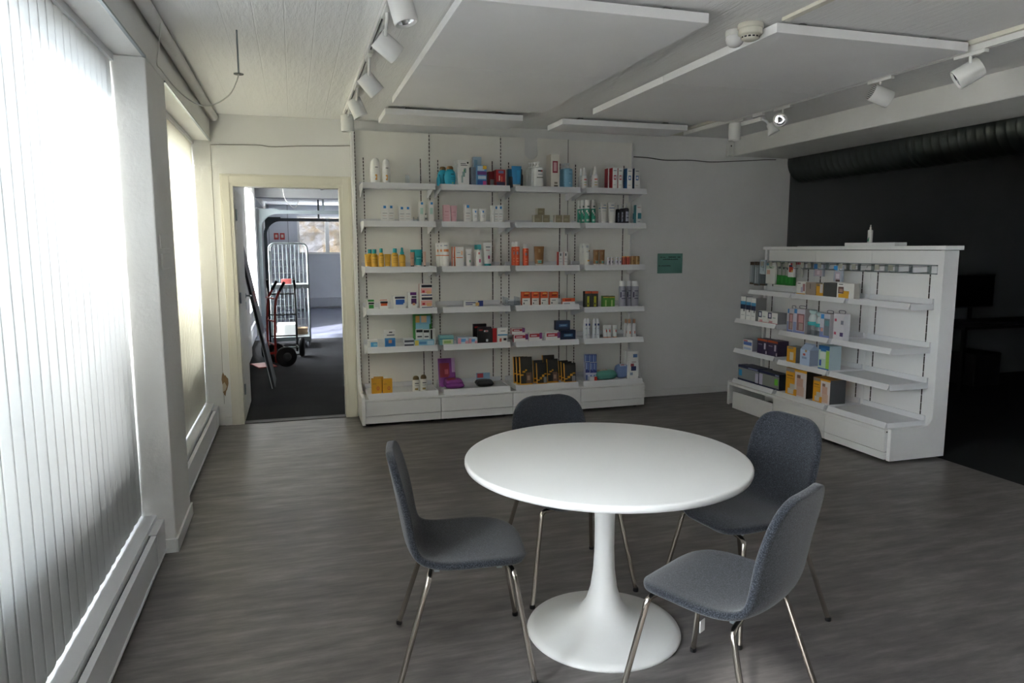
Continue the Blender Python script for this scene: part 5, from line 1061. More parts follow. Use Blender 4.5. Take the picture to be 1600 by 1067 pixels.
('vitamin_box', 'box', 'box', 2.181, 6.45, 1.055, 0.071, 0.05, 0.132, 'e8e8e6', 'orange and white upright box, second from the door side, fourth shelf, third bay from door', [(0, 0.55, 1, 1, 'dd5a2c'), (0.3, 0.85, 0.85, 0.93, 'e6b05a'), (0.2, 0.7, 0.8, 0.8, '8a2f1c'), (0.15, 0.12, 0.3, 0.25, '5a5f66'), (0.2, 0.36, 0.7, 0.41, '6a6f76')], 'orange vitamin boxes', None, 'd9552c', 0, {}),
('vitamin_box', 'box', 'box', 2.27, 6.45, 1.055, 0.071, 0.05, 0.13, 'e8e8e6', 'orange and white upright box, third from the door side, fourth shelf, third bay from door', [(0, 0.55, 1, 1, 'dd5a2c'), (0.3, 0.85, 0.85, 0.93, 'e6b05a'), (0.2, 0.7, 0.8, 0.8, '8a2f1c'), (0.15, 0.12, 0.3, 0.25, '5a5f66'), (0.2, 0.36, 0.7, 0.41, '6a6f76')], 'orange vitamin boxes', None, 'd9552c', 0, {}),
('vitamin_box', 'box', 'box', 2.37, 6.45, 1.055, 0.082, 0.05, 0.128, 'e8e8e6', 'orange and white upright box, fourth from the door side, fourth shelf, third bay from door', [(0, 0.55, 1, 1, 'dd5a2c'), (0.3, 0.85, 0.85, 0.93, 'e6b05a'), (0.2, 0.7, 0.8, 0.8, '8a2f1c'), (0.15, 0.12, 0.3, 0.25, '5a5f66'), (0.2, 0.36, 0.7, 0.41, '6a6f76')], 'orange vitamin boxes', None, 'd9552c', 0, {}),
('vitamin_box', 'box', 'box', 2.521, 6.45, 1.055, 0.128, 0.04, 0.064, 'e8e8e6', 'orange and white box lying flat at shelf end, fourth shelf, third bay from door', [(0, 0.5, 1, 1, 'dd5a2c'), (0.2, 0.6, 0.7, 0.85, '8a2f1c'), (0.1, 0.1, 0.6, 0.3, '9a9fa6')], 'orange vitamin boxes', None, 'd9a08c', 0, {}),
('shelf_tray', 'tray', 'tray', 1.97, 6.45, 1.055, 0.12, 0.2, 0.082, 'c4c8cb', 'clear plastic pusher tray, fourth shelf, third bay from door', [], None, None, None, 0, {}),
('tampon_box', 'box', 'box', 2.038, 6.45, 0.712, 0.143, 0.05, 0.073, 'e8e8e6', 'red and white carton under a stacked one, fifth shelf, third bay from door', [(0.05, 0.5, 0.8, 0.9, 'b02a3c'), (0.8, 0.3, 1, 1, '7a3a80'), (0.15, 0.6, 0.6, 0.75, 'e2c8cc')], 'red and white cartons', None, 'b05a6a', 0, {}),
('tampon_box', 'box', 'box', 2.013, 6.46, 0.786, 0.131, 0.05, 0.057, 'e8e8e6', 'red and white carton stacked on another, fifth shelf, third bay from door', [(0.05, 0.5, 0.8, 0.9, 'b02a3c'), (0.8, 0.3, 1, 1, '7a3a80'), (0.15, 0.6, 0.6, 0.75, 'e2c8cc')], 'red and white cartons', None, 'b05a6a', 0, {}),
('tampon_box', 'box', 'box', 2.183, 6.45, 0.712, 0.132, 0.05, 0.083, 'e8e8e6', 'red and white carton, middle of the shelf, fifth shelf, third bay from door', [(0.05, 0.5, 0.8, 0.9, 'b02a3c'), (0.8, 0.3, 1, 1, '7a3a80'), (0.15, 0.6, 0.6, 0.75, 'e2c8cc')], 'red and white cartons', None, None, 0, {}),
('tampon_box', 'box', 'box', 2.362, 6.45, 0.712, 0.147, 0.05, 0.082, 'e8e8e6', 'red and white carton left of navy boxes, fifth shelf, third bay from door', [(0.05, 0.5, 0.8, 0.9, 'b02a3c'), (0.8, 0.3, 1, 1, '7a3a80'), (0.15, 0.6, 0.6, 0.75, 'e2c8cc')], 'red and white cartons', None, None, 0, {}),
('condom_box', 'box', 'box', 2.519, 6.45, 0.712, 0.152, 0.06, 0.096, '1d2a48', 'navy box at base of navy stack, fifth shelf, third bay from door', [(0.2, 0.35, 0.8, 0.65, '4a6f96'), (0.3, 0.45, 0.7, 0.55, '8fa8c0'), (0.05, 0.05, 0.95, 0.12, '101828')], 'navy boxes', None, '161f38', 0, {}),
('condom_box', 'box', 'box', 2.473, 6.47, 0.809, 0.146, 0.06, 0.092, '1d2a48', 'navy box on top of navy stack, fifth shelf, third bay from door', [(0.2, 0.35, 0.8, 0.65, '4a6f96'), (0.3, 0.45, 0.7, 0.55, '8fa8c0'), (0.05, 0.05, 0.95, 0.12, '101828')], 'navy boxes', None, '161f38', 0, {}),
('support_pack', 'pack', 'pouch', 2.098, 6.46, 0.29, 0.13, 0.018, 0.272, '1c1a14', 'black and yellow pack, front of the tilted trio, bottom shelf, third bay from door', [(0, 0, 0.06, 1, 'd99a1c'), (0.05, 0.82, 0.95, 0.86, 'd99a1c'), (0.1, 0.34, 0.3, 0.4, 'd99a1c'), (0.25, 0.42, 0.45, 0.48, 'd99a1c'), (0.4, 0.5, 0.6, 0.56, 'd99a1c'), (0.5, 0.08, 0.95, 0.45, '6a4f40'), (0.55, 0.15, 0.8, 0.35, 'a88a78'), (0, 0, 1, 0.06, 'd99a1c')], 'black and yellow support packs', None, 'd99a1c', 0, {'lean': 8}),
('support_pack', 'pack', 'pouch', 2.077, 6.52, 0.29, 0.12, 0.018, 0.266, '1c1a14', 'black and yellow pack, middle of the tilted trio, bottom shelf, third bay from door', [(0, 0, 0.06, 1, 'd99a1c'), (0.05, 0.82, 0.95, 0.86, 'd99a1c'), (0.1, 0.34, 0.3, 0.4, 'd99a1c'), (0.25, 0.42, 0.45, 0.48, 'd99a1c'), (0.4, 0.5, 0.6, 0.56, 'd99a1c'), (0.5, 0.08, 0.95, 0.45, '6a4f40'), (0.55, 0.15, 0.8, 0.35, 'a88a78'), (0, 0, 1, 0.06, 'd99a1c')], 'black and yellow support packs', None, 'd99a1c', 0, {'lean': 8}),
('support_pack', 'pack', 'pouch', 2.061, 6.58, 0.29, 0.111, 0.018, 0.259, '1c1a14', 'black and yellow pack, hindmost of the tilted trio, bottom shelf, third bay from door', [(0, 0, 0.06, 1, 'd99a1c'), (0.05, 0.82, 0.95, 0.86, 'd99a1c'), (0.1, 0.34, 0.3, 0.4, 'd99a1c'), (0.25, 0.42, 0.45, 0.48, 'd99a1c'), (0.4, 0.5, 0.6, 0.56, 'd99a1c'), (0.5, 0.08, 0.95, 0.45, '6a4f40'), (0.55, 0.15, 0.8, 0.35, 'a88a78'), (0, 0, 1, 0.06, 'd99a1c')], 'black and yellow support packs', None, 'd99a1c', 0, {'lean': 8}),
('support_pack', 'pack', 'pouch', 2.258, 6.46, 0.29, 0.111, 0.018, 0.208, '1c1a14', 'black and yellow pack, front of group by tilted trio, bottom shelf, third bay from door', [(0, 0, 0.06, 1, 'd99a1c'), (0.05, 0.82, 0.95, 0.86, 'd99a1c'), (0.1, 0.14, 0.3, 0.2, 'd99a1c'), (0.3, 0.25, 0.5, 0.31, 'd99a1c'), (0.5, 0.36, 0.7, 0.42, 'd99a1c'), (0.7, 0.46, 0.9, 0.52, 'd99a1c'), (0.65, 0.06, 0.95, 0.35, '8a8d90'), (0, 0, 1, 0.06, 'd99a1c')], 'black and yellow support packs', None, 'd99a1c', 0, {'lean': 8}),
('support_pack', 'pack', 'pouch', 2.249, 6.54, 0.29, 0.106, 0.018, 0.221, '1c1a14', 'black and yellow pack, behind in group by tilted trio, bottom shelf, third bay from door', [(0, 0, 0.06, 1, 'd99a1c'), (0.05, 0.82, 0.95, 0.86, 'd99a1c'), (0.1, 0.14, 0.3, 0.2, 'd99a1c'), (0.3, 0.25, 0.5, 0.31, 'd99a1c'), (0.5, 0.36, 0.7, 0.42, 'd99a1c'), (0.7, 0.46, 0.9, 0.52, 'd99a1c'), (0.65, 0.06, 0.95, 0.35, '8a8d90'), (0, 0, 1, 0.06, 'd99a1c')], 'black and yellow support packs', None, 'd99a1c', 0, {'lean': 8}),
('support_pack', 'pack', 'pouch', 2.384, 6.5, 0.29, 0.12, 0.018, 0.234, '1c1a14', 'black and yellow pack, front of the tall middle pair, bottom shelf, third bay from door', [(0, 0, 0.06, 1, 'd99a1c'), (0.05, 0.82, 0.95, 0.86, 'd99a1c'), (0.1, 0.34, 0.3, 0.4, 'd99a1c'), (0.25, 0.42, 0.45, 0.48, 'd99a1c'), (0.4, 0.5, 0.6, 0.56, 'd99a1c'), (0.5, 0.08, 0.95, 0.45, '6a4f40'), (0.55, 0.15, 0.8, 0.35, 'a88a78'), (0, 0, 1, 0.06, 'd99a1c')], 'black and yellow support packs', None, 'd99a1c', 0, {'lean': 8}),
('support_pack', 'pack', 'pouch', 2.372, 6.58, 0.29, 0.131, 0.018, 0.261, '1c1a14', 'black and yellow pack, taller one in middle pair, bottom shelf, third bay from door', [(0, 0, 0.06, 1, 'd99a1c'), (0.05, 0.82, 0.95, 0.86, 'd99a1c'), (0.1, 0.34, 0.3, 0.4, 'd99a1c'), (0.25, 0.42, 0.45, 0.48, 'd99a1c'), (0.4, 0.5, 0.6, 0.56, 'd99a1c'), (0.5, 0.08, 0.95, 0.45, '6a4f40'), (0.55, 0.15, 0.8, 0.35, 'a88a78'), (0, 0, 1, 0.06, 'd99a1c')], 'black and yellow support packs', None, 'd99a1c', 0, {'lean': 8}),
('support_pack', 'pack', 'pouch', 2.55, 6.46, 0.29, 0.128, 0.018, 0.191, '1c1a14', 'black and yellow pack, front of the last group, bottom shelf, third bay from door', [(0, 0, 0.06, 1, 'd99a1c'), (0.05, 0.82, 0.95, 0.86, 'd99a1c'), (0.1, 0.14, 0.3, 0.2, 'd99a1c'), (0.3, 0.25, 0.5, 0.31, 'd99a1c'), (0.5, 0.36, 0.7, 0.42, 'd99a1c'), (0.7, 0.46, 0.9, 0.52, 'd99a1c'), (0.65, 0.06, 0.95, 0.35, '8a8d90'), (0, 0, 1, 0.06, 'd99a1c')], 'black and yellow support packs', None, 'd99a1c', 0, {'lean': 8}),
('support_pack', 'pack', 'pouch', 2.542, 6.53, 0.29, 0.119, 0.018, 0.196, '1c1a14', 'black and yellow pack, middle of the last group, bottom shelf, third bay from door', [(0, 0, 0.06, 1, 'd99a1c'), (0.05, 0.82, 0.95, 0.86, 'd99a1c'), (0.1, 0.14, 0.3, 0.2, 'd99a1c'), (0.3, 0.25, 0.5, 0.31, 'd99a1c'), (0.5, 0.36, 0.7, 0.42, 'd99a1c'), (0.7, 0.46, 0.9, 0.52, 'd99a1c'), (0.65, 0.06, 0.95, 0.35, '8a8d90'), (0, 0, 1, 0.06, 'd99a1c')], 'black and yellow support packs', None, 'd99a1c', 0, {'lean': 8}),
('support_pack', 'pack', 'pouch', 2.535, 6.6, 0.29, 0.105, 0.018, 0.196, '1c1a14', 'black and yellow pack, hindmost of the last group, bottom shelf, third bay from door', [(0, 0, 0.06, 1, 'd99a1c'), (0.05, 0.82, 0.95, 0.86, 'd99a1c'), (0.1, 0.14, 0.3, 0.2, 'd99a1c'), (0.3, 0.25, 0.5, 0.31, 'd99a1c'), (0.5, 0.36, 0.7, 0.42, 'd99a1c'), (0.7, 0.46, 0.9, 0.52, 'd99a1c'), (0.65, 0.06, 0.95, 0.35, '8a8d90'), (0, 0, 1, 0.06, 'd99a1c')], 'black and yellow support packs', None, 'd99a1c', 0, {'lean': 8}),
('spray_bottle', 'bottle', 'spray', 2.68, 6.45, 2.16, 0.061, 0.05, 0.198, 'dadad8', 'white spray bottle with tapered top, front left, top shelf, bay by the sign', [(0.3, 0.4, 0.75, 0.46, 'c05a50'), (0.3, 0.28, 0.75, 0.32, '7aa04a'), (0.3, 0.18, 0.7, 0.21, 'c9a24a'), (0.2, 0.6, 0.8, 0.66, 'c8ccd2')], 'white nasal sprays', 'e6e6e4', None, 0, {}),
('spray_bottle', 'bottle', 'spray', 2.688, 6.55, 2.16, 0.057, 0.05, 0.2, 'dadad8', 'white spray bottle behind the front left one, top shelf, bay by the sign', [(0.3, 0.4, 0.75, 0.46, 'c05a50'), (0.3, 0.28, 0.75, 0.32, '7aa04a'), (0.3, 0.18, 0.7, 0.21, 'c9a24a'), (0.2, 0.6, 0.8, 0.66, 'c8ccd2')], 'white nasal sprays', 'e6e6e4', None, 0, {}),
('spray_bottle', 'bottle', 'spray', 2.79, 6.45, 2.16, 0.071, 0.05, 0.211, 'dadad8', 'white spray bottle with tapered top, front right, top shelf, bay by the sign', [(0.3, 0.4, 0.75, 0.46, 'c05a50'), (0.3, 0.28, 0.75, 0.32, '7aa04a'), (0.3, 0.18, 0.7, 0.21, 'c9a24a'), (0.2, 0.6, 0.8, 0.66, 'c8ccd2')], 'white nasal sprays', 'e6e6e4', None, 0, {}),
('spray_bottle', 'bottle', 'spray', 2.794, 6.55, 2.16, 0.057, 0.05, 0.203, 'dadad8', 'white spray bottle behind the front right one, top shelf, bay by the sign', [(0.3, 0.4, 0.75, 0.46, 'c05a50'), (0.3, 0.28, 0.75, 0.32, '7aa04a'), (0.3, 0.18, 0.7, 0.21, 'c9a24a'), (0.2, 0.6, 0.8, 0.66, 'c8ccd2')], 'white nasal sprays', 'e6e6e4', None, 0, {}),
('cream_carton', 'box', 'box', 2.987, 6.45, 2.16, 0.052, 0.08, 0.204, 'e8e8e6', 'white carton with red side and round mark, left, top shelf, bay by the sign', [(0.25, 0.45, 0.75, 0.66, 'b03040'), (0.35, 0.5, 0.65, 0.61, 'e6dede'), (0.2, 0.85, 0.8, 0.89, '8a8f96'), (0.2, 0.2, 0.7, 0.22, 'b0a0a0')], None, None, 'b01f30', 0, {}),
('cream_carton', 'box', 'box', 3.044, 6.45, 2.16, 0.048, 0.08, 0.203, 'e8e8e6', 'white carton with red side and round mark, right, top shelf, bay by the sign', [(0.25, 0.45, 0.75, 0.66, 'b03040'), (0.35, 0.5, 0.65, 0.61, 'e6dede'), (0.2, 0.85, 0.8, 0.89, '8a8f96'), (0.2, 0.2, 0.7, 0.22, 'b0a0a0')], None, None, 'b01f30', 0, {}),
('cream_carton', 'box', 'box', 2.977, 6.54, 2.16, 0.048, 0.08, 0.208, 'e8e8e6', 'red sided carton set back behind the red pair, top shelf, bay by the sign', [(0.25, 0.45, 0.75, 0.66, 'b03040'), (0.35, 0.5, 0.65, 0.61, 'e6dede'), (0.2, 0.85, 0.8, 0.89, '8a8f96'), (0.2, 0.2, 0.7, 0.22, 'b0a0a0')], None, None, 'b01f30', 0, {}),
('cream_carton', 'box', 'box', 3.143, 6.45, 2.16, 0.056, 0.08, 0.203, 'e8e8e6', 'white carton with blue side and round mark, left, top shelf, bay by the sign', [(0.25, 0.45, 0.75, 0.66, '3a6fa8'), (0.35, 0.5, 0.65, 0.61, 'dfe4ea'), (0.2, 0.85, 0.8, 0.89, '8a8f96'), (0.2, 0.2, 0.7, 0.22, 'c0a890')], None, None, '2b6fae', 0, {}),
('cream_carton', 'box', 'box', 3.222, 6.45, 2.16, 0.057, 0.08, 0.205, 'e8e8e6', 'white carton with navy side and round mark, last, top shelf, bay by the sign', [(0.25, 0.45, 0.75, 0.66, '3a6fa8'), (0.35, 0.5, 0.65, 0.61, 'dfe4ea'), (0.2, 0.85, 0.8, 0.89, '8a8f96'), (0.2, 0.2, 0.7, 0.22, 'c0a890')], None, None, '24456e', 0, {}),
('dry_shampoo_can', 'can', 'can', 2.712, 6.45, 1.83, 0.054, 0.05, 0.227, 'dcdcda', 'green and white spray can, third of four, second shelf, bay by the sign', [(0, 0, 1, 0.62, '2c9a80'), (0.15, 0.5, 0.4, 0.58, 'e2e2e0'), (0.3, 0.42, 0.6, 0.5, 'e2e2e0'), (0.5, 0.34, 0.8, 0.42, 'e2e2e0'), (0.2, 0.12, 0.7, 0.2, 'd8e4de'), (0.3, 0.68, 0.75, 0.74, '4a6a60')], 'green and white dry shampoo cans', 'e2e2e0', None, 0, {}),
('dry_shampoo_can', 'can', 'can', 2.773, 6.45, 1.83, 0.048, 0.05, 0.228, 'dcdcda', 'green and white spray can, last of four, second shelf, bay by the sign', [(0, 0, 1, 0.62, '2c9a80'), (0.15, 0.5, 0.4, 0.58, 'e2e2e0'), (0.3, 0.42, 0.6, 0.5, 'e2e2e0'), (0.5, 0.34, 0.8, 0.42, 'e2e2e0'), (0.2, 0.12, 0.7, 0.2, 'd8e4de'), (0.3, 0.68, 0.75, 0.74, '4a6a60')], 'green and white dry shampoo cans', 'e2e2e0', None, 0, {}),
('dry_shampoo_can', 'can', 'can', 2.698, 6.53, 1.83, 0.045, 0.05, 0.23, 'dcdcda', 'green and white spray can, second of four, second shelf, bay by the sign', [(0, 0, 1, 0.62, '2c9a80'), (0.15, 0.5, 0.4, 0.58, 'e2e2e0'), (0.3, 0.42, 0.6, 0.5, 'e2e2e0'), (0.5, 0.34, 0.8, 0.42, 'e2e2e0'), (0.2, 0.12, 0.7, 0.2, 'd8e4de'), (0.3, 0.68, 0.75, 0.74, '4a6a60')], 'green and white dry shampoo cans', 'e2e2e0', None, 0, {}),
('dry_shampoo_can', 'can', 'can', 2.694, 6.6, 1.83, 0.045, 0.05, 0.23, 'dcdcda', 'green and white spray can, first of four, second shelf, bay by the sign', [(0, 0, 1, 0.62, '2c9a80'), (0.15, 0.5, 0.4, 0.58, 'e2e2e0'), (0.3, 0.42, 0.6, 0.5, 'e2e2e0'), (0.5, 0.34, 0.8, 0.42, 'e2e2e0'), (0.2, 0.12, 0.7, 0.2, 'd8e4de'), (0.3, 0.68, 0.75, 0.74, '4a6a60')], 'green and white dry shampoo cans', 'e2e2e0', None, 0, {}),
('hand_cream_tube', 'tube', 'tube', 2.886, 6.45, 1.83, 0.071, 0.05, 0.204, 'deddd8', 'large white tube with blue line, left front, second shelf, bay by the sign', [(0.1, 0.72, 0.9, 0.77, '3a6fa0'), (0.4, 0.85, 0.8, 0.9, '6f8aa0'), (0.2, 0.6, 0.8, 0.63, 'b0b6bc')], None, 'e2e2e0', None, 0, {}),
('hand_cream_tube', 'tube', 'tube', 2.968, 6.45, 1.83, 0.077, 0.05, 0.205, 'deddd8', 'large white tube with blue line, right front, second shelf, bay by the sign', [(0.1, 0.72, 0.9, 0.77, '3a6fa0'), (0.4, 0.85, 0.8, 0.9, '6f8aa0'), (0.2, 0.6, 0.8, 0.63, 'b0b6bc')], None, 'e2e2e0', None, 0, {}),
('hand_cream_tube', 'tube', 'tube', 2.897, 6.55, 1.83, 0.064, 0.05, 0.206, 'deddd8', 'large white tube behind the left front tube, second shelf, bay by the sign', [(0.1, 0.72, 0.9, 0.77, '3a6fa0'), (0.4, 0.85, 0.8, 0.9, '6f8aa0'), (0.2, 0.6, 0.8, 0.63, 'b0b6bc')], None, 'e2e2e0', None, 0, {}),
('syrup_bottle', 'bottle', 'pump', 3.122, 6.45, 1.83, 0.057, 0.05, 0.198, '1c1826', 'dark pump bottle with pale label, front right, second shelf, bay by the sign', [(0.3, 0.15, 0.95, 0.62, 'b9bccc'), (0.35, 0.3, 0.9, 0.34, '5a5f78'), (0.35, 0.45, 0.8, 0.48, '5a5f78')], None, 'd4d4d4', None, 0, {}),
('syrup_bottle', 'bottle', 'pump', 3.115, 6.53, 1.83, 0.05, 0.05, 0.196, '1c1826', 'dark pump bottle with pale label, second, second shelf, bay by the sign', [(0.3, 0.15, 0.95, 0.62, 'b9bccc'), (0.35, 0.3, 0.9, 0.34, '5a5f78'), (0.35, 0.45, 0.8, 0.48, '5a5f78')], None, 'd4d4d4', None, 0, {}),
('syrup_bottle', 'bottle', 'pump', 3.11, 6.61, 1.83, 0.045, 0.05, 0.194, '1c1826', 'dark pump bottle with pale label, hindmost, second shelf, bay by the sign', [(0.3, 0.15, 0.95, 0.62, 'b9bccc'), (0.35, 0.3, 0.9, 0.34, '5a5f78'), (0.35, 0.45, 0.8, 0.48, '5a5f78')], None, 'd4d4d4', None, 0, {}),
('eye_cream_box', 'box', 'box', 3.248, 6.45, 1.83, 0.057, 0.06, 0.187, 'e8e8e6', 'white carton with teal block at shelf end, second shelf, bay by the sign', [(0.3, 0.28, 0.95, 0.58, '1f6a78'), (0.2, 0.85, 0.8, 0.89, 'c09a9a'), (0.3, 0.12, 0.8, 0.15, '8a8f96')], None, None, '2f7f88', 0, {}),
('eye_cream_box', 'box', 'box', 3.262, 6.56, 1.83, 0.049, 0.05, 0.188, 'e8e8e6', 'white carton half hidden behind teal block carton, second shelf, bay by the sign', [(0.0, 0.28, 0.9, 0.58, '1f6a78')], None, None, None, 0, {}),
('lotion_tube', 'tube', 'tube', 2.711, 6.45, 1.428, 0.078, 0.05, 0.217, 'dedcd6', 'tall white tube with amber bar, front, third shelf, bay by the sign', [(0.5, 0.2, 0.95, 0.27, 'd9a23c'), (0.35, 0.8, 0.7, 0.9, 'b9bcc2'), (0.35, 0.6, 0.8, 0.62, 'a8adb4'), (0.7, 0.62, 0.9, 0.7, 'b08a50')], None, 'dcdad4', None, 0, {}),
('lotion_tube', 'tube', 'tube', 2.707, 6.54, 1.428, 0.068, 0.05, 0.215, 'dedcd6', 'tall white tube behind the amber bar tube, third shelf, bay by the sign', [(0.5, 0.2, 0.95, 0.27, 'd9a23c'), (0.35, 0.8, 0.7, 0.9, 'b9bcc2'), (0.35, 0.6, 0.8, 0.62, 'a8adb4'), (0.7, 0.62, 0.9, 0.7, 'b08a50')], None, 'dcdad4', None, 0, {}),
('bronze_tube', 'tube', 'tube', 2.81, 6.45, 1.428, 0.062, 0.05, 0.154, '8a6238', 'bronze tube on pale cap, left of two, third shelf, bay by the sign', [(0.3, 0.18, 0.7, 0.3, '6fb0a8'), (0.2, 0.3, 0.8, 0.34, 'c9b49a'), (0.4, 0.7, 0.65, 0.85, 'a8855c')], 'small bronze tubes', 'd8d4cc', None, 0, {}),
('bronze_tube', 'tube', 'tube', 2.872, 6.45, 1.428, 0.061, 0.05, 0.154, '8a6238', 'bronze tube on pale cap, right of two, third shelf, bay by the sign', [(0.3, 0.18, 0.7, 0.3, '6fb0a8'), (0.2, 0.3, 0.8, 0.34, 'c9b49a'), (0.4, 0.7, 0.65, 0.85, 'a8855c')], 'small bronze tubes', 'd8d4cc', None, 0, {}),
('nail_care_tube', 'tube', 'can', 2.938, 6.45, 1.428, 0.029, 0.028, 0.081, 'd4d2da', 'tiny white cylinder, first of four, third shelf, bay by the sign', [(0.4, 0.3, 0.8, 0.6, '5a4a70'), (0.35, 0.75, 0.75, 0.85, 'b08a6a')], 'tiny white cylinders', None, None, 0, {}),
('nail_care_tube', 'tube', 'can', 2.974, 6.45, 1.428, 0.029, 0.028, 0.081, 'd4d2da', 'tiny white cylinder, second of four, third shelf, bay by the sign', [(0.4, 0.3, 0.8, 0.6, '5a4a70'), (0.35, 0.75, 0.75, 0.85, 'b08a6a')], 'tiny white cylinders', None, None, 0, {}),
('nail_care_tube', 'tube', 'can', 3.022, 6.45, 1.428, 0.029, 0.028, 0.081, 'd4d2da', 'tiny white cylinder, third of four, third shelf, bay by the sign', [(0.4, 0.3, 0.8, 0.6, '5a4a70'), (0.35, 0.75, 0.75, 0.85, 'b08a6a')], 'tiny white cylinders', None, None, 0, {}),
('nail_care_tube', 'tube', 'can', 3.059, 6.45, 1.428, 0.032, 0.028, 0.08, 'd4d2da', 'tiny white cylinder, last of four, third shelf, bay by the sign', [(0.4, 0.3, 0.8, 0.6, '5a4a70'), (0.35, 0.75, 0.75, 0.85, 'b08a6a')], 'tiny white cylinders', None, None, 0, {}),
('hair_colour_can', 'can', 'can', 3.107, 6.45, 1.428, 0.042, 0.04, 0.09, '9a2f26', 'short red metallic cylinder, left of two, third shelf, bay by the sign', [(0.15, 0, 0.25, 1, 'd98a6a'), (0.6, 0, 0.7, 1, 'e0a080'), (0, 0.88, 1, 1, 'c98a50')], None, None, None, 0, {}),
('hair_colour_can', 'can', 'can', 3.152, 6.45, 1.428, 0.04, 0.04, 0.09, '9a2f26', 'short red metallic cylinder, right of two, third shelf, bay by the sign', [(0.15, 0, 0.25, 1, 'd98a6a'), (0.6, 0, 0.7, 1, 'e0a080'), (0, 0.88, 1, 1, 'c98a50')], None, None, None, 0, {}),
('hair_colour_can', 'can', 'can', 3.198, 6.45, 1.428, 0.041, 0.04, 0.092, 'a07c48', 'short gold metallic cylinder, left of two, third shelf, bay by the sign', [(0.2, 0, 0.3, 1, 'd8c08a'), (0.3, 0.4, 0.8, 0.6, '8a6a3c')], None, None, None, 0, {}),
('hair_colour_can', 'can', 'can', 3.248, 6.45, 1.428, 0.053, 0.045, 0.092, 'a07c48', 'short gold metallic cylinder, right of two, third shelf, bay by the sign', [(0.2, 0, 0.3, 1, 'd8c08a'), (0.3, 0.4, 0.8, 0.6, '8a6a3c')], None, None, None, 0, {}),
('tooth_box', 'box', 'box', 2.722, 6.45, 1.02, 0.067, 0.05, 0.163, '1e2018', 'dark box with yellow upright lettering, left, fourth shelf, bay by the sign', [(0.0, 0.86, 1, 1, 'c0522c'), (0.35, 0.08, 0.7, 0.7, 'b8b62c'), (0.42, 0.2, 0.6, 0.3, '22241a')], 'dark upright boxes', None, None, 0, {}),
('tooth_box', 'box', 'box', 2.794, 6.45, 1.02, 0.069, 0.05, 0.161, '1e2018', 'dark box with yellow upright lettering, right, fourth shelf, bay by the sign', [(0.0, 0.86, 1, 1, 'c0522c'), (0.35, 0.08, 0.7, 0.7, 'b8b62c'), (0.42, 0.2, 0.6, 0.3, '22241a')], 'dark upright boxes', None, None, 0, {}),
('gum_box', 'box', 'box', 2.912, 6.45, 1.02, 0.061, 0.05, 0.113, '4a8f2c', 'green box with pale upright lettering, left, fourth shelf, bay by the sign', [(0.0, 0.84, 1, 0.93, 'c9a83a'), (0, 0.93, 1, 1, '2a3324'), (0.35, 0.1, 0.6, 0.65, 'b9d08a')], 'green upright boxes', None, None, 0, {}),
('gum_box', 'box', 'box', 2.977, 6.45, 1.02, 0.06, 0.05, 0.111, '4a8f2c', 'green box with pale upright lettering, right, fourth shelf, bay by the sign', [(0.0, 0.84, 1, 0.93, 'c9a83a'), (0, 0.93, 1, 1, '2a3324'), (0.35, 0.1, 0.6, 0.65, 'b9d08a')], 'green upright boxes', None, None, 0, {}),
('hairspray_can', 'can', 'can', 3.097, 6.45, 1.02, 0.072, 0.05, 0.256, '9a9aa8', 'tall silver spray can with white cap, left of three, fourth shelf, bay by the sign', [(0.25, 0.6, 0.75, 0.64, '3a3550'), (0.2, 0.3, 0.8, 0.34, '3a3550'), (0.1, 0.38, 0.2, 0.58, '3a3550'), (0.3, 0.44, 0.7, 0.47, '6a6680')], 'silver spray cans', 'dcdcdc', None, 0, {'capf': 0.2}),
('hairspray_can', 'can', 'can', 3.187, 6.49, 1.02, 0.052, 0.05, 0.253, '9a9aa8', 'tall silver spray can with white cap, middle of three, fourth shelf, bay by the sign', [(0.25, 0.6, 0.75, 0.64, '3a3550'), (0.2, 0.3, 0.8, 0.34, '3a3550'), (0.1, 0.38, 0.2, 0.58, '3a3550'), (0.3, 0.44, 0.7, 0.47, '6a6680')], 'silver spray cans', 'dcdcdc', None, 0, {'capf': 0.2}),
('hairspray_can', 'can', 'can', 3.236, 6.45, 1.02, 0.074, 0.05, 0.254, '9a9aa8', 'tall silver spray can with white cap, right of three, fourth shelf, bay by the sign', [(0.25, 0.6, 0.75, 0.64, '3a3550'), (0.2, 0.3, 0.8, 0.34, '3a3550'), (0.1, 0.38, 0.2, 0.58, '3a3550'), (0.3, 0.44, 0.7, 0.47, '6a6680')], 'silver spray cans', 'dcdcdc', None, 0, {'capf': 0.2}),
('foam_bottle', 'bottle', 'dome', 2.737, 6.45, 0.712, 0.046, 0.045, 0.205, 'd8dce2', 'white bottle with blue mark, front left, fifth shelf, bay by the sign', [(0.4, 0.66, 0.75, 0.8, '2a3f88'), (0.35, 0.5, 0.75, 0.53, '8a98b8'), (0.3, 0.2, 0.7, 0.22, 'a8b4c4')], 'white blue logo bottles', 'e2e4e8', None, 0, {}),
('foam_bottle', 'bottle', 'dome', 2.706, 6.45, 0.712, 0.044, 0.045, 0.206, 'd8dce2', 'white bottle with blue mark, behind front left, fifth shelf, bay by the sign', [(0.4, 0.66, 0.75, 0.8, '2a3f88'), (0.35, 0.5, 0.75, 0.53, '8a98b8'), (0.3, 0.2, 0.7, 0.22, 'a8b4c4')], 'white blue logo bottles', 'e2e4e8', None, 0, {}),
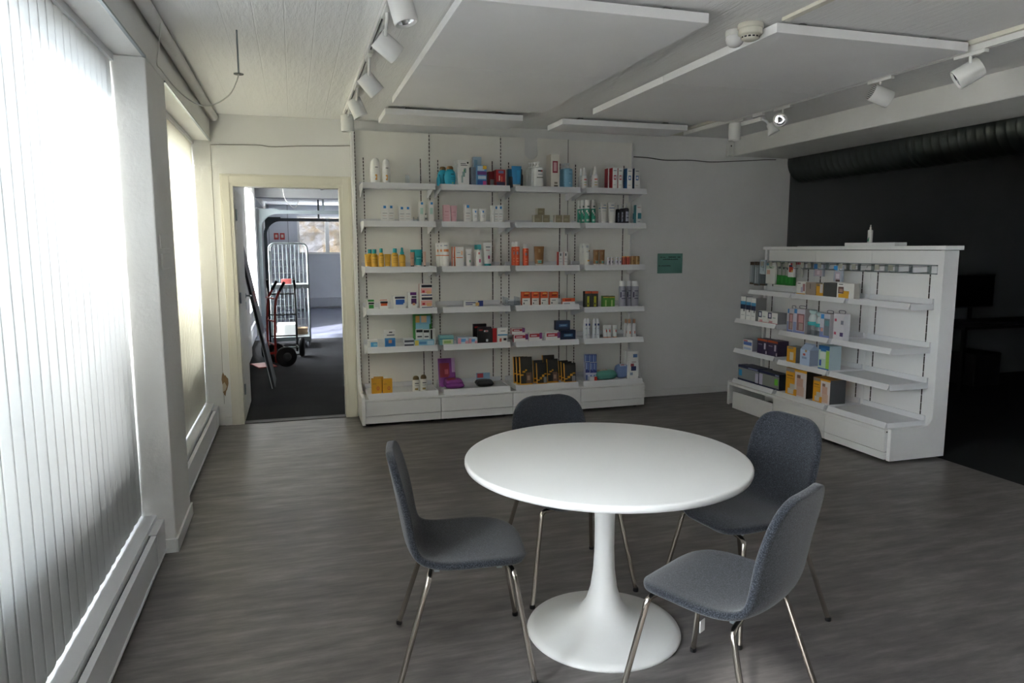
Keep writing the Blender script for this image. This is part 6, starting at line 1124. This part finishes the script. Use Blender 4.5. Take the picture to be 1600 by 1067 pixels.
('foam_bottle', 'bottle', 'dome', 2.833, 6.45, 0.712, 0.048, 0.045, 0.202, 'd8dce2', 'white bottle with blue mark, front right, fifth shelf, bay by the sign', [(0.4, 0.66, 0.75, 0.8, '2a3f88'), (0.35, 0.5, 0.75, 0.53, '8a98b8'), (0.3, 0.2, 0.7, 0.22, 'a8b4c4')], 'white blue logo bottles', 'e2e4e8', None, 0, {}),
('foam_bottle', 'bottle', 'dome', 2.801, 6.45, 0.712, 0.044, 0.045, 0.203, 'd8dce2', 'white bottle with blue mark, behind front right, fifth shelf, bay by the sign', [(0.4, 0.66, 0.75, 0.8, '2a3f88'), (0.35, 0.5, 0.75, 0.53, '8a98b8'), (0.3, 0.2, 0.7, 0.22, 'a8b4c4')], 'white blue logo bottles', 'e2e4e8', None, 0, {}),
('toothpaste_tube', 'tube', 'tube', 2.957, 6.45, 0.712, 0.06, 0.05, 0.129, 'dedede', 'white tube with red mark, front left of the trio, fifth shelf, bay by the sign', [(0.45, 0.45, 0.75, 0.65, 'c03a38'), (0.3, 0.7, 0.7, 0.73, 'a0a4aa')], 'small white red mark tubes', 'c08a72', None, 0, {}),
('toothpaste_tube', 'tube', 'tube', 2.922, 6.45, 0.712, 0.055, 0.05, 0.131, 'dedede', 'white tube with red mark, behind in the trio, fifth shelf, bay by the sign', [(0.45, 0.45, 0.75, 0.65, 'c03a38'), (0.3, 0.7, 0.7, 0.73, 'a0a4aa')], 'small white red mark tubes', 'c08a72', None, 0, {}),
('toothpaste_tube', 'tube', 'tube', 3.024, 6.45, 0.712, 0.057, 0.05, 0.127, 'dedede', 'white tube with red mark, front right of the trio, fifth shelf, bay by the sign', [(0.45, 0.45, 0.75, 0.65, 'c03a38'), (0.3, 0.7, 0.7, 0.73, 'a0a4aa')], 'small white red mark tubes', 'c08a72', None, 0, {}),
('mouthwash_bottle', 'bottle', 'bottle', 3.18, 6.45, 0.712, 0.049, 0.045, 0.184, 'dedede', 'slim white bottle with copper cap, middle of three, fifth shelf, bay by the sign', [(0.4, 0.2, 0.65, 0.34, 'c0604a')], 'copper capped bottles', 'b88a6e', None, 0, {}),
('mouthwash_bottle', 'bottle', 'bottle', 3.176, 6.52, 0.712, 0.042, 0.045, 0.177, 'dedede', 'slim white bottle with copper cap, left of three, fifth shelf, bay by the sign', [(0.4, 0.2, 0.65, 0.34, 'c0604a')], 'copper capped bottles', 'b88a6e', None, 0, {}),
('mouthwash_bottle', 'bottle', 'bottle', 3.236, 6.46, 0.712, 0.044, 0.045, 0.181, 'dedede', 'slim white bottle with copper cap, right of three, fifth shelf, bay by the sign', [(0.4, 0.2, 0.65, 0.34, 'c0604a')], 'copper capped bottles', 'b88a6e', None, 0, {}),
('toothbrush_pack', 'pack', 'box', 2.78, 6.6, 0.29, 0.056, 0.018, 0.252, 'c9cedc', 'blue and white toothbrush pack, hindmost left, bottom shelf, bay by the sign', [(0.05, 0.42, 0.95, 0.98, '2f3f86'), (0.15, 0.6, 0.4, 0.95, '9fb4d8'), (0.55, 0.55, 0.8, 0.95, '6f86c0'), (0.1, 0.03, 0.5, 0.3, '5a70b0')], 'toothbrush packs', None, None, 0, {}),
('toothbrush_pack', 'pack', 'box', 2.822, 6.6, 0.29, 0.049, 0.018, 0.251, 'c9cedc', 'blue and white toothbrush pack, hindmost middle, bottom shelf, bay by the sign', [(0.05, 0.42, 0.95, 0.98, '2f3f86'), (0.15, 0.6, 0.4, 0.95, '9fb4d8'), (0.55, 0.55, 0.8, 0.95, '6f86c0'), (0.1, 0.03, 0.5, 0.3, '5a70b0')], 'toothbrush packs', None, None, 0, {}),
('toothbrush_pack', 'pack', 'box', 2.863, 6.6, 0.29, 0.048, 0.018, 0.249, 'c9cedc', 'blue and white toothbrush pack, hindmost right, bottom shelf, bay by the sign', [(0.05, 0.42, 0.95, 0.98, '2f3f86'), (0.15, 0.6, 0.4, 0.95, '9fb4d8'), (0.55, 0.55, 0.8, 0.95, '6f86c0'), (0.1, 0.03, 0.5, 0.3, '5a70b0')], 'toothbrush packs', None, None, 0, {}),
('toothbrush_pack', 'pack', 'box', 2.748, 6.5, 0.29, 0.051, 0.018, 0.191, 'c9cedc', 'blue and white toothbrush pack, front left, bottom shelf, bay by the sign', [(0.05, 0.42, 0.95, 0.98, '2f3f86'), (0.15, 0.6, 0.4, 0.95, '9fb4d8'), (0.55, 0.55, 0.8, 0.95, '6f86c0'), (0.1, 0.03, 0.5, 0.3, '5a70b0')], 'toothbrush packs', None, None, 0, {}),
('toothbrush_pack', 'pack', 'box', 2.792, 6.5, 0.29, 0.039, 0.018, 0.182, 'c9cedc', 'blue and white toothbrush pack, front middle, bottom shelf, bay by the sign', [(0.05, 0.42, 0.95, 0.98, '2f3f86'), (0.15, 0.6, 0.4, 0.95, '9fb4d8'), (0.55, 0.55, 0.8, 0.95, '6f86c0'), (0.1, 0.03, 0.5, 0.3, '5a70b0')], 'toothbrush packs', None, None, 0, {}),
('toothbrush_pack', 'pack', 'box', 2.828, 6.5, 0.29, 0.04, 0.018, 0.181, 'c9cedc', 'blue and white toothbrush pack, front right, bottom shelf, bay by the sign', [(0.05, 0.42, 0.95, 0.98, '2f3f86'), (0.15, 0.6, 0.4, 0.95, '9fb4d8'), (0.55, 0.55, 0.8, 0.95, '6f86c0'), (0.1, 0.03, 0.5, 0.3, '5a70b0')], 'toothbrush packs', None, None, 0, {}),
('floss_box', 'box', 'box', 2.792, 6.45, 0.29, 0.075, 0.03, 0.045, 'e2e2e2', 'tiny white and red box lying at the front, bottom shelf, bay by the sign', [(0.6, 0, 1, 1, 'd0382c')], None, None, None, 0, {}),
('wet_wipes_pack', 'pack', 'pillow', 2.944, 6.46, 0.29, 0.216, 0.11, 0.101, '5a9a8c', 'green wet wipes pack lying flat, bottom shelf, bay by the sign', [(0.05, 0.25, 0.6, 0.8, 'b08060'), (0.25, 0.3, 0.5, 0.7, 'd8c0a8'), (0.6, 0.3, 0.95, 0.7, '9fc4b4')], None, None, None, 0, {}),
('clear_bag', 'bag', 'pillow', 3.132, 6.5, 0.29, 0.138, 0.07, 0.147, '6f86b4', 'round clear blue bag with white label, bottom shelf, bay by the sign', [(0.3, 0.05, 0.75, 0.5, 'd0d4e0'), (0.35, 0.12, 0.65, 0.22, 'b05060'), (0.3, 0.5, 0.8, 0.85, '3f5fa8')], None, None, None, 0, {}),
('medical_box', 'box', 'box', 3.228, 6.45, 0.29, 0.101, 0.05, 0.28, 'e8e8e6', 'tall white box with navy band, front, bottom shelf, bay by the sign', [(0.4, 0.78, 0.85, 0.9, '4a6fa8'), (0.2, 0.3, 0.75, 0.46, '2b3468'), (0.15, 0.46, 0.5, 0.56, 'b05058'), (0.25, 0.6, 0.75, 0.63, 'b9a0a8'), (0.1, 0.14, 0.4, 0.24, '8a98b0')], 'tall white medical boxes', None, None, 0, {}),
('medical_box', 'box', 'box', 3.23, 6.54, 0.29, 0.09, 0.05, 0.271, 'e8e8e6', 'tall white box with navy band, second, bottom shelf, bay by the sign', [(0.4, 0.78, 0.85, 0.9, '4a6fa8'), (0.2, 0.3, 0.75, 0.46, '2b3468'), (0.15, 0.46, 0.5, 0.56, 'b05058'), (0.25, 0.6, 0.75, 0.63, 'b9a0a8'), (0.1, 0.14, 0.4, 0.24, '8a98b0')], 'tall white medical boxes', None, None, 0, {}),
('medical_box', 'box', 'box', 3.238, 6.63, 0.29, 0.091, 0.05, 0.261, 'e8e8e6', 'tall white box with navy band, hindmost, bottom shelf, bay by the sign', [(0.4, 0.78, 0.85, 0.9, '4a6fa8'), (0.2, 0.3, 0.75, 0.46, '2b3468'), (0.15, 0.46, 0.5, 0.56, 'b05058'), (0.25, 0.6, 0.75, 0.63, 'b9a0a8'), (0.1, 0.14, 0.4, 0.24, '8a98b0')], 'tall white medical boxes', None, None, 0, {}),
('brush_pack', 'pack', 'box', 4.4, 6.218, 1.235, 0.068, 0.02, 0.224, '6f7a80', 'clear brush pack with brown header, outermost on the rail', [(0, 0.86, 1, 1, '4a3a28'), (0, 0, 1, 0.07, '4a3d2a'), (0.2, 0.1, 0.35, 0.85, 'c8d0d4'), (0.6, 0.1, 0.7, 0.85, 'aab4ba')], 'hanging brush packs', None, None, -90, {}),
('brush_pack', 'pack', 'box', 4.4, 6.14, 1.227, 0.077, 0.02, 0.234, '6f7a80', 'clear brush pack with brown header, second on the rail', [(0, 0.86, 1, 1, '4a3a28'), (0, 0, 1, 0.07, '4a3d2a'), (0.2, 0.1, 0.35, 0.85, 'c8d0d4'), (0.6, 0.1, 0.7, 0.85, 'aab4ba')], 'hanging brush packs', None, None, -90, {}),
('comb_pack', 'pack', 'box', 4.38, 6.026, 1.345, 0.085, 0.02, 0.136, 'b4c4cc', 'pale blue pack hanging before the white card', [(0.6, 0.2, 0.75, 0.9, '8494a0')], 'hanging brush packs', None, None, -90, {}),
('comb_pack', 'pack', 'box', 4.4, 6.039, 1.231, 0.086, 0.02, 0.109, '6a727a', 'grey comb pack hanging below the pale blue pack', [(0.2, 0, 0.3, 1, '3f464e'), (0.5, 0, 0.6, 1, '3f464e'), (0.8, 0, 0.9, 1, '3f464e'), (0, 0, 1, 0.15, '4a3d2a')], 'hanging brush packs', None, None, -90, {}),
('nail_care_card', 'card', 'box', 4.37, 5.884, 1.255, 0.141, 0.02, 0.204, 'd6d6d2', 'large white card with green lines hanging on rail', [(0.05, 0.78, 0.9, 0.81, '7fa080'), (0.05, 0.72, 0.8, 0.75, '8fb090'), (0.1, 0.45, 0.45, 0.65, 'c9a08c'), (0.05, 0.85, 0.5, 0.97, '5a8f9c')], None, None, None, -90, {}),
('tweezer_pack', 'pack', 'box', 4.4, 5.846, 1.25, 0.057, 0.03, 0.216, '9a9a98', 'green handled tool on rail, first from the white card', [(0, 0, 1, 0.44, '1f7a2c'), (0.1, 0.1, 0.25, 0.4, '3f9a48'), (0.3, 0.72, 0.7, 0.82, '3a3f44')], 'green hanging tools', None, '1f7a2c', -90, {}),
('tweezer_pack', 'pack', 'box', 4.4, 5.788, 1.25, 0.055, 0.03, 0.211, '9a9a98', 'green handled tool on rail, second from the white card', [(0, 0, 1, 0.44, '1f7a2c'), (0.1, 0.1, 0.25, 0.4, '3f9a48'), (0.3, 0.72, 0.7, 0.82, '3a3f44')], 'green hanging tools', None, '1f7a2c', -90, {}),
('tweezer_pack', 'pack', 'box', 4.4, 5.729, 1.25, 0.054, 0.03, 0.206, '9a9a98', 'green handled tool on rail, third from the white card', [(0, 0, 1, 0.44, '1f7a2c'), (0.1, 0.1, 0.25, 0.4, '3f9a48'), (0.3, 0.72, 0.7, 0.82, '3a3f44')], 'green hanging tools', None, '1f7a2c', -90, {}),
('tweezer_pack', 'pack', 'box', 4.4, 5.672, 1.249, 0.054, 0.03, 0.202, '9a9a98', 'green handled tool on rail, fourth from the white card', [(0, 0, 1, 0.44, '1f7a2c'), (0.1, 0.1, 0.25, 0.4, '3f9a48'), (0.3, 0.72, 0.7, 0.82, '3a3f44')], 'green hanging tools', None, '1f7a2c', -90, {}),
('tweezer_pack', 'pack', 'box', 4.4, 5.616, 1.249, 0.053, 0.03, 0.197, '9a9a98', 'green handled tool on rail, fifth from the white card', [(0, 0, 1, 0.44, '1f7a2c'), (0.1, 0.1, 0.25, 0.4, '3f9a48'), (0.3, 0.72, 0.7, 0.82, '3a3f44')], 'green hanging tools', None, '1f7a2c', -90, {}),
('file_card', 'card', 'box', 4.36, 5.576, 1.331, 0.081, 0.02, 0.128, 'dcdcdc', 'white hanging card with red and navy picture', [(0.15, 0.35, 0.85, 0.75, 'c0402c'), (0.15, 0.72, 0.85, 0.86, '22305a'), (0.4, 0.86, 0.95, 1, 'a82a34'), (0.55, 0.35, 0.85, 0.5, 'd9a05a')], None, None, None, -90, {}),
('nail_file', 'nail file', 'box', 4.4, 5.552, 1.328, 0.021, 0.006, 0.137, 'a9aaa8', 'thin red tipped stick on rail, first in the row', [(0, 0.86, 1, 1, 'a8242c')], 'red tipped sticks', None, None, -90, {}),
('nail_file', 'nail file', 'box', 4.4, 5.526, 1.329, 0.021, 0.006, 0.137, 'a9aaa8', 'thin red tipped stick on rail, second in the row', [(0, 0.86, 1, 1, 'a8242c')], 'red tipped sticks', None, None, -90, {}),
('nail_file', 'nail file', 'box', 4.4, 5.501, 1.33, 0.02, 0.006, 0.136, 'a9aaa8', 'thin red tipped stick on rail, third in the row', [(0, 0.86, 1, 1, 'a8242c')], 'red tipped sticks', None, None, -90, {}),
('nail_file', 'nail file', 'box', 4.4, 5.476, 1.331, 0.02, 0.006, 0.136, 'a9aaa8', 'thin red tipped stick on rail, fourth in the row', [(0, 0.86, 1, 1, 'a8242c')], 'red tipped sticks', None, None, -90, {}),
('pacifier_pack', 'pack', 'box', 4.42, 5.286, 1.349, 0.118, 0.02, 0.107, 'a9b2c4', 'blue and clear hanging pacifier pack above brown panel', [(0, 0.6, 0.4, 1, '2f7fc4'), (0.45, 0.65, 0.95, 0.95, 'c8d4de'), (0.1, 0.05, 0.9, 0.55, 'b9a8b4'), (0.35, 0.15, 0.65, 0.45, 'd9c8d4')], None, None, None, -90, {}),
('pacifier_pack', 'pack', 'box', 4.42, 5.048, 1.312, 0.098, 0.02, 0.133, 'b4bccb', 'blue and clear hanging pacifier pack nearer the camera end', [(0, 0.72, 0.45, 1, '2f8fd4'), (0.5, 0.75, 0.95, 0.95, 'd4d8de'), (0.2, 0.05, 0.8, 0.6, 'c4b4c4'), (0.3, 0.2, 0.7, 0.5, 'e4dce8'), (0.3, 0.0, 0.8, 0.12, '5a3f3c')], None, None, None, -90, {}),
('breast_pad_box', 'box', 'box', 4.38, 5.453, 1.176, 0.118, 0.07, 0.118, 'e8e8e6', 'white carton with yellow base, first in the row, top shelf of the low shelving unit', [(0.0, 0.0, 1, 0.12, 'd9a02c'), (0.1, 0.85, 0.45, 0.9, '3a3f46'), (0.7, 0.3, 0.95, 0.85, 'b07a80'), (0.5, 0.2, 0.75, 0.6, 'b9b4cc')], None, None, None, -90, {}),
('breast_pad_box', 'box', 'box', 4.38, 5.324, 1.176, 0.129, 0.07, 0.118, '9a8f86', 'taupe carton beside the first white one, top shelf of the low shelving unit', [(0.4, 0.5, 0.5, 0.9, '6b6460')], None, None, None, -90, {}),
('breast_pad_box', 'box', 'box', 4.38, 5.211, 1.176, 0.086, 0.06, 0.107, 'dda62f', 'yellow carton with white corner picture, top shelf of the low shelving unit', [(0.55, 0.3, 1, 1, 'd8d4d8'), (0.1, 0.85, 0.5, 0.97, '8a8378')], None, None, None, -90, {}),
('breast_pad_box', 'box', 'box', 4.38, 5.086, 1.176, 0.158, 0.08, 0.124, '4a4c4c', 'dark grey carton in middle of the row, top shelf of the low shelving unit', [], None, None, None, -90, {}),
('breast_pad_box', 'box', 'box', 4.38, 4.904, 1.176, 0.196, 0.06, 0.13, 'e8e8e6', 'white carton with yellow corner and round portrait, top shelf of the low shelving unit', [(0.1, 0.0, 0.7, 0.3, 'dda62f'), (0.3, 0.3, 0.72, 0.5, 'dda62f'), (0.08, 0.32, 0.4, 0.75, '6a4f48'), (0.15, 0.4, 0.35, 0.62, 'b08a7c'), (0.1, 0.88, 0.35, 0.93, '3a3f46')], None, None, 'b0aca4', -90, {}),
('cooling_patch_box', 'box', 'box', 4.235, 6.106, 0.894, 0.083, 0.08, 0.229, 'e8e8e6', 'white and blue tall carton, outermost, second shelf of the low shelving unit', [(0, 0.62, 1, 0.8, '4a9ccc'), (0, 0.46, 1, 0.66, '1c2a50'), (0.6, 0.36, 0.8, 0.46, '22262e'), (0.15, 0.2, 0.8, 0.22, '9aa0a8')], None, None, '8a8f94', -90, {}),
('cooling_patch_box', 'box', 'box', 4.235, 6.018, 0.894, 0.077, 0.08, 0.225, 'e8e8e6', 'white and blue tall carton, second, second shelf of the low shelving unit', [(0, 0.62, 1, 0.8, '4a9ccc'), (0, 0.46, 1, 0.66, '1c2a50'), (0.6, 0.36, 0.8, 0.46, '22262e'), (0.15, 0.2, 0.8, 0.22, '9aa0a8')], None, None, None, -90, {}),
('cooling_patch_box', 'box', 'box', 4.235, 5.938, 0.894, 0.07, 0.12, 0.221, 'e8e8e6', 'white and blue tall carton, third, second shelf of the low shelving unit', [(0, 0.62, 1, 0.8, '4a9ccc'), (0, 0.46, 1, 0.66, '1c2a50'), (0.6, 0.36, 0.8, 0.46, '22262e'), (0.15, 0.2, 0.8, 0.22, '9aa0a8')], None, None, '8a8c8c', -90, {}),
('test_kit_box', 'box', 'box', 4.235, 5.79, 0.894, 0.139, 0.06, 0.109, 'e8e8e6', 'white carton with navy ring, outer of two, second shelf of the low shelving unit', [(0.02, 0.45, 0.4, 0.97, '22305f'), (0.1, 0.55, 0.32, 0.87, 'dfe2ea'), (0, 0, 1, 0.08, 'b84a60'), (0.15, 0.1, 0.5, 0.25, 'd99aa4'), (0.5, 0.5, 0.8, 0.6, 'a8b8b4')], None, None, None, -90, {}),
('test_kit_box', 'box', 'box', 4.235, 5.642, 0.894, 0.145, 0.1, 0.106, 'e8e8e6', 'white carton with navy ring, inner of two, second shelf of the low shelving unit', [(0.02, 0.45, 0.4, 0.97, '22305f'), (0.1, 0.55, 0.32, 0.87, 'dfe2ea'), (0, 0, 1, 0.08, 'b84a60'), (0.15, 0.1, 0.5, 0.25, 'd99aa4'), (0.5, 0.5, 0.8, 0.6, 'a8b8b4')], None, None, '8f9094', -90, {}),
('baby_bottle_pack', 'pack', 'hbox', 4.235, 5.394, 0.848, 0.08, 0.07, 0.211, 'd4d0dc', 'white and pink baby bottle pack, outer of two, second shelf of the low shelving unit', [(0.05, 0.8, 0.3, 0.98, '2f86cc'), (0.3, 0.12, 0.95, 0.8, '8f6468'), (0.45, 0.45, 0.85, 0.75, 'd0a0a4'), (0.5, 0.15, 0.85, 0.42, 'b8a49c'), (0, 0, 1, 0.1, '8494c8'), (0, 0.1, 0.28, 0.45, '8f9cc4')], 'pink baby bottle packs', None, None, -90, {}),
('baby_bottle_pack', 'pack', 'hbox', 4.235, 5.275, 0.848, 0.15, 0.07, 0.218, 'd4d0dc', 'white and pink baby bottle pack, inner of two, second shelf of the low shelving unit', [(0.05, 0.8, 0.3, 0.98, '2f86cc'), (0.3, 0.12, 0.95, 0.8, '8f6468'), (0.45, 0.45, 0.85, 0.75, 'd0a0a4'), (0.5, 0.15, 0.85, 0.42, 'b8a49c'), (0, 0, 1, 0.1, '8494c8'), (0, 0.1, 0.28, 0.45, '8f9cc4')], 'pink baby bottle packs', None, 'b4aeb0', -90, {}),
('breast_pump', 'breast pump', 'bbottle', 4.235, 5.142, 0.848, 0.085, 0.07, 0.22, 'a8b4bc', 'clear bottle with teal collar and pale dome, left, second shelf of the low shelving unit', [], None, '3fb0b4', None, -90, {}),
('breast_pump', 'breast pump', 'bbottle', 4.235, 5.054, 0.848, 0.078, 0.07, 0.205, 'a8b4bc', 'clear bottle with teal collar and teal handle, right, second shelf of the low shelving unit', [], None, '3fb0b4', None, -90, {'dome': '2f8f9c'}),
('baby_bottle_pack', 'pack', 'hbox', 4.235, 4.953, 0.848, 0.118, 0.1, 0.203, 'ccccd8', 'blue and white baby bottle pack beside breast pump, second shelf of the low shelving unit', [(0.08, 0.78, 0.4, 0.97, '2f86cc'), (0.42, 0.1, 0.98, 0.8, '707a84'), (0.5, 0.5, 0.9, 0.72, '5f8f98'), (0, 0, 1, 0.1, '7f90cc'), (0, 0.1, 0.38, 0.42, '8494c4'), (0.1, 0.25, 0.35, 0.4, 'd9a090')], None, None, 'b9b4b8', -90, {}),
('baby_bottle_pack', 'pack', 'hbox', 4.235, 4.794, 0.848, 0.118, 0.06, 0.217, 'd4d4da', 'white baby bottle pack with red dots, last, second shelf of the low shelving unit', [(0.1, 0.7, 0.3, 0.8, 'a83a58'), (0.1, 0.2, 0.3, 0.3, 'a83a58'), (0.65, 0.15, 0.95, 0.3, '4a3a70'), (0.7, 0.6, 0.95, 0.75, '7a7f90')], None, None, None, -90, {}),
('tissue_box', 'box', 'box', 4.235, 6.008, 0.594, 0.145, 0.08, 0.11, 'e8e8e6', 'white carton with blue and red print, outermost, third shelf of the low shelving unit', [(0.05, 0.5, 0.95, 0.8, '4a6fb8'), (0.05, 0.82, 0.5, 0.92, 'b04050'), (0.1, 0.1, 0.9, 0.3, 'b9c8e0')], None, None, '9a9ca4', -90, {}),
('nursing_box', 'box', 'box', 4.235, 5.778, 0.594, 0.151, 0.1, 0.144, '33254a', 'dark purple carton with orange top, outer of two, third shelf of the low shelving unit', [(0.0, 0.86, 1, 1, 'c4562a'), (0.68, 0.35, 0.85, 0.75, 'd0ccd8'), (0.1, 0.6, 0.5, 0.68, '8a7f9a'), (0.85, 0.05, 0.98, 0.25, 'c8bcc8')], 'dark purple cartons', None, '3a2a4a', -90, {}),
('nursing_box', 'box', 'box', 4.235, 5.623, 0.594, 0.146, 0.12, 0.145, '33254a', 'dark purple carton with orange top, inner of two, third shelf of the low shelving unit', [(0.0, 0.86, 1, 1, 'c4562a'), (0.68, 0.35, 0.85, 0.75, 'd0ccd8'), (0.1, 0.6, 0.5, 0.68, '8a7f9a'), (0.85, 0.05, 0.98, 0.25, 'c8bcc8')], 'dark purple cartons', None, '43384f', -90, {}),
('bottle_box', 'box', 'box', 4.235, 5.357, 0.578, 0.123, 0.1, 0.142, 'dda02a', 'yellow carton with white bottle picture, third shelf of the low shelving unit', [(0.35, 0.15, 0.75, 0.65, 'e0d8c8'), (0.1, 0.86, 0.7, 0.96, '8f8a84')], None, None, '8a8c8f', -90, {}),
('milk_bag_carton', 'carton', 'gable', 4.235, 5.178, 0.578, 0.123, 0.1, 0.191, 'b9cce6', 'pale blue gable topped carton, third shelf of the low shelving unit', [(0.3, 0.45, 0.55, 0.55, 'c05a58'), (0.2, 0.3, 0.7, 0.4, '8fa4c8'), (0.5, 0.62, 0.7, 0.72, 'c9a070')], None, None, 'a8b4cc', -90, {}),
('nursing_pad_box', 'box', 'box', 4.235, 4.944, 0.578, 0.129, 0.12, 0.204, 'c4dccc', 'blue topped white and green carton, third shelf of the low shelving unit', [(0, 0.82, 1, 1, '1f5f9c'), (0.2, 0.76, 0.7, 0.9, '2a70b0'), (0.7, 0.06, 1, 0.8, '9cc84a'), (0, 0, 1, 0.06, '2a6fb0'), (0.1, 0.15, 0.3, 0.4, '2a4f98'), (0.15, 0.45, 0.65, 0.72, 'e4ece4')], None, None, 'b8ccd4', -90, {}),
('diaper_box', 'box', 'box', 4.235, 5.981, 0.286, 0.334, 0.1, 0.152, '8a8f92', 'navy edged grey carton with blue drop, front left, bottom shelf of the low shelving unit', [(0, 0.84, 1, 1, '1d2350'), (0, 0, 1, 0.12, '1d2350'), (0.05, 0.3, 0.2, 0.7, '2f9ad4'), (0.85, 0.1, 1, 0.7, 'b9b4cc'), (0.5, 0.87, 0.95, 0.95, '8a94b8')], None, None, '1d2350', -90, {}),
('diaper_box', 'box', 'box', 4.36, 6.044, 0.286, 0.331, 0.08, 0.135, '3f4a68', 'navy edged carton lying behind the front pair, bottom shelf of the low shelving unit', [], None, None, '1d2350', -90, {}),
('diaper_box', 'box', 'box', 4.235, 5.655, 0.286, 0.297, 0.12, 0.149, '7f847f', 'navy edged grey carton with green drop, front right, bottom shelf of the low shelving unit', [(0, 0.84, 1, 1, '1d2350'), (0, 0, 1, 0.1, '1d2350'), (0.78, 0.3, 0.95, 0.7, '6fc83a'), (0.0, 0.1, 0.18, 0.8, 'b9b4cc'), (0.8, 0.87, 0.98, 0.95, '8a94b8')], None, None, '2a3038', -90, {}),
('breast_pump_box', 'box', 'box', 4.235, 5.277, 0.286, 0.274, 0.16, 0.24, 'dfa024', 'large yellow carton with baby photo panel, taller, bottom shelf of the low shelving unit', [(0.45, 0.0, 1, 0.92, 'dcd4d4'), (0.0, 0.86, 0.42, 0.99, '9a9290'), (0.05, 0.7, 0.35, 0.74, '8a5f20'), (0.05, 0.6, 0.4, 0.63, 'b98428'), (0.12, 0.04, 0.4, 0.24, 'd4d0c8'), (0.22, 0.22, 0.45, 0.42, 'c8c4bc'), (0.55, 0.35, 0.85, 0.7, 'd0a898'), (0.55, 0.05, 0.9, 0.4, 'd4b4a4'), (0.55, 0.7, 0.72, 0.82, '8a6a5c'), (0.45, 0, 0.56, 0.25, 'd99a24')], None, None, '3a342c', -90, {'top': 'b07c20'}),
('breast_pump_box', 'box', 'box', 4.25, 4.969, 0.286, 0.206, 0.16, 0.21, 'dfa024', 'yellow carton with baby photo panel, smaller, bottom shelf of the low shelving unit', [(0.45, 0.0, 1, 0.92, 'dcd4d4'), (0.0, 0.86, 0.42, 0.99, '9a9290'), (0.05, 0.7, 0.35, 0.74, '8a5f20'), (0.05, 0.6, 0.4, 0.63, 'b98428'), (0.12, 0.04, 0.4, 0.24, 'd4d0c8'), (0.22, 0.22, 0.45, 0.42, 'c8c4bc'), (0.55, 0.35, 0.85, 0.7, 'd0a898'), (0.55, 0.05, 0.9, 0.4, 'd4b4a4'), (0.55, 0.7, 0.72, 0.82, '8a6a5c'), (0.45, 0, 0.56, 0.25, 'd99a24')], None, None, '44464a', -90, {'top': 'b07c20'}),
]
for it in ITEMS: add_item(it)

# ------------------------------------------------------------------ daylight
wd = bpy.data.worlds.new('daylight'); SC.world = wd; wd.use_nodes = True
bg = wd.node_tree.nodes['Background']
bg.inputs['Color'].default_value = (.87, .94, 1.0, 1); bg.inputs['Strength'].default_value = 8.6

sun = bpy.data.objects.new('sun', bpy.data.lights.new('sun', 'SUN')); COL.objects.link(sun)
sun.data.energy = 8.5; sun.data.angle = math.radians(5); sun.data.color = (1, .98, .96)
sun.rotation_euler = Vector((2.3, 2.55, -2.3)).to_track_quat('-Z', 'Y').to_euler()
vs_ = SC.view_settings
vs_.view_transform = 'Standard'; vs_.look = 'None'; vs_.exposure = 1.72; vs_.gamma = 1.0; vs_.use_curve_mapping = False
SC.cycles.use_denoising = True
SC.cycles.max_bounces = 12; SC.cycles.diffuse_bounces = 8; SC.cycles.transparent_max_bounces = 16
SC.cycles.caustics_reflective = False; SC.cycles.caustics_refractive = False
SC.cycles.sample_clamp_indirect = 8
